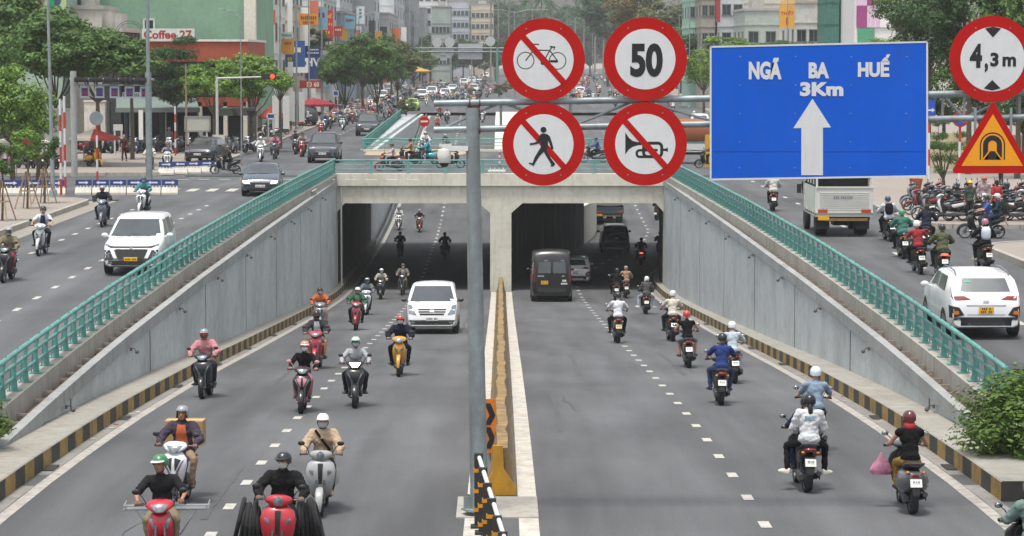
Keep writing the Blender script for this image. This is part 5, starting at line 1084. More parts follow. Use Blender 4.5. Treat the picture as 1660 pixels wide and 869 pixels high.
# ================================================================ TREES AND BUSHES
LEAFS = {k: mat('leaf_' + k, C(v), .6, 0, .35, .8, island=.38, trans=.28, spec=.25) for k, v in dict(bush='5f7a38', bright='708e40', mid='54703a', dark='3d5732', olive='5f6842', blue='466244', dry='746c46', palm='40603c').items()}
BARK = mat('bark', C('5d5347'), .95, 0, .3, 7, bump=1); BARK2 = mat('bark_pale', C('8a8478'), .9, 0, .3, 7, bump=1)
_CR = {}
def crown_mesh(kind, seed, nclump=34, nleaf=150, ls=.055):
    k = (kind, seed)
    if k in _CR: return _CR[k]
    rn = random.Random(seed); b = MB(); cl = []
    for i in range(nclump):
        while 1:
            p = Vector((rn.uniform(-1, 1), rn.uniform(-1, 1), rn.uniform(-1, 1)))
            if p.length < 1 and (p.length > .35 or rn.random() < .3): break
        if kind == 'umbrella': p = Vector((p.x * 1.0, p.y * 1.0, p.z * .55 + .2 * (1 - p.x ** 2 - p.y ** 2)))
        elif kind == 'layer': p = Vector((p.x, p.y, round(p.z * 2.2) / 2.2 * .8 + rn.uniform(-.06, .06)))
        elif kind == 'bush': p = Vector((p.x * .85, p.y * .7, p.z * .85))
        else: p = p * .82
        cl.append((p, rn.uniform(.18, .36)))
    for p, r in cl:
        fl = .5 if kind in ('umbrella', 'layer') else .8
        for j in range(nleaf):
            d = Vector((rn.gauss(0, 1), rn.gauss(0, 1), rn.gauss(0, 1))).normalized(); q = p + Vector((d.x * r, d.y * r, d.z * r * fl)) * rn.uniform(.45, 1.08)
            n_ = (d + Vector((0, 0, .8)) + Vector((rn.uniform(-.9, .9), rn.uniform(-.9, .9), rn.uniform(-.5, .5)))).normalized(); t = n_.orthogonal().normalized(); t = Matrix.Rotation(rn.uniform(0, 6.28), 3, n_) @ t; u = n_.cross(t); s_ = ls * rn.uniform(.6, 1.3)
            w_ = s_ * (.45 if kind != 'layer' else .28)
            b.add([q - t * s_, q + u * w_, q + t * s_, q - u * w_], [(0, 1, 2, 3)])
    me = b.mesh('crown', 0); me['cl'] = [c for p, r in cl for c in p]; _CR[k] = (me, [p for p, r in cl]); return _CR[k]
def trunk_mb(pts, h0, r0, tips, scale, lean=0.):
    b = MB(); top = Vector((lean, 0, h0)); b.tube([(0, 0, -.1), (lean * .3 + .03, .02, h0 * .4), (lean * .8, 0, h0 * .8), top], [r0 * 1.25, r0, r0 * .85, r0 * .7], 9)
    for t in tips:
        m_ = (top + t) / 2 + Vector((0, 0, -.15 * scale)); b.tube([top - Vector((0, 0, .1)), m_, t], [r0 * .5, r0 * .3, r0 * .1], 6)
    return b
def tree(px, Y, zc, rx, rz_, kind, leaf, label, group='street trees', seed=1, trunk=True, ry=None, lean=0, bark=None, x=None, r0=None, dens=1., base=None):
    """px: column of the crown centre; zc its height; rx / rz_ its half width and half height in metres"""
    X = x if x is not None else (px - VX) * Y / FPX; zb = zu(Y) + .1 if base is None else base
    root = empty('tree', (X, Y, zb), 0); tag(root, label, 'tree', group); me, cl = crown_mesh(kind, seed + int(dens * 10) * 100, int(34 * dens))
    rn = random.Random(int(X * 100) + seed); a = rn.uniform(0, 6.28)
    c = mk('crown', me, LEAFS[leaf], root, loc=(0, 0, zc - zb)); c.scale = (rx, ry or rx, rz_); c.rotation_euler = (0, 0, a)
    if trunk:
        Mr = Matrix.Rotation(a, 3, 'Z'); tips = [Vector((0, 0, zc - zb)) + Mr @ Vector((p.x * rx * .8, p.y * (ry or rx) * .8, p.z * rz_ * .8)) for p in cl[:11]]
        r_ = r0 or (.07 + .025 * rx); trunk_mb(None, max(.6, zc - zb - rz_ * .95), r_, tips, rx, lean).build('trunk', bark or BARK, root)
    return root
def palm(px, Y, h, label, seed=1, leaf='palm'):
    X = (px - VX) * Y / FPX; root = empty('palm_tree', (X, Y, .05)); tag(root, label, 'palm tree', 'tall palms at the far end of the road'); rn = random.Random(seed)
    b = MB(); b.tube([(0, 0, 0), (.1, 0, h * .5), (.2, 0, h)], [.28, .2, .16], 8); b.build('trunk', BARK2, root); b = MB()
    for k in range(26):
        a = rn.uniform(0, 6.28); el = rn.uniform(-.5, 1.2); L_ = rn.uniform(2.4, 3.4); d = Vector((math.cos(a), math.sin(a), 0)); P = []
        for i in range(8): t = i / 7; P.append(Vector((.2, 0, h)) + d * (L_ * t * math.cos(el * (1 - .4 * t))) + Vector((0, 0, L_ * (math.sin(el) * t - .75 * t * t))))
        sd = Vector((-d.y, d.x, 0))
        for i in range(7):
            for s in (-1, 1):
                for q in range(3):
                    p = P[i].lerp(P[i + 1], q / 3); w_ = .75 * math.sin(PI * min(1, (i + .6) / 7.4)) ; b.add([p, p + sd * s * w_ + Vector((0, 0, -.35 * w_)) + (P[i + 1] - P[i]) * .5, p + (P[i + 1] - P[i]) * .28], [(0, 1, 2)])
    b.build('crown', LEAFS[leaf], root, smooth=0)
def bush(pos, rx, ry, rz_, label, leaf='bright', seed=11, n=60, nl=190, ls=.05):
    root = empty('bush', pos); tag(root, label, 'bush'); me, cl = crown_mesh('bush', seed, n, nl, ls)
    c = mk('foliage', me, LEAFS[leaf], root, loc=(0, 0, rz_ * .9)); c.scale = (rx, ry, rz_); b = MB()
    for p in cl[:16]: b.tube([(p.x * rx * .3, p.y * ry * .3, 0), (p.x * rx * .6, p.y * ry * .6, rz_ * .5), (p.x * rx * .9, p.y * ry * .9, rz_ * (.9 + p.z * .9))], [.02, .015, .006], 5)
    b.build('stems', BARK, root)
bush((10.15, 47.2, zu(47.6) - .85), 1.8, 1.4, 1.3, 'large leafy green bush at the near end of the right wall', 'bush', 11, 90, 230, .038)
bush((11.9, 47.2, zu(47.2) - .35), 1.0, 1.2, 1.15, 'second leafy bush at the right edge beside the large one', 'mid', 12, 60, 200, .042)
bush((-10.1, 48.0, zu(48.2) - .5), .98, 1.3, 1.05, 'leafy green bush at the near end of the left wall', 'bush', 13, 70, 220, .04)
for a in (
 (20, 156, 7.9, 4.0, 3.3, 'umbrella', 'mid', 'broad mid green tree before the painted wall at the left edge', 3, 2.),
 (92, 152, 6.7, 3.4, 3.2, 'umbrella', 'mid', 'broad green tree right below the painted wall', 4, 2.),
 (160, 150, 6.3, 3.2, 2.5, 'umbrella', 'mid', 'spreading tree behind the traffic light gantry', 5, 2.),
 (215, 160, 5.9, 2.0, 1.5, 'umbrella', 'olive', 'thin crowned tree right of the traffic light gantry', 6, 1.),
 (20, 128, 4.2, 2.1, 2.0, 'round', 'bright', 'bright green tree at the left edge over the parked motorbikes', 6, 1.3),
 (62, 134, 3.6, 1.3, 1.3, 'round', 'bright', 'small bright green crown left of the pale wall panel', 8, 1.),
 (-25, 132, 5.6, 2.2, 2.4, 'round', 'mid', 'green tree cut by the left edge', 7, 1.),
 (286, 172, 5.7, 2.2, 2.6, 'layer', 'dark', 'dark feathery tree in front of the red cafe band', 8, 2.4),
 (348, 170, 4.7, 2.0, 2.1, 'umbrella', 'bright', 'bright green tree left half of the pair behind the red signal', 9, 1.3),
 (408, 176, 4.8, 2.5, 2.5, 'umbrella', 'bright', 'bright green tree right half of the pair behind the red signal', 10, 1.3),
 (455, 182, 4.6, 1.1, 1.2, 'umbrella', 'bright', 'light green crown right of the red signal', 5, .8),
 (500, 285, 7.8, 2.4, 2.2, 'umbrella', 'dark', 'dark tree below the orange advertising board', 3, 1.2),
 (560, 268, 5.0, 2.8, 3.7, 'umbrella', 'mid', 'large street tree left half of the big clump by the far kerb', 4, 2.1),
 (612, 275, 5.0, 2.8, 3.7, 'umbrella', 'mid', 'large street tree right half of the big clump by the far kerb', 5, 2.1),
 (588, 262, 6.4, 3.1, 3.2, 'umbrella', 'mid', 'tree crown topping the big clump by the far kerb', 6, 1.4),
 (645, 330, 5.6, 3.6, 3.6, 'umbrella', 'olive', 'olive street tree behind the big clump', 7, 1.4)): tree(*a[:8], seed=a[8], dens=a[9])
rn = random.Random(21)
lf = ('mid', 'dark', 'blue', 'olive')
for i in range(15):
    Y = 400 + i * 34; X = -19.5 - rn.uniform(0, 2) + Y * .004
    tree(0, Y, rn.uniform(5.6, 7), rn.uniform(3.8, 5), rn.uniform(3.6, 4.6), 'umbrella', lf[i % 4], 'street tree in the far row on the left pavement, %s from the near end' % ('first second third fourth fifth sixth seventh eighth ninth tenth eleventh twelfth thirteenth fourteenth fifteenth'.split()[i]), 'far street trees', 3 + i % 6, x=X)
for i in range(17):
    Y = 330 + i * 30; X = 24.8 + rn.uniform(0, 4) + (Y - 300) * .034
    tree(0, Y, rn.uniform(6.5, 9.5), rn.uniform(3.6, 5.2), rn.uniform(2.8, 4.2), ('umbrella', 'round')[i % 2], ('dark', 'mid', 'olive', 'blue')[i % 4], 'street tree in the far row on the right pavement, %s from the near end' % ('first second third fourth fifth sixth seventh eighth ninth tenth eleventh twelfth thirteenth fourteenth fifteenth sixteenth seventeenth'.split()[i]), 'far street trees', 3 + i % 6, x=X)
for i, (px, Y, zc, r1, r2, k, l_, lb) in enumerate((
 (1030, 420, 14.5, 6.0, 4.6, 'round', 'dry', 'tall brownish tree behind the speed limit sign'), (1075, 400, 11.5, 5.6, 4.6, 'round', 'olive', 'tall olive tree right of the speed limit sign'), (1120, 360, 8.0, 4.6, 3.6, 'round', 'mid', 'green tree left of the blue board'), (985, 560, 16, 8, 6, 'round', 'blue', 'hazy tree far behind the speed limit sign'),
 (1140, 250, 5.5, 2.6, 2.4, 'round', 'bright', 'light green tree touching the left edge of the blue board'), (1190, 255, 7.4, 3.4, 1.6, 'umbrella', 'bright', 'light green low crown above the left part of the blue board'), (1262, 240, 7.0, 3.0, 1.3, 'umbrella', 'mid', 'low green crown below the yellow shop board'), (1305, 245, 6.8, 2.2, 1.2, 'umbrella', 'mid', 'low green crown before the corrugated facade'),
 (1445, 170, 6.9, 1.8, 1.3, 'umbrella', 'bright', 'bright branch crown under the checkered facade'), (1505, 150, 8.2, 2.4, 3.0, 'round', 'dark', 'dense dark tree right of the blue board'), (1570, 140, 8.4, 2.9, 3.4, 'round', 'dark', 'dense dark tree behind the height limit sign'), (1650, 135, 8.0, 2.8, 3.6, 'round', 'mid', 'dense tree at the right edge'), (1465, 158, 9.6, 2.2, 1.8, 'round', 'mid', 'upper crown over the right corner of the blue board'),
 (1530, 160, 4.4, 2.4, 2.0, 'round', 'mid', 'green undergrowth tree between blue board and triangle sign'), (1600, 150, 3.8, 2.2, 1.7, 'round', 'olive', 'low tree behind the tunnel warning triangle'), (1660, 146, 3.6, 2.0, 1.6, 'round', 'dark', 'low tree at the right edge behind the parked motorbikes'), (1530, 118, 2.4, 1.1, 1.5, 'layer', 'mid', 'slim drooping tree beside the blue street sign'))):
    tree(px, Y, zc, r1, r2, k, l_, lb, 'trees on the right side', 3 + i % 7)
ordn = 'first second third fourth fifth sixth seventh eighth ninth tenth eleventh twelfth thirteenth fourteenth fifteenth sixteenth seventeenth eighteenth'.split()
for i in range(14):
    px = 795 + i * 17 + rn.uniform(-5, 5); palm(px, 640 + rn.uniform(-60, 160), rn.uniform(19, 27), 'tall palm in the far grove, %s from the left' % ordn[i], i)
for i in range(9): px = 800 + 26 * i; tree(px, 860 + rn.uniform(0, 90), rn.uniform(13, 18), 11, 11, 'round', 'blue', 'hazy tree closing the end of the road, %s from the left' % ordn[i], 'hazy trees closing the road', 4 + i % 5)
for i in range(10): tree(646 + 17.5 * i, 640 + 14 * (i % 3) + 5 * i, rn.uniform(6.5, 8.5), rn.uniform(4.4, 5.6), rn.uniform(3.6, 4.8), 'round', ('dark', 'blue', 'mid')[i % 3], 'tree of the dark band closing the left carriageway, %s from the left' % ordn[i], 'trees closing the left carriageway', 3 + i % 7)
# planter shrubs on the medians
def planter(x, Y, label, leaf, flower=None):
    root = empty('planter_shrub', (x, Y, .1)); tag(root, label, 'shrub'); me, cl = crown_mesh('bush', 21 + (flower is not None), 26, 120, .07); c = mk('foliage', me, LEAFS[leaf], root, loc=(0, 0, 1.1)); c.scale = (1.3, 1.3, 1.0)
    if flower: me2, _ = crown_mesh('bush', 29, 20, 80, .07); c = mk('flowers', me2, mat('petal', C(flower), .7, 0, .15, 5, island=.3, trans=.3), root, loc=(0, 0, 1.35)); c.scale = (1.4, 1.3, .8)
    b = MB(); b.tube([(0, 0, -.1), (0, 0, .7)], .1, 7); b.build('trunk', BARK, root)
planter(-10.2, 281, 'round olive shrub at the end of the far green railing', 'olive'); planter(-.2, 420, 'pink flowering shrub on the far median', 'mid', 'b0406c'); planter(1.2, 470, 'green shrub behind the pink flowering one', 'mid')
# ================================================================ BUILDINGS
FRM = plain('6f7476', .5); PANE = mat('window_pane', (.03, .04, .045), .12, 0, .3, .7, spec=.7)
def building(name, x0, x1, y0, y1, h, color, label, fl=3.4, cols=(3, 4), win_=(1.5, 1.5), side=1, roof='a5a39d', blank='', trim=None, base=3.6, cat='building'):
    """block with parapet, floor bands and real recessed windows on the two sides the street sees"""
    root = empty(name, ((x0 + x1) / 2, (y0 + y1) / 2, 0)); tag(root, label, cat); cx, cy = (x0 + x1) / 2, (y0 + y1) / 2; m = concrete('facade_' + color, C(color), .16, dirt=(.13, .12, .11)) if 'facade_' + color not in bpy.data.materials else bpy.data.materials['facade_' + color]
    b = MB(); b.box((0, 0, h / 2), (x1 - x0, y1 - y0, h)); n = int((h - base) / fl)
    for k in range(n + 1):
        z = base + k * fl - .25
        if z < h - .5: b.box((0, 0, z), (x1 - x0 + .16, y1 - y0 + .16, .16))
    b.build('wall', m, root, smooth=0); b = MB(); b.box((0, 0, h + .15), (x1 - x0 + .3, y1 - y0 + .3, .3)); b.box((0, 0, h + .75), ((x1 - x0) * .35, (y1 - y0) * .3, 1.2)); b.build('roof', plain(roof, .9), root, smooth=0)
    sd = {'F': (cols[0], x1 - x0, lambda u, z: ((u, -(y1 - y0) / 2, z), 0)), 'S': (cols[1], y1 - y0, lambda u, z: ((side * (x1 - x0) / 2, u, z), 1))}
    for f in 'FS':
        if f in blank: continue
        c_, wd, fn = sd[f]
        for k in range(max(0, n)):
            for i in range(c_):
                u = -wd / 2 + wd * (i + .5) / c_; z = base + k * fl + fl * .5; (x, y, z), q = fn(u, z)
                if z + win_[1] / 2 > h - .3: continue
                ww = min(win_[0], wd / c_ * .72); fb = MB(); e = .07; o_ = side * .03 if q else -.03
                dims = (ww, .1, win_[1])
                for dx, dz, a, c2 in ((0, win_[1] / 2, ww + 2 * e, e * 1.6), (0, -win_[1] / 2 - .02, ww + .3, e * 2.2), (-ww / 2, 0, e, win_[1]), (ww / 2, 0, e, win_[1]), (0, 0, e * .7, win_[1])):
                    if q: fb.box((x + o_, y + dx, z + dz), (.12, a, c2))
                    else: fb.box((x + dx, y + o_, z + dz), (a, .12, c2))
                f_ = fb.build('window', FRM, root, smooth=0); p = MB()
                if q: p.box((x + side * .012, y, z), (.03, ww, win_[1]))
                else: p.box((x, y - .012, z), (ww, .03, win_[1]))
                p.build('pane', PANE, f_, smooth=0)
    return root
def bx(px, Y): return (px - VX) * Y / FPX
def bz(py, Y): return CZ - (py - VY) * Y / FPX
def board(name, px0, py0, px1, py1, Y, color, label, texts=(), cat='sign', thick=.25, frame=None, legs=None, group=None):
    """upright sign board facing the camera's end of the street"""
    x0, x1, z1, z0 = bx(px0, Y), bx(px1, Y), bz(py0, Y), bz(py1, Y); root = empty(name, ((x0 + x1) / 2, Y, (z0 + z1) / 2)); tag(root, label, cat, group); cx, cz = (x0 + x1) / 2, (z0 + z1) / 2
    b = MB(); b.box((0, 0, 0), (x1 - x0, thick, z1 - z0)); b.build('panel', plain(color, .5, .06), root, smooth=0)
    if frame: b = MB(); w_, h_ = (x1 - x0), (z1 - z0); [b.box(p, d) for p, d in (((0, 0, h_ / 2), (w_ + .1, thick + .06, .1)), ((0, 0, -h_ / 2), (w_ + .1, thick + .06, .1)), ((w_ / 2, 0, 0), (.1, thick + .06, h_)), ((-w_ / 2, 0, 0), (.1, thick + .06, h_)))]; b.build('frame', plain(frame), root, smooth=0)
    for s_, u, v, w_, h_, c_ in texts:
        if s_[0] == '#':       # lettering too small to read in the photograph: upright strokes
            b = MB(); n = int(s_[1:]); W2, H2 = (x1 - x0) * w_, (z1 - z0) * h_; rn = random.Random(px0 + n)
            for i in range(n): k = rn.uniform(.55, 1); b.box(((x1 - x0) * (u - .5) - W2 / 2 + W2 * (i + .5) / n, -thick / 2 - .02, (z1 - z0) * (.5 - v)), (W2 / n * .62, .03, H2 * k))
            b.build('lettering', plain(c_, .5, .05), root, smooth=0); continue
        put_text(s_, (x1 - x0) * w_, (z1 - z0) * h_, plain(c_, .5, .05), root, Matrix.Translation((0, -thick / 2 - .004, 0)) @ MX, bold=.03, cx=(x1 - x0) * (u - .5), cy=(z1 - z0) * (.5 - v))
    if legs:
        b = MB(); [b.tube([(u * (x1 - x0) / 2, .0, (z0 - z1) / 2), (u * (x1 - x0) / 2, 0, legs - cz)], .06, 8) for u in (-.75, .75)]; b.build('leg', plain('c7c3bd'), root)
    return root
# left side, cafe corner
building('building', bx(-190, 186), bx(104, 186), 186, 205, 15, '9fb4a6', 'building with the painted wall at the upper left', blank='FS', base=9)
building('building', bx(104, 204), bx(413, 204), 204, 222, 16, '86ab92', 'building with a large plain green side wall behind the cafe', blank='FS', base=15)
b = MB(); b.box((bx(408, 203.5), 203.4, 7), (.9, .8, 15)); tag(b.build('wall_pier', plain('d8d2c4'), smooth=0), 'cream pier along the right edge of the green wall', 'pier')
building('building', bx(105, 190), bx(168, 190), 190, 198, bz(16, 190), 'd5cfc4', 'plain cream block between mural and green wall', blank='FS', base=12)
building('building', bx(168, 186), bx(198, 186), 186, 196, bz(52, 186), '2f3438', 'narrow dark metal clad block left of the cafe sign', blank='FS', base=12)
# painted mural: generic blocks of colour
mr = empty('mural', (bx(52, 185.5), 185.6, bz(25, 185.5))); tag(mr, 'abstract colourful painting on the wall at the upper left', 'mural'); rn = random.Random(4); b = MB(); b.box((-2, .1, 1.5), (9.2, .12, 8.4), m=0)
MC = ['a9bd8c', '2f4f8e', '1f8a5b', '8e3026', '6a9cc4', '8c8c86', 'b5c489', '23345e', '4a7f96', 'a2572c', '37465a']
for i in range(46):
    x = -6 + 8 * rn.random(); z = rn.uniform(-2.0, 3.5); w_, h_ = rn.uniform(.15, .5), rn.uniform(.5, 1.4); P = [(x + w_ * rn.uniform(.7, 1.1) * math.cos(a), z + h_ * rn.uniform(.7, 1.1) * math.sin(a)) for a in [k * PI / 5 for k in range(10)]]
    b.prism(P[::-1], MX @ Matrix.Translation((0, 0, -.04 + .0012 * i)), .004, m=rn.randrange(1, 11))
b.build('painted_panel', [plain(c, .8) for c in MC], mr, smooth=0)
# cafe
Yc = 184.
cf = empty('cafe', (bx(300, Yc), Yc, 0)); tag(cf, 'open fronted cafe with a brick red upper band and dark interior', 'cafe'); ox = bx(300, Yc)
def cpart(nm, px0, py0, px1, py1, Y, d, m, off=0): b = MB(); x0, x1, z1, z0 = bx(px0, Y), bx(px1, Y), bz(py0, Y), bz(py1, Y); b.box(((x0 + x1) / 2 - ox, Y + d / 2 - Yc + off, (z0 + z1) / 2), (x1 - x0, d, z1 - z0)); return b.build(nm, m, cf, smooth=0)
cpart('upper_band', 198, 67, 402, 100, 184, 14, plain('a04a34', .85, .08, .3)); cpart('coping', 228, 64, 404, 67.5, 183.9, 14.2, plain('d9d6cd'))
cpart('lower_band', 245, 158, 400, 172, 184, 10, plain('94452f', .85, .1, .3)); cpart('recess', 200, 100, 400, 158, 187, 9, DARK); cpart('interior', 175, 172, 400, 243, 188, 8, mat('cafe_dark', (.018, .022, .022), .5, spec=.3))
for px in (176, 205, 262, 325, 366, 398): cpart('column', px - 3, 165, px + 3, 243, 184, .6, plain('3b4547') if px < 300 else plain('c9c2b4'))
cpart('balcony', 200, 160, 249, 168, 182.5, 2.0, plain('c8c8c2')); b = MB()
for i in range(16): x = bx(201 + 3 * i, 182.5) - ox; b.box((x, -1.5, bz(156, 182.5)), (.05, .05, .45))
b.box((bx(225, 182.5) - ox, -1.5, bz(150, 182.5)), (2.1, .06, .06)); b.build('balcony_rail', plain('a6aaa9'), cf, smooth=0)
b = MB(); z = bz(178, 172); b.add([(bx(190, 172) - ox, 172 - Yc, z), (bx(325, 172) - ox, 172 - Yc, z), (bx(318, 184) - ox, 0, z + .7), (bx(190, 184) - ox, 0, z + .7)], [(0, 1, 2, 3)]); b.box((bx(257, 172) - ox, 172 - Yc, z), (5.6, .1, .3)); b.build('awning', plain('6d7a76', .6), cf, smooth=0)
for px in (212, 270, 322): b = MB(); b.tube([(bx(px, 172.2) - ox, 172.2 - Yc, 0), (bx(px, 172.2) - ox, 172.2 - Yc, z)], .05, 8); b.build('awning_post', plain('76807f'), cf)
for k, px in enumerate((360, 392)): b = MB(); z2 = bz(178, 176); b.box((bx(px, 176) - ox + .2, 176 - Yc, z2 - .1), (1.6, 2.2, .06), rx=-.25); b.build('awning', plain('7d8a84' if k else '6f8178', .7), cf, smooth=0)
sg = empty('cafe_sign', (bx(273, 183.6), 183.6, bz(56.5, 183.6))); tag(sg, 'white sign with red letters reading Coffee 27 above the red band', 'sign'); b = MB(); b.box((.1, 0, 0), (3.7, .1, .86)); b.build('panel', plain('c9cec6'), sg, smooth=0)
put_text('Coffee 27', 3.4, .62, plain('a3242c', .5), sg, Matrix.Translation((.08, -.055, 0)) @ MX, bold=.03)
b = MB(); [b.tube([(1.05 * math.cos(a * PI / 10) * r_, 0, 1.0 * math.sin(a * PI / 10) * r_) for a in range(11)], .03, 6) for r_ in (1, .85)]; [b.box((-1 + .25 * i, 0, -.7), (.03, .03, 1.5)) for i in range(9)]; b.box((0, 0, -1.4), (2.1, .05, .06)); tag(b.build('arched_screen', plain('59635f'), loc=(bx(214, 184), 183.8, bz(57, 184))), 'arched metal screen on the cafe roof beside the sign', 'screen')
root = empty('roof_window', (bx(243, 203.4), 203.9, bz(42, 203.4))); tag(root, 'small white framed window low on the green wall', 'window'); b = MB(); [b.box(p, d) for p, d in (((0, 0, .5), (.9, .1, .14)), ((0, 0, -.5), (.9, .1, .14)), ((-.4, 0, 0), (.14, .1, 1)), ((.4, 0, 0), (.14, .1, 1)))]; b.build('frame', plain('dfe3dd'), root, smooth=0); b = MB(); b.box((0, .02, 0), (.7, .04, .9)); b.build('pane', PANE, root, smooth=0)
for nm, p0, p1, q0, q1, Y, c_, lb in (('boundary_wall', 66, 118, 178, 262, 150, 'b9b8b0', 'pale grey wall panel behind the saplings on the left'), ('boundary_wall', 138, 172, 165, 262, 178, 'dcd6ca', 'bright cream wall behind the red parasols'), ('boundary_wall', -60, 66, 205, 285, 160, '5c5f58', 'dark shopfront wall at the left edge'), ('kiosk', 400, 425, 168, 245, 205, 'c6bfae', 'cream shopfront block right of the cafe')):
    b = MB(); x0, x1 = bx(p0, Y), bx(p1, Y); b.box(((x0 + x1) / 2, Y + .3, bz((q0 + q1) / 2, Y)), (x1 - x0, .6, bz(q0, Y) - bz(q1, Y))); b.box(((x0 + x1) / 2, Y + .3, bz(q0, Y) + .05), (x1 - x0 + .1, .7, .1)); tag(b.build(nm, concrete('wall_' + c_, C(c_), .25), smooth=0), lb, 'wall')
# row of shophouses down the left street
rowL = [(206, 214, 17, 'c4c7c5', 3), (215, 226, 20, 'd6d6cf', 3), (227, 236, 15, 'a4a9aa', 2), (237, 249, 18, 'dddcd4', 3), (250, 262, 13, 'b9c4c9', 2), (263, 280, 16, 'd3c6b2', 3), (281, 296, 19, 'e0e2e2', 3), (297, 318, 14, 'c7b9a8', 3), (319, 345, 22, 'c9cbc9', 4), (346, 372, 17, '8ea0ad', 3), (373, 405, 24, 'c3c6c7', 4), (406, 440, 19, 'a9afb2', 3), (441, 485, 27, 'cfd1d1', 4), (486, 530, 20, 'b3b7b9', 4), (531, 590, 30, 'c5cacd', 4), (591, 660, 24, 'a7adb1', 4), (661, 740, 34, 'c9cdd0', 5), (741, 840, 28, 'b0b7bb', 5)]
nmL = ['light grey', 'pale grey', 'dark grey', 'off white', 'bluish grey', 'beige', 'steel grey', 'silvery', 'whitish', 'mid grey', 'bright grey', 'ash grey', 'white', 'dull grey', 'pale blue grey', 'slate grey', 'hazy white', 'hazy grey']
for i, (a, c, h, co, n_) in enumerate(rowL): building('shophouse', -34 - i * .5, -20.6 - (1.9, .2, 1.1, 0, 2.4, .6)[i % 6], a, c, h * (1, .72, 1.1, .85)[i % 4], co, '%s shophouse in the left street row, %s from the cafe' % (nmL[i], ordn[i]), cols=(3, n_), win_=(1.3, 1.6), side=1, blank='F')
# apartment slabs seen beyond the row
for i, (p0, p1, t, Y, co, lb) in enumerate(((560, 610, -20, 620, 'd2d4d4', 'tall pale apartment tower left of the street end'), (612, 660, -40, 700, 'c9cbca', 'tall white tower with few windows behind the row'), (664, 725, -12, 760, 'd5d8d9', 'wide white office block behind the far gantry'), (728, 760, 2, 800, 'b9c0c6', 'bluish grey tower behind the far gantry'), (764, 800, 8, 840, 'cbbfa9', 'cream tower left of the palms'), (700, 730, 12, 600, 'a9b6b0', 'grey green narrow tower over the far traffic'))):
    building('tower_block', bx(p0, Y), bx(p1, Y), Y, Y + 22, bz(t, Y), co, lb, cols=(5, 2), win_=(1.5, 1.4), fl=3.6)
# right side row
rowR = [(1117, 1135, -10, 330, 'a7cdb9', 'mint green house with small windows left of the red strip'), (1136, 1158, -10, 320, 'a59f95', 'grey brown tower beside the mint house'), (1167, 1204, -8, 315, 'c6cacd', 'white and blue shop building above the board corner'), (1206, 1262, 18, 300, 'b2bdb4', 'pale green low house above the blue board'), (1288, 1327, 6, 280, 'd0d2cf', 'white corrugated building right of the yellow board'), (1352, 1386, -25, 270, 'd6ccb6', 'cream house left of the checkered facade'), (1205, 1330, -30, 345, 'cfc9bd', 'beige block behind the pale green house')]
for i, (p0, p1, t, Y, co, lb) in enumerate(rowR): building('shophouse', bx(p0, Y), bx(p1, Y) , Y, Y + 14, bz(t, Y), co, lb, cols=(2, 3), win_=(1.1, 1.3), side=-1)
b = MB(); Y = 268; x0 = bx(1328, Y); b.box((x0 + .8, Y, 8), (1.5, 6, 16)); [b.box((x0 + .8, Y - .02, 1 + 2.2 * k), (1.6, 6.1, .12)) for k in range(7)]; tag(b.build('scaffold_tower', mat('netting', C('3f7468'), .8, 0, .3, 3), smooth=0), 'tower wrapped in dark green netting above the blue board', 'scaffold')
ck = empty('checkered_building', (bx(1417, 255), 262, 0)); tag(ck, 'building clad in purple and white square panels', 'building'); b = MB(); b.box((0, 0, 8), (4.1, 14, 16)); b.build('wall', plain('e4e2e2'), ck, smooth=0); b = MB()
for i, (u0, u1, v0, v1, m_) in enumerate(((1386, 1403, 10, 45, 1), (1403, 1424, 10, 45, 2), (1424, 1450, 10, 45, 0), (1386, 1403, -25, 10, 2), (1403, 1424, -25, 10, 1), (1424, 1450, -25, 10, 0), (1403, 1424, -60, -25, 2), (1386, 1403, -60, -25, 1), (1388, 1416, 46, 75, 3))): Y = 254.9; b.box(((bx(u0, Y) + bx(u1, Y)) / 2 - ck.location.x, Y - 262 - .02, (bz(v0, Y) + bz(v1, Y)) / 2), ((u1 - u0) * Y / FPX - .03, .08, (v1 - v0) * Y / FPX - .03), m=m_)
b.build('cladding', [plain('e8e6e6'), plain('9a3f7c'), plain('d9bcd2'), plain('4f9a75')], ck, smooth=0)
b = MB(); b.box((24.9, 200, 1.2), (.3, 90, 2.4)); [b.box((24.9, 158 + 6 * k, 1.3), (.45, .45, 2.6)) for k in range(15)]; tag(b.build('garden_wall', plain('c9bf9f', .9, .1, .3), smooth=0), 'long cream garden wall along the right pavement', 'wall')
b = MB(); b.box((22, 147.5, 1.0), (17, .3, 2.0)); [b.box((14.5 + 2.8 * k, 147.4, 1.05), (.35, .4, 2.2)) for k in range(6)]; tag(b.build('garden_wall', plain('c4b89a', .9, .1, .3), smooth=0), 'cream wall behind the parked motorbikes on the right', 'wall')
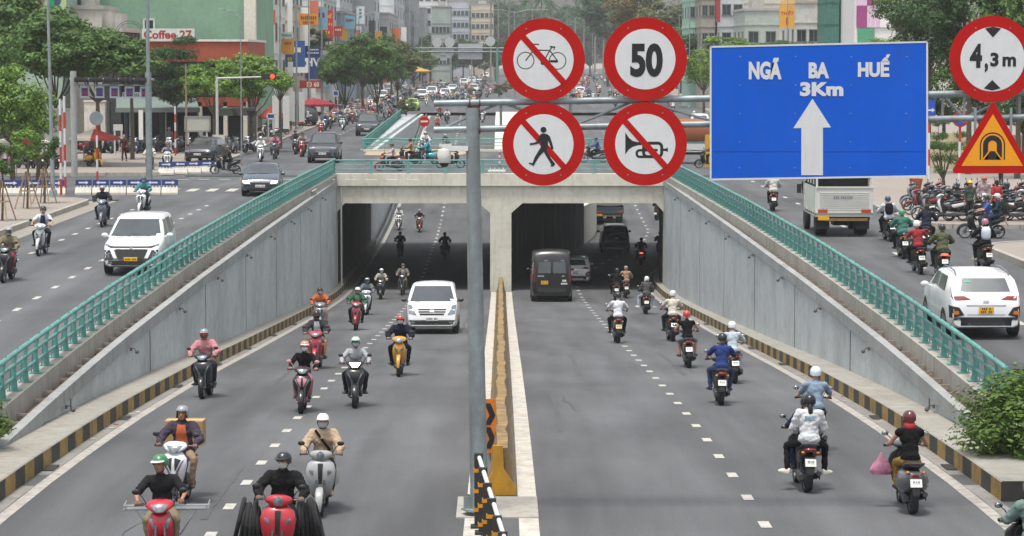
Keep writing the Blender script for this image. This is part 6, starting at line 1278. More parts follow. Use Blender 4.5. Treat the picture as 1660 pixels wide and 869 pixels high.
# ---- advertising boards
for a in (('sign_board', 524, 17, 541, 67, 300, 'c22a22', 'tall red advertising board with yellow words reading THẾ GIỚI', (('THẾ', .5, .18, .8, .15, 'f1b92b'), ('GIỚI', .5, .45, .8, .13, 'f1b92b'), ('#2', .5, .72, .5, .12, 'f1b92b'))),
 ('sign_board', 487, 22.5, 517, 41, 270, 'd98a1f', 'orange advertising board with dark lettering', (('#8', .5, .36, .85, .34, '5e3a1a'), ('#7', .5, .78, .6, .22, '7c1d1a'))),
 ('sign_board', 458, 63, 478, 88, 245, 'd2932c', 'yellow projecting board below the small green sign', (('#5', .5, .3, .6, .2, '8a5a1a'),)), ('sign_board', 457, 53, 477, 62, 244, 'c5cfc9', 'small white board with green lettering', (('#5', .5, .5, .8, .5, '3f8a72'),)), ('sign_board', 466, 91, 476, 100, 243, '26352c', 'small dark board reading 53', (('53', .5, .5, .7, .6, 'c7b04a'),)),
 ('sign_board', 454, -6, 464, 46, 250, 'b9b4b1', 'narrow vertical board with dark red letters', (('X', .5, .3, .7, .15, '9a2632'), ('E', .5, .58, .7, .15, '9a2632'), ('I', .5, .86, .5, .14, '9a2632'))), ('sign_board', 468, -6, 476, 52, 252, 'e6e6e0', 'narrow plain white vertical board', ()), ('sign_board', 468, 100, 476, 150, 246, 'e2e2dd', 'lower narrow white vertical board', ()), ('sign_board', 483, 84, 492, 112, 262, '2c2024', 'narrow dark maroon board', (('73', .5, .85, .7, .14, 'cfcfcf'),)),
 ('sign_board', 493, 76, 521, 92, 275, '26406b', 'dark blue board with white strips above the HV board', (('#6', .6, .3, .6, .18, 'dfe3e6'), ('#7', .55, .62, .7, .18, 'dfe3e6'))), ('sign_board', 496, 92, 521, 128, 274, '24457f', 'blue board with big white letters HV', (('HV', .5, .24, .95, .38, 'e8eaec'),)), ('sign_board', 487, 130, 521, 143, 268, 'b3382c', 'red board with white figures 50 60', (('50', .45, .5, .25, .6, 'f0e0b0'), ('60', .8, .5, .25, .6, 'e8e4e0'))),
 ('sign_board', 579, 11, 592, 39, 380, 'd5dbdc', 'pale board with teal letters', (('#1', .5, .2, .5, .15, '4f8f98'), ('#1', .5, .4, .5, .15, '4f8f98'), ('#1', .5, .6, .5, .15, '4f8f98'))), ('sign_board', 552, 44, 565, 65, 340, 'd5a53c', 'mustard yellow board by the big tree', ()), ('sign_board', 504, 2, 518, 24, 285, 'd0735a', 'salmon coloured board at the top', ()),
 ('sign_board', 1262, 8, 1286, 46, 270, 'e0a53a', 'yellow board with red word THIẾT above the blue sign', (('THIẾT', .5, .34, .85, .22, 'b0302a'), ('#1', .5, .7, .25, .3, 'b0302a'))), ('sign_board', 1264, -8, 1286, 7, 270, 'e5b978', 'pale orange board at the top right of centre', ()), ('sign_board', 1159, -10, 1166, 36, 300, '9c3230', 'narrow red vertical strip board on the right', ())):
    board(*a, thick=.3)

rn = random.Random(77); BCc = ['b8342c', '2f5a9a', 'd9a93a', 'e4e4df', '2f8a6a', 'd4d9dc', '34383f', 'c96f3a', '7aa3b8', 'e0dcc8']; CNm = ['red', 'blue', 'yellow', 'white', 'green', 'pale grey', 'charcoal', 'orange', 'light blue', 'cream']
for i in range(26):
    Y = 222 + i * 13 + rn.uniform(-4, 4); px = VX + (-20.4 - rn.uniform(-.9, 1.2)) * FPX / Y; w2 = rn.uniform(.45, 1.1) * FPX / Y; z = rn.uniform(4, 11); h2 = rn.uniform(.6, 2.6); k = rn.randrange(10); py = VY + (CZ - z) * FPX / Y; hh = h2 * FPX / Y
    board('sign_board', px - w2, py - hh, px + w2, py + hh, Y, BCc[k], '%s projecting shop board on the left row, %s one counted down the street' % (CNm[k], str(i + 1) + ('st' if i % 10 == 0 and i != 10 else 'nd' if i % 10 == 1 and i != 11 else 'rd' if i % 10 == 2 and i != 12 else 'th')), (('#%d' % rn.randint(3, 6), .5, .35, .75, .22, 'f0ead8' if k in (0, 1, 4, 6) else '5a2a2a'),) if i < 14 else (), thick=.25)
    if i in (3, 8, 12, 17, 21): # rooftop tank
        b = MB(); b.lathe([(.7, 0), (.75, 1.6), (.2, 1.9)], n=16); tag(b.build('water_tank', plain('9fb4c4' if i % 2 else 'c4c8c9', .4)), 'round water tank on a roof of the left row, %s one down the street' % ordn[(3, 8, 12, 17, 21).index(i)], 'tank', loc=(-26, Y, 10.2))
# ================================================================ TRAFFIC
SC = .94
def scl(o, k=SC): o.scale = (k, k, k); return o
CN = {'w': 'e6e6e4'}
def bk(px, py, lev, rz, kind, bc, cn, person, blabel=None, lit=False, trim=None, plate=PLW, tail=None, pil=None, group='motorbikes on the underpass road', steer=0, at=None, k=None, seat=None, desc=None):
    """a motorbike with its rider(s). px, py: photo pixel where the nearer wheel meets the road"""
    k = k or (.99 if lev == 'l' else SC); p = at or G(px, py, lev); f = zl if lev == 'l' else zu
    nd = Vector((-math.sin(rz), math.cos(rz), 0)); off = (.63 * k) * abs(nd.y)
    if not at: Y = p.y + off; p = Vector((p.x * Y / p.y - 0, Y, f(Y)))
    slope = (f(p.y + 1) - f(p.y - 1)) / 2; tilt = math.atan(slope) * (1 if nd.y > 0 else -1) * abs(nd.y)
    dn = desc or person[0]
    if len(dn.split()) > 10: dn = dn.rsplit(',' if ',' in dn else ' and ', 1)[0]
    bl = blabel or '%s %s ridden by the %s' % (cn, 'scooter' if kind != 'underbone' else 'motorbike', dn)
    if len(bl.split()) > 16: bl = bl.split(' with ')[0]
    rr_ = random.Random(int(p.x * 97 + p.y * 31)); rl = rr_.uniform(-.035, .035); rz += rr_.uniform(-.05, .05)
    b = scl(make_bike(kind, p, rz, bc, trim, bl, group, lit, plate=plate, tail=tail, seat=seat), k); b.rotation_euler = (tilt, rl, rz)
    o = scl(make_person(loc=p, rz=rz, label='rider, ' + person[0], group='riders', **person[1]), k * rr_.uniform(.975, 1.02)); o.rotation_euler = (tilt, rl * 1.3, rz)
    if pil: o = scl(make_person(loc=p, rz=rz, label='pillion passenger, ' + pil[0], group='pillion passengers', **pil[1]), k); o.rotation_euler = (tilt, rl, rz)
    return b, p
D = dict
def Pn(pose, top, tc, lc, hc, hel='helmet', mask=None, **k): return dict(pose=pose, top=top, tc=tc, lc=lc, hc=hc, hel=hel, mask=mask, **k)
F_, A_ = PI, 0.
# ---- incoming carriageway, nearest first
def nearY(px, Y): z = zl(Y); d = ray(px, 700); return Vector((d.x * Y, Y, z))
b1, p1_ = bk(0, 0, 'l', F_ + .05, 'underbone', 'b3182a', 'red', ('man in black polo and green and white helmet', Pn('turn', 'short', '25262a', '8a7d62', '2f7a4e', mask=None, skin=SKIN2, extra=('glasses',) if 0 else (), peak='e6e6e0')), at=nearY(264, 37.2), trim='1d1d20')
b2, p2_ = bk(0, 0, 'l', F_ - .03, 'scooter', 'd9dadd', 'white', ('man in purple jacket over an orange shirt, silver helmet', Pn('wide', 'jacket', '463c4c', 'a3886c', '8b9094', 'jet', skin=SKIN2, extra=(('chest', 'e06a2c'),), peak=False, shoe='3d342e', )), at=nearY(288, 43.4), trim='2a2b2e')
b3, p3_ = bk(522, 838, 'l', F_, 'classic', '9b9c9c', 'silver', ('woman in beige sweater with crossbody strap, white helmet', Pn('ride', 'jacket', 'bda284', '17171b', 'e4e4e2', mask='aebdca', extra=(('bagstrap', '1a1a1c'),), shoe='b9a58c')), trim='1c1c1e', k=.95)
b4, p4_ = bk(0, 0, 'l', F_ + .06, 'classic', 'b0222f', 'dark red', ('man in black sweater, black cap helmet and sunglasses', Pn('turn', 'jacket', '1e1e20', '1b1b1e', '2c2d30', mask='c9cdc6', skin=SKIN2, extra=('glasses',))), at=nearY(450, 37.6), trim='1c1c1e')
bk(490, 671, 'l', F_, 'scooter', '2a2326', 'black and pink', ('woman in black with an orange and white helmet', Pn('ride', 'top', '141416', 'a86a78', 'd9825a', mask='e6e2e0', peak='e8e6e2')), trim='c78a96', k=.95)
bk(576, 663, 'l', F_, 'scooter', '26272b', 'black', ('man in light grey shirt, sunglasses, green and white helmet', Pn('wide', 'top', 'a9acb0', '20222c', 'c8dcd2', mask='a9c4c9', extra=('glasses',), peak='2f7f5c')), lit=True)
bk(648, 611, 'l', F_, 'underbone', 'c98f1c', 'yellow', ('person in navy jacket, red helmet and white mask', Pn('wide', 'jacket', '1c2038', '15151a', 'b83432', mask='d5d5d2')), trim='2a2a2c')
bk(515, 600, 'l', F_ - .04, 'underbone', 'b22437', 'red', ('man in grey open jacket, black helmet', Pn('wide', 'jacket', '3c3f42', '6d6250', '212225', mask='2a2a2c', extra=(('chest', 'c9cbcb'),), legs='shorts')), trim='4a1c22')
bk(577, 536, 'l', F_, 'underbone', '9c2230', 'red and black', ('man in green jacket and white helmet', Pn('wide', 'jacket', '2b6a45', '1c1c20', 'd8dad6', extra=(('chest', '8a8d7c'),))), trim='1c1c1e')
bk(594, 511, 'l', F_, 'scooter', 'c4c7c8', 'white', ('person in grey denim jacket, silver helmet', Pn('ride', 'jacket', '6e7880', '23252a', '9aa3a8', 'jet', mask='8f979c')))
bk(520, 537, 'l', F_, 'scooter', '7a7f85', 'grey', ('man in bright orange jacket, black helmet and mask', Pn('wide', 'jacket', 'c8622a', 'a07c66', '2b2b2d', mask='c9d2da', legs='shorts')))
bk(617, 486, 'l', F_, 'scooter', '26282b', 'dark', ('person in pale hooded jacket by the left tube', Pn('ride', 'jacket', 'b3a797', '2b2b2e', 'cfd0cc', mask='d9d9d6')), k=.93)
bk(653, 479, 'l', F_, 'underbone', '2c2a29', 'dark brown', ('person in brown and white beside the white van', Pn('ride', 'jacket', '8c7c70', '8a7c6c', '4c3e38', mask='e0e0dc', extra=(('chest', 'cfd0d0'),))))
bk(334, 647, 'l', F_, 'scooter', '23272f', 'black', ('woman in pink jacket and pink face cover, silver helmet', Pn('wide', 'jacket', 'c98388', '2c2c34', '7e98a4', mask='7a4a50', peak='c4685c')))
bk(647, 374, 'l', F_, 'scooter', 'cfcfcf', 'white', ('person in white under the far end of the left tube', Pn('ride', 'jacket', 'cdc9c2', '55504c', '5d6165', mask='cfcfcf')))
bk(680, 377, 'l', F_, 'underbone', 'a82a2c', 'red', ('person in dark top leaving the left tube', Pn('ride', 'top', '2b2c30', '26262a', '8d9296')))
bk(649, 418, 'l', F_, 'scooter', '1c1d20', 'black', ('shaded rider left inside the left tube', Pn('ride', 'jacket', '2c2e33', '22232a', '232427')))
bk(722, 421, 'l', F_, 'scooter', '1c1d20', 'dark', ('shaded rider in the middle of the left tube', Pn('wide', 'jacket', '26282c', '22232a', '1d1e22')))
bk(697, 326, 'l', F_, 'scooter', '26282c', 'dark', ('rider entering the left tube from the far ramp', Pn('ride', 'top', '55585c', '22232a', '33363a')))
# ---- outgoing carriageway
bk(1470, 835, 'l', A_ + .02, 'classic', '55575b', 'dark silver', ('woman in black vest with red scarf and dark red helmet', Pn('ride', 'vest', '0f0f11', 'a3842c', '5a1a20', mask='c42a2c', extra=(('scarf', 'd02a2c'),))), tail=TAIL)
bk(1300, 800, 'l', A_, 'scooter', '1a1b1e', 'black', ('driver hidden behind a white jacketed passenger', Pn('ride', 'top', '2b3550', '27324e', '23242a')), pil=('long haired woman in white jacket with blue print, black helmet', Pn('pillion_wide', 'jacket', 'd9dade', '1a1a1e', '1c1f2a', shoe='d8d6cc', extra=(('print', '4a8fb5'), 'ponytail'))), plate=PLW)
bk(1318, 738, 'l', A_, 'scooter', '202226', 'black', ('man in light blue shirt with white and blue helmet', Pn('ride', 'short', '7f97ae', '2b2d34', 'cfdbe0', extra=())))
bk(1166, 658, 'l', A_, 'scooter', '2c2f2c', 'dark green', ('man in dark blue shirt and black helmet', Pn('wide', 'short', '1f3a7a', '34466a', '23282a', skin=SKIN2)))
bk(1187, 622, 'l', A_, 'scooter', '24262a', 'black', ('person in white robe and white helmet', Pn('wide', 'top', 'b9c6d0', 'c9c4d6', 'e4e6e8')))
bk(1115, 597, 'l', A_, 'scooter', '5a1e22', 'dark red', ('woman in black shirt and shorts, red helmet', Pn('wide', 'vest', '141416', '6f8ba0', 'b8342e', legs='shorts', extra=())))
bk(1087, 554, 'l', A_, 'scooter', '2a2224', 'dark', ('man in cream shirt and white helmet', Pn('wide', 'short', 'd5ccbd', '22232a', 'cfd8dc')), k=1.06)
bk(1000, 557, 'l', A_, 'scooter', '73685a', 'bronze', ('man in white tee shirt and black helmet', Pn('wide', 'short', 'd8dae2', '1b1b1f', '26282b')), plate=plain('c9b489'), k=1.06)
bk(1046, 510, 'l', A_, 'scooter', '4a1a1e', 'maroon', ('driver hidden behind a grey hoodie', Pn('ride', 'jacket', '3c3c40', '2f3038', 'e4e6e8')), pil=('person in grey hoodie and light jeans, white helmet', Pn('pillion_wide', 'jacket', '5a5658', 'a5b0bc', 'dfe3e6', shoe='d5d5d0')))
bk(1013, 484, 'l', A_, 'underbone', '26262a', 'black', ('person in tan jacket ahead on the right carriageway', Pn('ride', 'jacket', 'a58468', '2c2c30', '8d7a66')))
bk(998, 487, 'l', A_, 'scooter', '1c1c20', 'black', ('person all in black near the portal', Pn('wide', 'jacket', '17181b', '17181b', '222428')))
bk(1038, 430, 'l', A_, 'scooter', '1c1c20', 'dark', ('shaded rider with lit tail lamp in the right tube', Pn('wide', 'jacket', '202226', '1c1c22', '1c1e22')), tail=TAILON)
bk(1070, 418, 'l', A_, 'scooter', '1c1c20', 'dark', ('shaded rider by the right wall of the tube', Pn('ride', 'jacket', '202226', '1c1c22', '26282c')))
bk(1066, 357, 'l', A_ - .2, 'scooter', '2a2c30', 'black', ('rider in black leaving the right tube', Pn('ride', 'jacket', '26282c', '22222a', '2c2e32')))
# ---- left frontage road
LG = 'motorbikes on the left road'
bk(168, 369, 'u', F_, 'underbone', '6b7078', 'grey', ('man in dark camouflage jacket, red face cover', Pn('wide', 'jacket', '2c3036', '2c3440', '8d9296', mask='8a3a3c')), group=LG)
bk(233, 350, 'u', F_ - .05, 'scooter', 'd9dbdb', 'white', ('person in teal hooded jacket, dark helmet', Pn('ride', 'jacket', '3f8a94', '26262c', '33514c', mask='9fc4cc')), group=LG)
bk(68, 416, 'u', F_, 'underbone', 'c5c8c9', 'white and black', ('man in white shirt and dark helmet', Pn('wide', 'short', 'd3d6da', '26262c', '2a2b2e', extra=(('chest', '2f3a66'),))), group=LG, trim='202225')
bk(12, 459, 'u', F_, 'scooter', '26282b', 'black', ('person in olive jacket and red skirt, silver helmet', Pn('ride', 'jacket', '857a60', '8c2f38', '93999c', 'jet', mask='c9c9c4')), group=LG)
bk(366, 283, 'u', PI / 2 + .12, 'scooter', '1c1d20', 'black', ('man in black vest over white sleeves crossing the junction', Pn('ride', 'top', '3a3436', '1c1c22', '55443c')), group=LG)
bk(423, 263, 'u', F_, 'scooter', 'dfe1e1', 'white', ('person all in white by the left kerb', Pn('ride', 'jacket', 'dcdedf', 'cfd0d0', 'dfe1e1', mask='dcdcdc')), group=LG)
bk(446, 259, 'u', F_, 'underbone', '3c3f42', 'dark', ('person in pink jacket by the left kerb', Pn('wide', 'jacket', 'b86a80', '55504c', '2c2426')), group=LG)
bk(480, 251, 'u', F_, 'scooter', '26282b', 'black', ('person in dark clothes left of the red scooter', Pn('ride', 'jacket', '4c4a4c', '2b2b30', '33363a')), group=LG)
bk(490, 255, 'u', F_, 'scooter', 'a5342c', 'red', ('person in grey shirt beside the dark sport car', Pn('wide', 'jacket', '9a8d86', '2b2b30', '26262a')), group=LG)
bk(520, 222, 'u', F_, 'scooter', 'b02a2a', 'red', ('person in white shirt near the parked cars', Pn('ride', 'top', 'd9d9d9', '3b3b40', '26262a')), group=LG)
bk(243, 280, 'u', F_, 'scooter', '8c2c3c', 'dark pink', ('person in white beside the big lamp pole', Pn('ride', 'jacket', 'd2cdc8', '2f3038', 'cfd4d8')), group=LG)
bk(271, 276, 'u', F_ + .1, 'scooter', 'cfd5d8', 'white', ('man in lilac shirt by the blue barrier', Pn('wide', 'short', '8d8ea6', '33343c', '5a3c44')), group=LG)
bk(563, 203, 'u', F_, 'underbone', '3c3f42', 'dark', ('cyclist in pale shirt near the big tree', Pn('ride', 'short', 'b9a99c', '2d3a36', '4c4038', None)), group=LG)
# ---- deck traffic
DG = 'motorbikes crossing the overpass'
bk(646, 281, 'u', PI / 2 + .05, 'scooter', 'a32c34', 'red', ('person in pink shirt crossing the overpass', Pn('ride', 'top', 'c4a2a8', '3b2f34', '23242a')), group=DG, at=Vector((-6.25, 146.5, .01)))
bk(0, 0, 'u', PI / 2 - .1, 'scooter', '26282b', 'black', ('person in tan jacket behind the red scooter', Pn('ride', 'jacket', 'a88660', '3b342f', '26282c')), group=DG, at=Vector((-5.5, 155, .01)))
bk(0, 0, 'u', PI / 2 + .1, 'classic', '2f9aa5', 'turquoise', ('person in turquoise jacket on the turquoise scooter', Pn('ride', 'jacket', '2f93a8', '2f6a78', '2c4a5c')), group=DG, at=Vector((-4.55, 156, .01)), desc='person in turquoise jacket')
bk(0, 0, 'u', PI + .3, 'scooter', 'd5d8d8', 'white', ('person in white on the far side of the overpass', Pn('ride', 'jacket', 'd9dadc', '55585c', 'b9bcc0')), group=DG, at=Vector((-4.9, 169, .01)))
bk(0, 0, 'u', -PI / 2 + .1, 'scooter', '2a2c30', 'black', ('person in white and black behind the gantry pole', Pn('ride', 'jacket', 'b9bcc0', '26262c', '1c1e22')), group=DG, at=Vector((-2.9, 150, .01)))
bk(0, 0, 'u', PI / 2, 'underbone', '2b2d31', 'black', ('man in blue jacket between the round signs', Pn('ride', 'jacket', '3a5f95', '26262c', '3c3f42')), group=DG, at=Vector((5.7, 158, .01)))
bk(0, 0, 'u', PI / 2 + .1, 'scooter', '1f2023', 'black', ('person in brown beside the white and orange truck', Pn('ride', 'jacket', '6a4c38', '26262c', '26262c')), group=DG, at=Vector((12.1, 150, .01)))
# ---- right frontage road
RG = 'motorbikes on the right road'
bk(1252, 343, 'u', A_, 'scooter', '8a3430', 'red', ('person in pale jacket riding away left of the blue board', Pn('ride', 'jacket', 'c4c4bc', '33343a', '3a3d42')), group=RG)
bk(1308, 326, 'u', A_, 'scooter', '1c1e22', 'black', ('dark rider beside the truck', Pn('ride', 'jacket', '33363c', '1c1e24', '1c1e22')), group=RG)
bk(1440, 392, 'u', A_, 'scooter', '1f2024', 'black', ('person in white hoodie with black backpack', Pn('wide', 'jacket', 'c9cdd4', '1b1b20', '333f4c', extra=(('backpack', '17171a'),))), group=RG)
bk(1462, 420, 'u', A_ - .05, 'scooter', '24262a', 'dark', ('person in teal green raincoat and green helmet', Pn('wide', 'jacket', '3f7a6c', '1d1f24', '3f8f68')), group=RG)
bk(1500, 408, 'u', A_ - .2, 'underbone', '2b2422', 'dark red', ('big man in navy jacket', Pn('wide', 'jacket', '262b3c', '2a2a2e', '3c332f', None)), group=RG)
bk(1487, 446, 'u', A_, 'underbone', '33272a', 'black and white', ('person in red shirt and white helmet', Pn('wide', 'short', 'a3262c', '1f2024', 'e2e2e2')), group=RG)
bk(1524, 452, 'u', A_, 'scooter', '3a2a2a', 'dark', ('person in olive jacket with lit tail lamp', Pn('wide', 'jacket', '5a603e', '26262c', '23261f')), group=RG, tail=TAILON)
bk(1592, 440, 'u', A_, 'scooter', '2c2224', 'black', ('woman in black with white backpack and pink helmet', Pn('wide', 'jacket', '1f2a28', '26262c', 'b06a76', extra=(('backpack', 'cdd9e6'),), shoe='c9b9a0')), group=RG)
bk(0, 0, 'u', PI / 2 - .12, 'scooter', '26282c', 'black', ('man in bright blue shirt turning out of the side street', Pn('wide', 'short', '3f5cae', '3b4c5c', '26262a')), group=RG, at=Vector((17.2, 92.3, zu(92))), pil=('person in dark green with white cap', Pn('pillion', 'top', '2b4048', '2b3c4c', 'd9c0cc')))
bk(1652, 905, 'l', A_ + .1, 'scooter', '33413c', 'dark', ('person in grey green raincoat at the lower right corner', Pn('ride', 'jacket', '6f8a82', '26262c', '55605a')), group=RG, at=Vector((7.35, 35.4, zl(35.4))))
# ---- loads on the near bikes
def onbike(nm, b, ms, p, rz, label, cat, smooth=40): o = b.build(nm, ms, None, smooth); o.scale = (.99,) * 3; return tag(o, label, cat, loc=p, rz=rz)
b = MB()
for k in range(7): b.tube([(-.62, -.42 - .07 * k, .84), (.62, -.42 - .07 * k, .84)], .009, 6)
for s in (-1, 1): b.tube([(s * .62, -.4, .84), (s * .62, -.86, .84)], .014, 6); b.tube([(s * .62, -.4, .9), (s * .62, -.86, .9)], .01, 6); b.tube([(s * .45, -.5, .84), (s * .2, -.45, .45)], .013, 6); b.tube([(s * .6, -.4, .84), (s * .6, -.4, .9)], .01, 5)
b.tube([(-.62, -.4, .9), (.62, -.4, .9)], .01, 6); onbike('luggage_rack', b, [plain('8d9092', .4)], p1_, F_ + .05, 'wide grey metal rack across the back of the nearest red motorbike', 'rack')
b = MB(); b.box((0, -.86, 1.12), (.66, .42, .42)); b.box((0, -.86, 1.325), (.67, .07, .012), m=1); onbike('cardboard_box', b, [plain('a98a5e', .8, .08), plain('c4b184', .4)], p2_, F_ - .03, 'brown cardboard box strapped behind the man in the purple jacket', 'box', 0)
rn = random.Random(8)
for i in range(12):
    s = -1 if i % 2 else 1; b = MB(); r_ = rn.uniform(.26, .33); c = (s * (.29 + .06 * (i // 2)), -.28 - .05 * (i // 2) + rn.uniform(-.03, .03), .58 + rn.uniform(-.04, .05)); P = [(c[0] + s * .06 * math.sin(a), c[1] + r_ * math.cos(a), c[2] + r_ * math.sin(a)) for a in [2 * PI * k / 24 for k in range(25)]]
    tl = .15 + .06 * (i // 2); b.tube([(q[0] - s * (q[2] - c[2]) * tl, q[1], q[2]) for q in P], .036, 8, cap=False); onbike('tyre', b, [RUB], p4_, F_ + .06, 'black tyre hung on the %s side of the dark red scooter, %s outwards' % ('left' if s > 0 else 'right', ordn[i // 2]), 'tyre')
    tag(bpy.context.scene.objects[-1] if 0 else col.objects[-1], group='tyres carried by the dark red scooter')
b = MB(); b.loft([sring((-.33, .12, z), a, c_, 2.2, 'XY') for z, a, c_ in ((.55, .16, .05), (.62, .2, .08), (.74, .14, .07), (.84, .05, .03), (.92, .02, .02))]); p = G(1470, 835, 'l'); onbike('plastic_bag', b, [mat('pink_bag', C('c98aa4'), .35, 0, .4, 7, trans=.3)], (p.x, p.y + .6, p.z), 0, 'pink and green plastic bag hanging at the left of the dark silver scooter', 'bag')
# ---- cars
def cr(kind, px, py, lev, rz, color, label, near=2.2, at=None, **k):
    f = zl if lev == 'l' else zu
    if at: p = Vector(at)
    else: p = G(px, py, lev); Y = p.y + near; p = Vector((p.x * Y / p.y, Y, f(Y)))
    o = make_car(kind, p, rz, color, label, **k); nd = math.cos(rz); sl_ = (f(p.y + 1) - f(p.y - 1)) / 2; o.rotation_euler = (math.atan(sl_) * (1 if nd > 0 else -1), 0, rz); return o
cr('van', 703, 542, 'l', F_, 'dfe1e2', 'white passenger van coming out of the left tube', name='van', cat='van', mirror='2a2b2d', near=2.3)
cr('high_van', 893, 489, 'l', A_, '0b0b0e', 'black high roofed van heading into the right tube', name='van', cat='van', plate=PLY, mirror='0b0b0e')
cr('hatch_suv', 926, 474, 'l', A_, 'dcdcdd', 'white car half hidden beside the black van', at=(4.2, 146.5, zl(146.5)))
cr('suv', 1000, 401, 'l', A_, '22252a', 'dark pickup style car deep in the right tube', at=(7.6, 172, zl(172)))
make_truck((8.3, 196, zl(196)), -.05, '4c5a66', '566470', 'loaded truck with tarpaulin leaving the right tube', low=True, tarp='8a8474')
cr('mpv', 229, 449, 'u', F_, 'dcdedf', 'white people carrier with yellow plate beside the left railing', plate=PLY)
cr('sedan', 426, 319, 'u', F_ + .04, '3a4552', 'dark blue grey car behind the left railing', lit=True)
cr('suv', 527, 265, 'u', F_, '33343a', 'dark grey sport car with chrome grille near the overpass', name='suv', cat='suv')
cr('suv', 597, 221, 'u', F_, '2b3138', 'dark sport car beside the far green railing', name='suv', cat='suv')
cr('hatch_suv', 1572, 552, 'u', A_, 'dfe0e2', 'white crossover car with yellow plate beside the right railing', plate=PLY, near=2.05)
cr('sedan', 347, 262, 'u', F_ - .15, '2f3237', 'dark car by the far blue barrier turning out of the pavement', at=(-17.8, 157.5, .13))
cr('suv', 0, 0, 'u', .5, '33383c', 'dark grey car parked on the pavement beyond the red parasol', at=(-18.6, 240, .13)); cr('sedan', 0, 0, 'u', -PI / 2 + .4, '262c38', 'dark blue car parked beside the cream wall', at=(-27.9, 171, .13))
make_truck((12.35, 95.4, 0), 0, 'c9ccca', 'd3d3cd', 'white cage truck driving away under the blue board', cage=True)
make_truck((11.9, 157, .01), -PI / 2, 'd5d8d5', 'cdd0cc', 'white truck with an orange load crossing the overpass', low=True, tarp='a8643c')
far_cars = [('van', 629, 154, 'dfe2e3', 'white van in the left lane of the far queue'), ('suv', 652, 148, '8a97a3', 'blue grey car behind the white van'), ('van', 615, 158, 'b9b09c', 'beige van by the far kerb'), ('mpv', 620, 166, 'd5d7d7', 'pale car in front of the beige van'), ('sedan', 606, 174, 'a9adb0', 'silver car leading the kerbside lane'), ('sedan', 668, 180, 'a8c82c', 'lime green taxi at the head of the far queue'),
 ('mpv', 684, 164, 'dfdfdd', 'white car behind the lime taxi'), ('suv', 700, 159, 'cfd3d6', 'white tall car right of the lime taxi'), ('hatch_suv', 722, 160, 'd9dbdb', 'white car with dark grille in the second row'), ('sedan', 734, 150, 'c9d3cf', 'pale green car in the third row'), ('sedan', 719, 146, 'd5dbd8', 'pale car in the fourth row'), ('suv', 752, 141, 'dadddd', 'white sport car in the middle lane'), ('suv', 765, 137, 'cfd2d4', 'silver sport car behind the middle one'), ('mpv', 768, 152, 'e0e0de', 'white car in the lane beside the median'), ('sedan', 772, 144, 'a7abae', 'grey car beside the median'), ('sedan', 778, 134, '8f979e', 'dark grey car beside the median farther back'), ('van', 788, 128, 'dcd8c6', 'cream minibus beside the median'), ('van', 724, 131, 'd9d9d7', 'white van at the back of the queue'), ('sedan', 709, 130, 'c4cbc9', 'pale car at the back left of the queue'), ('sedan', 757, 125, 'a9b0b6', 'grey car at the very back'), ('mpv', 770, 122, 'd9dcdc', 'white car at the very back')]
for k, px, py, c_, lb in far_cars: cr(k, px, py, 'u', F_, c_, lb, group='far queue of oncoming traffic', name='van' if k == 'van' else 'car', cat='van' if k == 'van' else 'car')
for k, px, py, c_, lb in (('mpv', 940, 158, 'dadada', 'white car driving away between the round signs'), ('suv', 952, 196, '2c3138', 'dark car driving away below the top pair of signs'), ('mpv', 964, 224, 'd5d9da', 'white car behind the lower gantry pipe'), ('sedan', 948, 132, 'cfd2d2', 'pale car far away between the round signs')): cr(k, px, py, 'u', A_, c_, lb, group='far traffic driving away', at=(lambda p: (p.x, p.y, zu(p.y)) if p.y > 300 else (16.9 + .02 * (952 - px), p.y + 12, .01))(G(px, py, 'u')))
# ---- far crowd of motorbikes, each with its rider
rn = random.Random(99); TC = [('d5d5d5', 'white'), ('a33038', 'red'), ('2b2d33', 'black'), ('4a5f8a', 'blue'), ('b87a86', 'pink'), ('7a7f84', 'grey'), ('c47a45', 'orange'), ('5a7a5c', 'green'), ('b9a488', 'beige')]
BC = [('26282c', 'black'), ('1c1e22', 'glossy black'), ('2c2f36', 'charcoal'), ('8f2c30', 'red'), ('d5d8d8', 'white'), ('3c4c6a', 'blue'), ('7d8286', 'silver')]
HC = [('d9d9d6', 'white'), ('23252a', 'black'), ('a3342f', 'red'), ('6f8aa3', 'blue'), ('c4a03c', 'yellow')]
crowd = []
def put_crowd(n, xr, yr, rz, where, seedy, minpx=6):
    got = 0; tr = 0
    while got < n and tr < 4000:
        tr += 1; Y = yr[0] + (yr[1] - yr[0]) * rn.random() ** .8; X = rn.uniform(*xr)
        if any(abs(X - a) < 1.1 and abs(Y - b_) < 2.6 for a, b_, *_ in crowd) or any(abs(X - c.location.x) < 1.6 and abs(Y - c.location.y) < 3.8 for c in CARS_ON): continue
        crowd.append((X, Y, rz, where)); got += 1
CARS_ON = [o for o in col.objects if o.get('category') in ('car', 'van', 'suv', 'truck')]
put_crowd(26, (-16.3, -11.2), (225, 300), F_, 'on the far left road', 1); put_crowd(62, (-16.5, -1.5), (302, 520), F_, 'in the far oncoming queue', 1); put_crowd(26, (-16, -1.5), (520, 760), F_, 'deep in the far queue', 1)
put_crowd(8, (-7.3, -1.2), (215, 300), F_, 'on the far ramp', 2); put_crowd(60, (7, 19), (330, 560), A_, 'riding away beyond the round signs', 1); put_crowd(60, (14, 32), (560, 860), A_, 'far away in the outgoing crowd', 1); put_crowd(6, (16.8, 22), (185, 300), A_, 'on the far right road', 3)
lab = {}
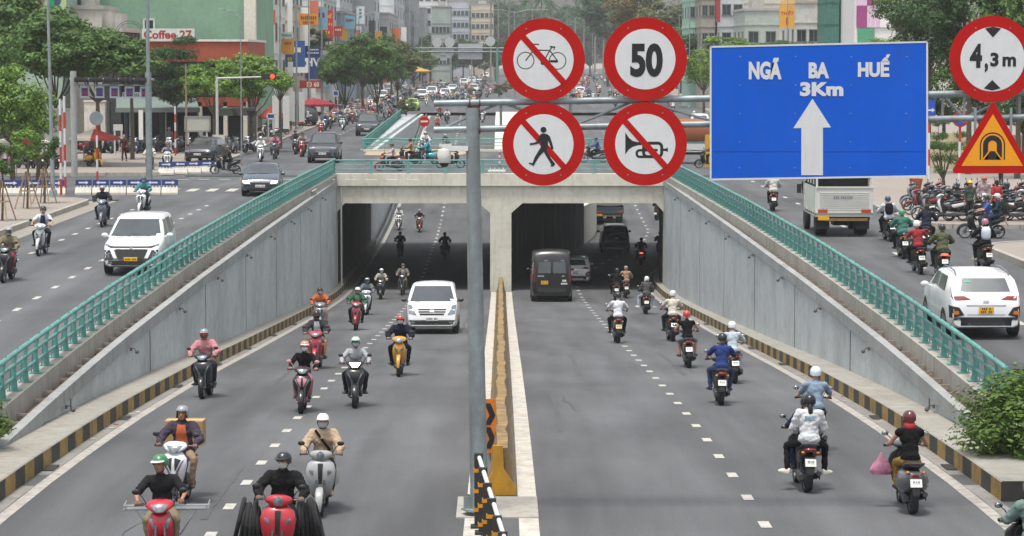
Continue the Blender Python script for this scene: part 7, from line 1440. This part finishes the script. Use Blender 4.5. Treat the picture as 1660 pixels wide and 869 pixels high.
for X, Y, rz, where in crowd:
    on_ramp = where == 'on the far ramp'; z = zl(Y) if on_ramp else zu(Y) + .01; t, b_, h = rn.choice(TC), rn.choice(BC), rn.choice(HC); kd = rn.choice(('scooter', 'underbone', 'classic')); r2 = rz + rn.uniform(-.06, .06)
    o1 = scl(far_bike(kd, (X, Y, z), r2, b_[0], '', 'motorbikes ' + where)); o2 = scl(far_person(rn.choice(('ride', 'wide')), (X, Y, z), r2, t[0], rn.choice(('2b2d33', '3b3f4c', '55504c')), h[0], '', 'riders ' + where, top='jacket'))
    lab.setdefault('%s %s %s' % (b_[1], 'scooter' if kd != 'underbone' else 'motorbike', where), []).append((pix(X, Y, z)[0], o1)); lab.setdefault('rider in %s and %s helmet %s' % (t[1], h[1], where), []).append((pix(X, Y, z)[0], o2))
for k, v in lab.items():
    v.sort(key=lambda q: q[0])
    for i, (_, o) in enumerate(v): o['label'] = k if len(v) == 1 else k + ', ' + ('leftmost' if i == 0 else 'rightmost' if i == len(v) - 1 else ordn[i] + ' from left')
# ================================================================ PARKED BIKES, PEOPLE AND STREET FURNITURE
lab = {}
def park(kd, X, Y, rz, c, where, z=.13, group=None):
    o = scl(far_bike(kd, (X, Y, z), rz, c[0], '', group or 'motorbikes parked ' + where)); o.rotation_euler = (0, rn.uniform(.05, .12), rz)
    lab.setdefault('%s %s parked %s' % (c[1], 'scooter' if kd != 'underbone' else 'motorbike', where), []).append((pix(X, Y, z)[0], o))
KD = ('scooter', 'underbone', 'classic')
for i in range(36): park(rn.choice(KD), -30 + i * .38 + rn.uniform(-.1, .1), 170.5 + (i % 2) * 3 + rn.uniform(-.6, .6), PI / 2 + rn.uniform(-.5, .5) + (PI if i % 3 == 0 else 0) * 0 + 1.2, rn.choice(BC), 'before the cafe')
for i in range(16): park(rn.choice(KD), -17.9 - rn.random() * 1.8, 190 + i * 3.6, PI / 2 + rn.uniform(-.3, .3), rn.choice(BC), 'along the left pavement')
for i in range(7): park(rn.choice(KD), -22.6 - i * .75, 107 + (i % 2) * 2.2 + i * .5, -PI / 2 + rn.uniform(-.5, .5), rn.choice(BC), 'at the left edge')
for i in range(4): park(rn.choice(KD), -25.3 - i * .9, 146 + i * .6, .5 + rn.uniform(-.4, .4), rn.choice(BC), 'behind the leaning saplings')
park('classic', -23.4, 149.5, PI + .7, ('c99a14', 'bright yellow'), 'beside the gantry post')
for i in range(44):
    r_, q = divmod(i, 11); park(rn.choice(KD), 16.8 + q * .58 + rn.uniform(-.1, .1) + r_ * .3, 100.2 + r_ * 3.0 + rn.uniform(-.4, .4), 1.25 + rn.uniform(-.25, .25), rn.choice(BC), 'in the crowd on the right pavement', .12)
for i in range(16): park(rn.choice(KD), -19.4 - (i % 3) * .9, 255 + i * 6, PI / 2 + rn.uniform(-.4, .4), rn.choice(BC), 'under the far street trees')
def stand(pose, X, Y, rz, label, top, tc, lc, hel=None, hc='222222', k=.95, z=.13, **kw):
    o = scl(make_person(pose, (X, Y, z), rz, top, tc, 'trousers', lc, hel, hc, label=label, group='people on the pavements', **kw), k); return o
stand('walk', bx(202, 157), 157, PI, 'pedestrian in dark red clothes walking before the cafe', 'top', '5c3430', '4a2a2a')
stand('stand', bx(275, 173), 173, 0, 'man in grey shirt and helmet standing among the cafe motorbikes', 'short', '8a8790', '33343a', 'helmet', '9aa0a3')
stand('stand', bx(1637, 95.5) , 97.9, .5, 'man in bright red shirt standing behind the blue shirted rider', 'short', 'b8262a', '1b1b1f', k=.98)
stand('stand', 18.95, 101.3, 2.9, 'person in pale pink jacket with orange helmet among the motorbikes', 'jacket', 'b59a9e', '55504c', 'helmet', 'b8562f')
stand('stand', 18.1, 99.6, 2.6, 'person in yellow helmet behind the blue shirted rider', 'top', '4c5a4c', '2b2d33', 'helmet', 'd3b32c', k=.9)
stand('stand', bx(8, 140), 140, 1., 'person in a white top near the left edge', 'short', 'd2cdca', '3c3c44', k=.95); stand('sit', -22.4, 109.3, -1.2, 'man in white top sitting on the parked motorbikes at the left edge', 'short', 'd9c9bd', 'a3886c', k=1, z=.55)
stand('walk', bx(500, 236), 236, 2., 'pedestrian in white by the parked cars on the left', 'top', 'cfcfcf', '33343a'); stand('stand', bx(1624, 128), 128, 2., 'person in grey by the cream wall on the right', 'top', '7d7c80', '3a3a40')
for k, v in lab.items():
    v.sort(key=lambda q: q[0])
    for i, (_, o) in enumerate(v): o['label'] = k if len(v) == 1 else k + ', ' + ('leftmost' if i == 0 else 'rightmost' if i == len(v) - 1 else ordn[i] + ' from left')
# ---- lamp posts
def lamp(px, Y, h, label, r=.09, arms=((1.6, .5),), lean=0, m=GALV, banner=False, group='street lamps', x=None):
    X = bx(px, Y) if x is None else x; root = empty('street_lamp', (X, Y, .1)); tag(root, label, 'street lamp', group); b = MB(); b.tube([(0, 0, 0), (lean * .5, 0, h * .5), (lean, 0, h)], [r, r * .8, r * .55], 10); b.lathe([(r * 1.9, 0), (r * 1.9, .3), (r * 1.2, .4)], (0, 0, 0)); b.build('pole', m, root)
    for a, up in arms:
        b = MB(); b.tube([(lean, 0, h - .3), (lean + a * .4, 0, h + up * .6), (lean + a, 0, h + up)], [.035, .03, .025], 6); b.build('arm', m, root)
        b = MB(); b.loft([sring((lean + a + s * .28, 0, h + up + dz), .001 + c_, .05, 3, 'XY') for s, dz, c_ in ((0, .0, .06),)] * 1 + [sring((lean + a, 0, h + up + .06), .3, .1, 3, 'XY'), sring((lean + a, 0, h + up - .02), .26, .09, 3, 'XY')][:2]); b.build('lamp_head', plain('b9bcbc'), root)
    if banner:
        for s in (-1, 1): b = MB(); b.box((s * (r + .32), 0, 2.0), (.5, .03, 2.6)); b.build('banner', plain('cfd0cc', .7, .06), root, smooth=0)
lamp(86, 117, 9.2, 'slim grey lamp post beside the staked saplings', .1, ((.9, .3), (-.9, .3)), lean=-.12); lamp(834, 330, 12.2, 'double armed lamp post behind the bicycle sign', .14, ((4.0, .1), (-4.0, .1)))
lamp(456, 204, 13.5, 'tall lamp post with white banners, nearest on the left', .1, ((2., .6),), banner=True); lamp(482, 226, 13, 'tall lamp post with white banners left of the orange board', .1, ((2.5, .9),), banner=True); lamp(502, 252, 12.5, 'lamp post with white banners right of the orange board', .09, ((2.6, .8),), banner=True); lamp(523, 268, 12.5, 'lamp post touching the tall red board', .1, ((3.4, .4),), banner=True)
for i, (px, Y, h) in enumerate(((555, 330, 12), (583, 370, 12), (606, 420, 12), (684, 480, 10), (765, 560, 13), (642, 460, 12), (1072, 420, 12), (1117, 320, 14), (1100, 380, 12.5), (960, 640, 12))): lamp(px, Y, h, 'distant lamp post, %s of the far ones from the left group onward' % ordn[i], .09, ((2., .6),), group='far street lamps')
lamp(1275, 255, 13, 'slim pole rising behind the blue board', .07, ((-1., .3),)); lamp(392, 163, 9, 'slim dark pole left of the pair of bright trees', .05, ((-1.2, .3),)); lamp(303, 158, 5.9, 'brown utility pole before the cafe awning', .08, (), m=plain('8f7f6c', .8))
# ---- traffic light gantry on the left
Y = 136.; x0, x1 = bx(131, 140), bx(238, 134); g = empty('signal_gantry', (x0, 138, .1)); tag(g, 'traffic light gantry on two thick poles with five signals in a row', 'gantry'); H_ = bz(129, 137)
b = MB(); b.tube([(0, 0, 0), (0, 0, H_ + .35)], .17, 14); b.build('pole', plain('a9aca8', .6, .1, .4), g); b = MB(); b.tube([(x1 - x0, -3, 0), (x1 - x0, -3, H_ + .3)], .17, 14); b.tube([(x1 - x0, -3, H_ + .3), (x1 - x0, -3, 13)], [.1, .08], 12); b.build('pole', GALV, g)
b = MB(); b.tube([(-.2, .1, H_ - .08), (x1 - x0 + .3, -3.1, H_ - .08)], .07, 10); b.tube([(-.1, .1, H_ - .38), (x1 - x0, -3.1, H_ - .38)], .03, 6); b.build('cross_beam', GALV, g)
for i in range(5):
    t = (.12 + .2 * i); x, y = (x1 - x0) * t, -3 * t; b = MB(); b.box((x, y - .15, H_ - .1), (.75, .2, .26)); [b.lathe([(.12, 0), (.13, -.14), (.10, -.15)], (x - .24 + .24 * k, y - .25, H_ - .1), 'Y', 12) for k in range(3)]; b.build('signal', TRIM, g)
    b = MB(); b.box((x + .15, y - .12, H_ - .75), (.5, .04, .62)); b.box((x + .15, y - .145, H_ - .75), (.34, .01, .42), m=1); [b.box((x + .15 - .1 + .1 * k, y - .152, H_ - .78), (.04, .008, .22), m=2) for k in range(3)]; b.build('plate', [plain('b9bdc0'), plain('31427c'), plain('a8343a')], g, smooth=0)
# red signal on an arm
g = empty('traffic_light', (bx(353, 161), 161, .13)); tag(g, 'traffic light showing red at the end of a long white arm', 'traffic light'); b = MB(); h = bz(127, 161); b.tube([(0, 0, 0), (0, 0, h)], [.1, .08], 12); b.tube([(0, 0, h - .12), (bx(441, 161) - bx(353, 161), 0, h - .02)], [.06, .04], 8); b.build('pole', plain('c4c7c4', .5, .1, .2), g)
b = MB(); x = bx(443, 161) - bx(353, 161); b.box((x - .25, 0, h - .02), (.9, .18, .34)); b.build('housing', TRIM, g); b = MB(); b.lathe([(.14, -.1), (.14, -.12)], (x, 0, h - .0), 'Y', 16); b.build('red_lamp', mat('red_light', C('ff3a20'), .4, emit=((1, .05, .02), 1.3)), g)
# ---- blue and white barrier blocks
WB = plain('cbc6bb', .85, .1, .35); BB = plain('2a3f7c', .6, .1, .4); ARW = plain('d5d8dc', .5, .05)
def barrier(px0, px1, py, n, name_l, Ysh=0):
    a, c = G(px0, py, 'u'), G(px1, py + Ysh, 'u')
    for i in range(n):
        t0, t1 = i / n, (i + 1) / n; q = a.lerp(c, (t0 + t1) / 2); ln = (c - a).length / n; r0 = empty('barrier_block', (q.x, q.y, zu(q.y) + .01)); tag(r0, 'white concrete barrier block with a blue arrow board, %s of %s' % (ordn[i], name_l), 'barrier', 'barrier blocks at the junction')
        ln -= .05; b = MB(); b.prism([(-.28, 0), (-.28, .1), (-.12, .33), (.12, .33), (.28, .1), (.28, 0)], Matrix.Rotation(PI / 2, 4, 'Z') @ MX @ Matrix.Translation((0, 0, -ln / 2)), ln); b.build('concrete_block', WB, r0, smooth=0)
        b = MB(); [b.box((-ln / 2 + ln * (k + .5) / 5, 0, .4), (.05, .05, .2)) for k in range(5)]; b.build('bracket', ARW, r0, smooth=0); b = MB(); b.box((0, -.02, .56), (ln * .99, .03, .27)); b.build('board', BB, r0, smooth=0)
        b = MB(); L_ = ln * .3; s = -1 if i % 3 == 1 else 1; b.prism([(x * s, z) for x, z in ((-L_, -.035), (L_ * .45, -.035), (L_ * .45, -.09), (L_, 0), (L_ * .45, .09), (L_ * .45, .035), (-L_, .035))][::s], Matrix.Translation((0, -.037, .56)) @ MX, .004); b.build('arrow', ARW, r0, smooth=0)
barrier(122, 290, 316, 6, 'the near junction row'); barrier(259, 347, 284, 4, 'the far junction row', -3); barrier(0, 108, 317, 3, 'the row behind the saplings')
# ---- staked saplings
for i, (px, Y, hh) in enumerate(((44, 108, 2.7), (72, 112, 2.5), (3, 100, 2.4))):
    X = bx(px, Y); r0 = empty('sapling', (X, Y, .13)); tag(r0, 'young tree held by leaning wooden stakes, %s' % ('in the middle of the left pavement', 'nearest to the slim lamp post', 'at the left edge')[i], 'tree', 'staked saplings'); b = MB(); b.tube([(0, 0, 0), (.05, 0, hh * .6), (0, 0, hh)], [.05, .04, .03], 7); b.build('trunk', BARK, r0)
    me, cl = crown_mesh('round', 31 + i, 22, 110, .08); c = mk('crown', me, LEAFS[('bright', 'mid', 'mid')[i]], r0, loc=(0, 0, hh)); c.scale = (.8, .8, .75)
    for k in range(4): a = k * PI / 2 + .5; b = MB(); b.tube([(.55 * math.cos(a), .55 * math.sin(a), 0), (.06 * math.cos(a), .06 * math.sin(a), 1.55)], .03, 6); b.build('stake', plain('9c8468', .85, .2), r0)
    b = MB(); [b.tube([(.33 * math.cos(k * PI / 2 + .5), .33 * math.sin(k * PI / 2 + .5), .75), (.33 * math.cos((k + 1) * PI / 2 + .5), .33 * math.sin((k + 1) * PI / 2 + .5), .75)], .022, 5) for k in range(4)]; b.build('cross_bar', plain('9c8468', .85, .2), r0)
# ---- red and white striped sign posts
RW = plain('b8322c', .55, .1, .2)
def rwpost(px, Y, h, label, sign=None, X=None):
    r0 = empty('sign_post', (bx(px, Y) if X is None else X, Y, .12)); tag(r0, label, 'sign post'); b = MB(); n = 6
    for k in range(n): b.lathe([(.055, h * k / n), (.055, h * (k + 1) / n)], n=10, m=k % 2)
    b.build('post', [RW, WHT], r0)
    if sign == 'noentry':
        b = MB(); b.prism(circ(0, 0, .36, 32), Matrix.Translation((0, -.06, h - .36)) @ MX, .02); b.build('disc', RED, r0); b = MB(); b.box((0, -.085, h - .36), (.5, .01, .11)); b.build('white_bar', WHT, r0, smooth=0)
    if sign == 'nopark':
        b = MB(); b.prism(circ(0, 0, .35, 32), Matrix.Translation((0, -.06, h - .35)) @ MX, .02); b.build('rim', plain('a3283c', .5), r0); b = MB(); b.prism(circ(0, 0, .26, 32), Matrix.Translation((0, -.081, h - .35)) @ MX, .004); b.build('face', plain('2a4fa8', .5), r0); b = MB(); b.prism(line2((-.2, .2), (.2, -.2), .06), Matrix.Translation((0, -.086, h - .35)) @ MX, .003); b.build('slash', plain('a3283c', .5), r0, smooth=0)
    if sign == 'back': b = MB(); b.prism(circ(0, 0, .35, 32), Matrix.Translation((0, -.06, h - .35)) @ MX, .02); b.build('disc', plain('7f878a'), r0)
    if sign == 'blue': b = MB(); b.box((0, -.07, h - .45), (.5, .03, .9)); b.build('panel', plain('2451b5', .5), r0, smooth=0); b = MB(); b.box((.02, -.09, h - .45), (.26, .01, .07)); b.prism([(0, .1), (.14, 0), (0, -.1)][::-1], Matrix.Translation((.1, -.086, h - .45)) @ MX, .006); b.build('arrow', WHT, r0, smooth=0)
    return r0
rwpost(688, 178.6, 2.25, 'red no entry disc on a striped post at the far deck edge', 'noentry', X=bx(688, 178.6)); rwpost(1556, 112, 4.0, 'round no parking sign with red rim beside the triangle sign', 'nopark'); rwpost(1506, 116, 4.4, 'blue street arrow sign on a striped post right of the blue board', 'blue')
rwpost(158, 130, 3.6, 'round sign seen from behind on a striped post before the parasols', 'back'); rwpost(99, 119, 4.4, 'striped post left of the thick gantry pole, nearer one'); rwpost(106, 121, 4.5, 'striped post beside the thick gantry pole, right hand one'); rwpost(285, 166, 3.2, 'leaning striped post before the cafe'); rwpost(810, 150, 1.0, 'small striped post on the overpass behind the round signs')
for a in (('notice_board', 301, 189, 341, 212, 158, 'b4b5ab', 'grey back of a large road sign on two striped legs', (), 'sign', .08, '8d8e86', .15), ('notice_board', 185, 201, 200, 211, 165, 'c9c9c4', 'small pale board on a post by the parasols', (), 'sign', .08, None, .15), ('notice_board', 345, 218, 365, 230, 160, 'd2cdb9', 'cream notice fixed low on the signal post', (('#4', .5, .5, .6, .25, 'a33a30'),), 'sign', .05, None, None), ('street_sign', 434, 184, 446, 192, 190, '3a57a3', 'small blue street name sign on a white post', (), 'sign', .05, 'd9dbdb', .15), ('street_sign', 541, 147, 549, 155, 262, '3a57a3', 'blue street name sign farther down the left pavement', (), 'sign', .05, 'd9dbdb', .15), ('banner', 226, 178, 233, 226, 168, 'dcdcda', 'tall white banner left of the thick pole before the cafe', (), 'banner', .06, None, None), ('banner', 238, 178, 243.5, 226, 168, 'dcdcda', 'tall white banner right of the thick pole before the cafe', (), 'banner', .06, None, None), ('sign_board', 1143, 218, 1156, 270, 152, 'c99a2c', 'yellow upright board at the left edge of the blue direction board', (), 'sign', .3, None, None)): board(*a[:9], a[9], a[10], a[11], a[12])
# ---- parasols
def parasol(px, py, Y, r, h, c1, c2, label, legs=True):
    X = bx(px, Y); r0 = empty('parasol', (X, Y, .13)); tag(r0, label, 'parasol', 'street parasols'); n = 8; top = bz(py, Y) - .13; ms = [cloth(c1), cloth(c2)]; b = MB(); P = [(0, 0, top)] + [(r * math.cos(2 * PI * k / n), r * math.sin(2 * PI * k / n), top - h) for k in range(n)] + [(r * math.cos(2 * PI * k / n), r * math.sin(2 * PI * k / n), top - h - .16) for k in range(n)]
    for k in range(n): q = (k + 1) % n; b.add([P[0], P[1 + k], P[1 + q]], [(0, 1, 2)], k // 2 % 2); b.add([P[1 + k], P[1 + q], P[1 + n + q], P[1 + n + k]], [(0, 1, 2, 3)], k // 2 % 2)
    b.build('canopy', ms, r0, smooth=0); b = MB(); b.tube([(0, 0, 0), (0, 0, top)], .025, 6); b.build('pole', GALV, r0); b = MB(); b.lathe([(.25, 0), (.25, .08), (.06, .12)]); b.build('base', plain('8d8d88'), r0)
parasol(27, 219, 135, 1.35, .35, 'd5c9b5', 'b04438', 'cream and red parasol at the far left'); parasol(64, 223, 139, 1.0, .25, 'd9cfbe', 'd9cfbe', 'small cream parasol behind the saplings'); parasol(154, 208, 150, 1.5, .5, 'dcd2bd', 'b8413a', 'red and cream parasol right of the gantry post'); parasol(136, 213, 156, 1.3, .4, 'b8413a', 'a8382f', 'red parasol half hidden by the gantry post')
parasol(510, 158, 240, 1.9, .6, 'a82a3c', '9c2434', 'dark red parasol by the lamp banners'); parasol(523, 161, 246, 1.5, .5, 'a8303f', 'a02838', 'second dark red parasol behind the first'); parasol(440, 170, 205, 1.0, .9, 'c4452f', 'b83c28', 'small orange red parasol near the shops'); parasol(673, 107, 420, 2.7, .8, 'd3a63c', 'c99a30', 'yellow parasol at the far kerb of the queue')
# ---- far gantry over the queue
Y = 455.; g = empty('gantry', (bx(640, Y), Y, 0)); tag(g, 'distant grey gantry with sign backs spanning the road', 'gantry'); ox = bx(640, Y)
b = MB()
for py in (78, 84): b.tube([(bx(628, Y) - ox, 0, bz(py, Y)), (bx(818, Y) - ox, 0, bz(py, Y))], .12, 8)
b.build('cross_pipe', GALV, g); b = MB(); b.tube([(bx(806, Y) - ox, 0, 0), (bx(806, Y) - ox, 0, bz(76, Y))], .22, 10); b.build('pole', plain('5f8f82', .6), g)
for px0, py0, px1, py1 in ((634, 72, 667, 97), (743, 71, 782, 96), (714, 91, 725, 98)): b = MB(); b.box(((bx(px0, Y) + bx(px1, Y)) / 2 - ox, .25, (bz(py0, Y) + bz(py1, Y)) / 2), (bx(px1, Y) - bx(px0, Y), .1, bz(py0, Y) - bz(py1, Y))); b.build('sign_back', plain('a9afb0'), g, smooth=0)
for px in (709, 729, 795):
    for py in ((69, 84) if px != 795 else (67,)): b = MB(); b.prism(circ(bx(px, Y) - ox, bz(py, Y), .85, 28), Matrix.Translation((0, .2, 0)) @ MX, .05); b.build('sign_back', plain('b4b8b7'), g)
# ---- small things
for i, (px, py) in enumerate(((795, 276), (802, 277), (809, 276), (816, 277))):
    X = bx(px, 143); b = MB(); b.ell((0, 0, .12), (.14, .12, .16)); b.tube([(0, 0, .2), (0, 0, .34)], .02, 5); tag(b.build('sandbag', plain('d9d6ce', .9)), 'white sack on the overpass kerb, %s from the left' % ordn[i], 'sack', 'white sacks on the overpass', loc=(X, 143, .02))
for nm, X, Y, h, lb in (('bin', 17.6, 125, 1.0, 'small orange stool stack by the right wall'), ('plant_pot', 19.6, 122, .6, 'red brown plant pot by the right wall')): b = MB(); b.lathe([(.22, 0), (.32, h), (.28, h), (.18, .1)]); tag(b.build(nm, plain('a3563a', .8)), lb, 'pot' if nm == 'plant_pot' else 'stool', loc=(X, Y, .12))
for i in range(16):
    sx = rn.choice((-1, 1)); Y = rn.uniform(44, 100); X = sx * rn.uniform(8.3, 8.5); b = MB(); b.box((0, 0, 0), (rn.uniform(.04, .12), rn.uniform(.05, .15), .012), rz=rn.uniform(0, 3)); o = b.build('litter_scrap', plain(rn.choice(('c9c9c4', 'a3423a', 'b9b2a0', '8a8a80'))), smooth=0, loc=(X, Y, zl(Y) + .015)); tag(o, 'scrap of litter in the %s gutter, %s nearest' % ('left' if sx < 0 else 'right', ordn[i]), 'litter', 'litter in the gutters')
# ---- air
hz = MB(); hz.box((0, 620, 29.5), (1500, 1320, 77)); hm = bpy.data.materials.new('haze_air'); hm.use_nodes = True; hn = hm.node_tree.nodes; hn.remove(hn['Principled BSDF']); pv = hn.new('ShaderNodeVolumePrincipled'); pv.inputs['Color'].default_value = (.93, .95, .97, 1); pv.inputs['Density'].default_value = .0002; pv.inputs['Anisotropy'].default_value = .2
hm.node_tree.links.new(pv.outputs[0], hn['Material Output'].inputs['Volume']); tag(hz.build('haze', hm, smooth=0, kind='stuff'), 'pale haze hanging in the air down the street', 'haze')
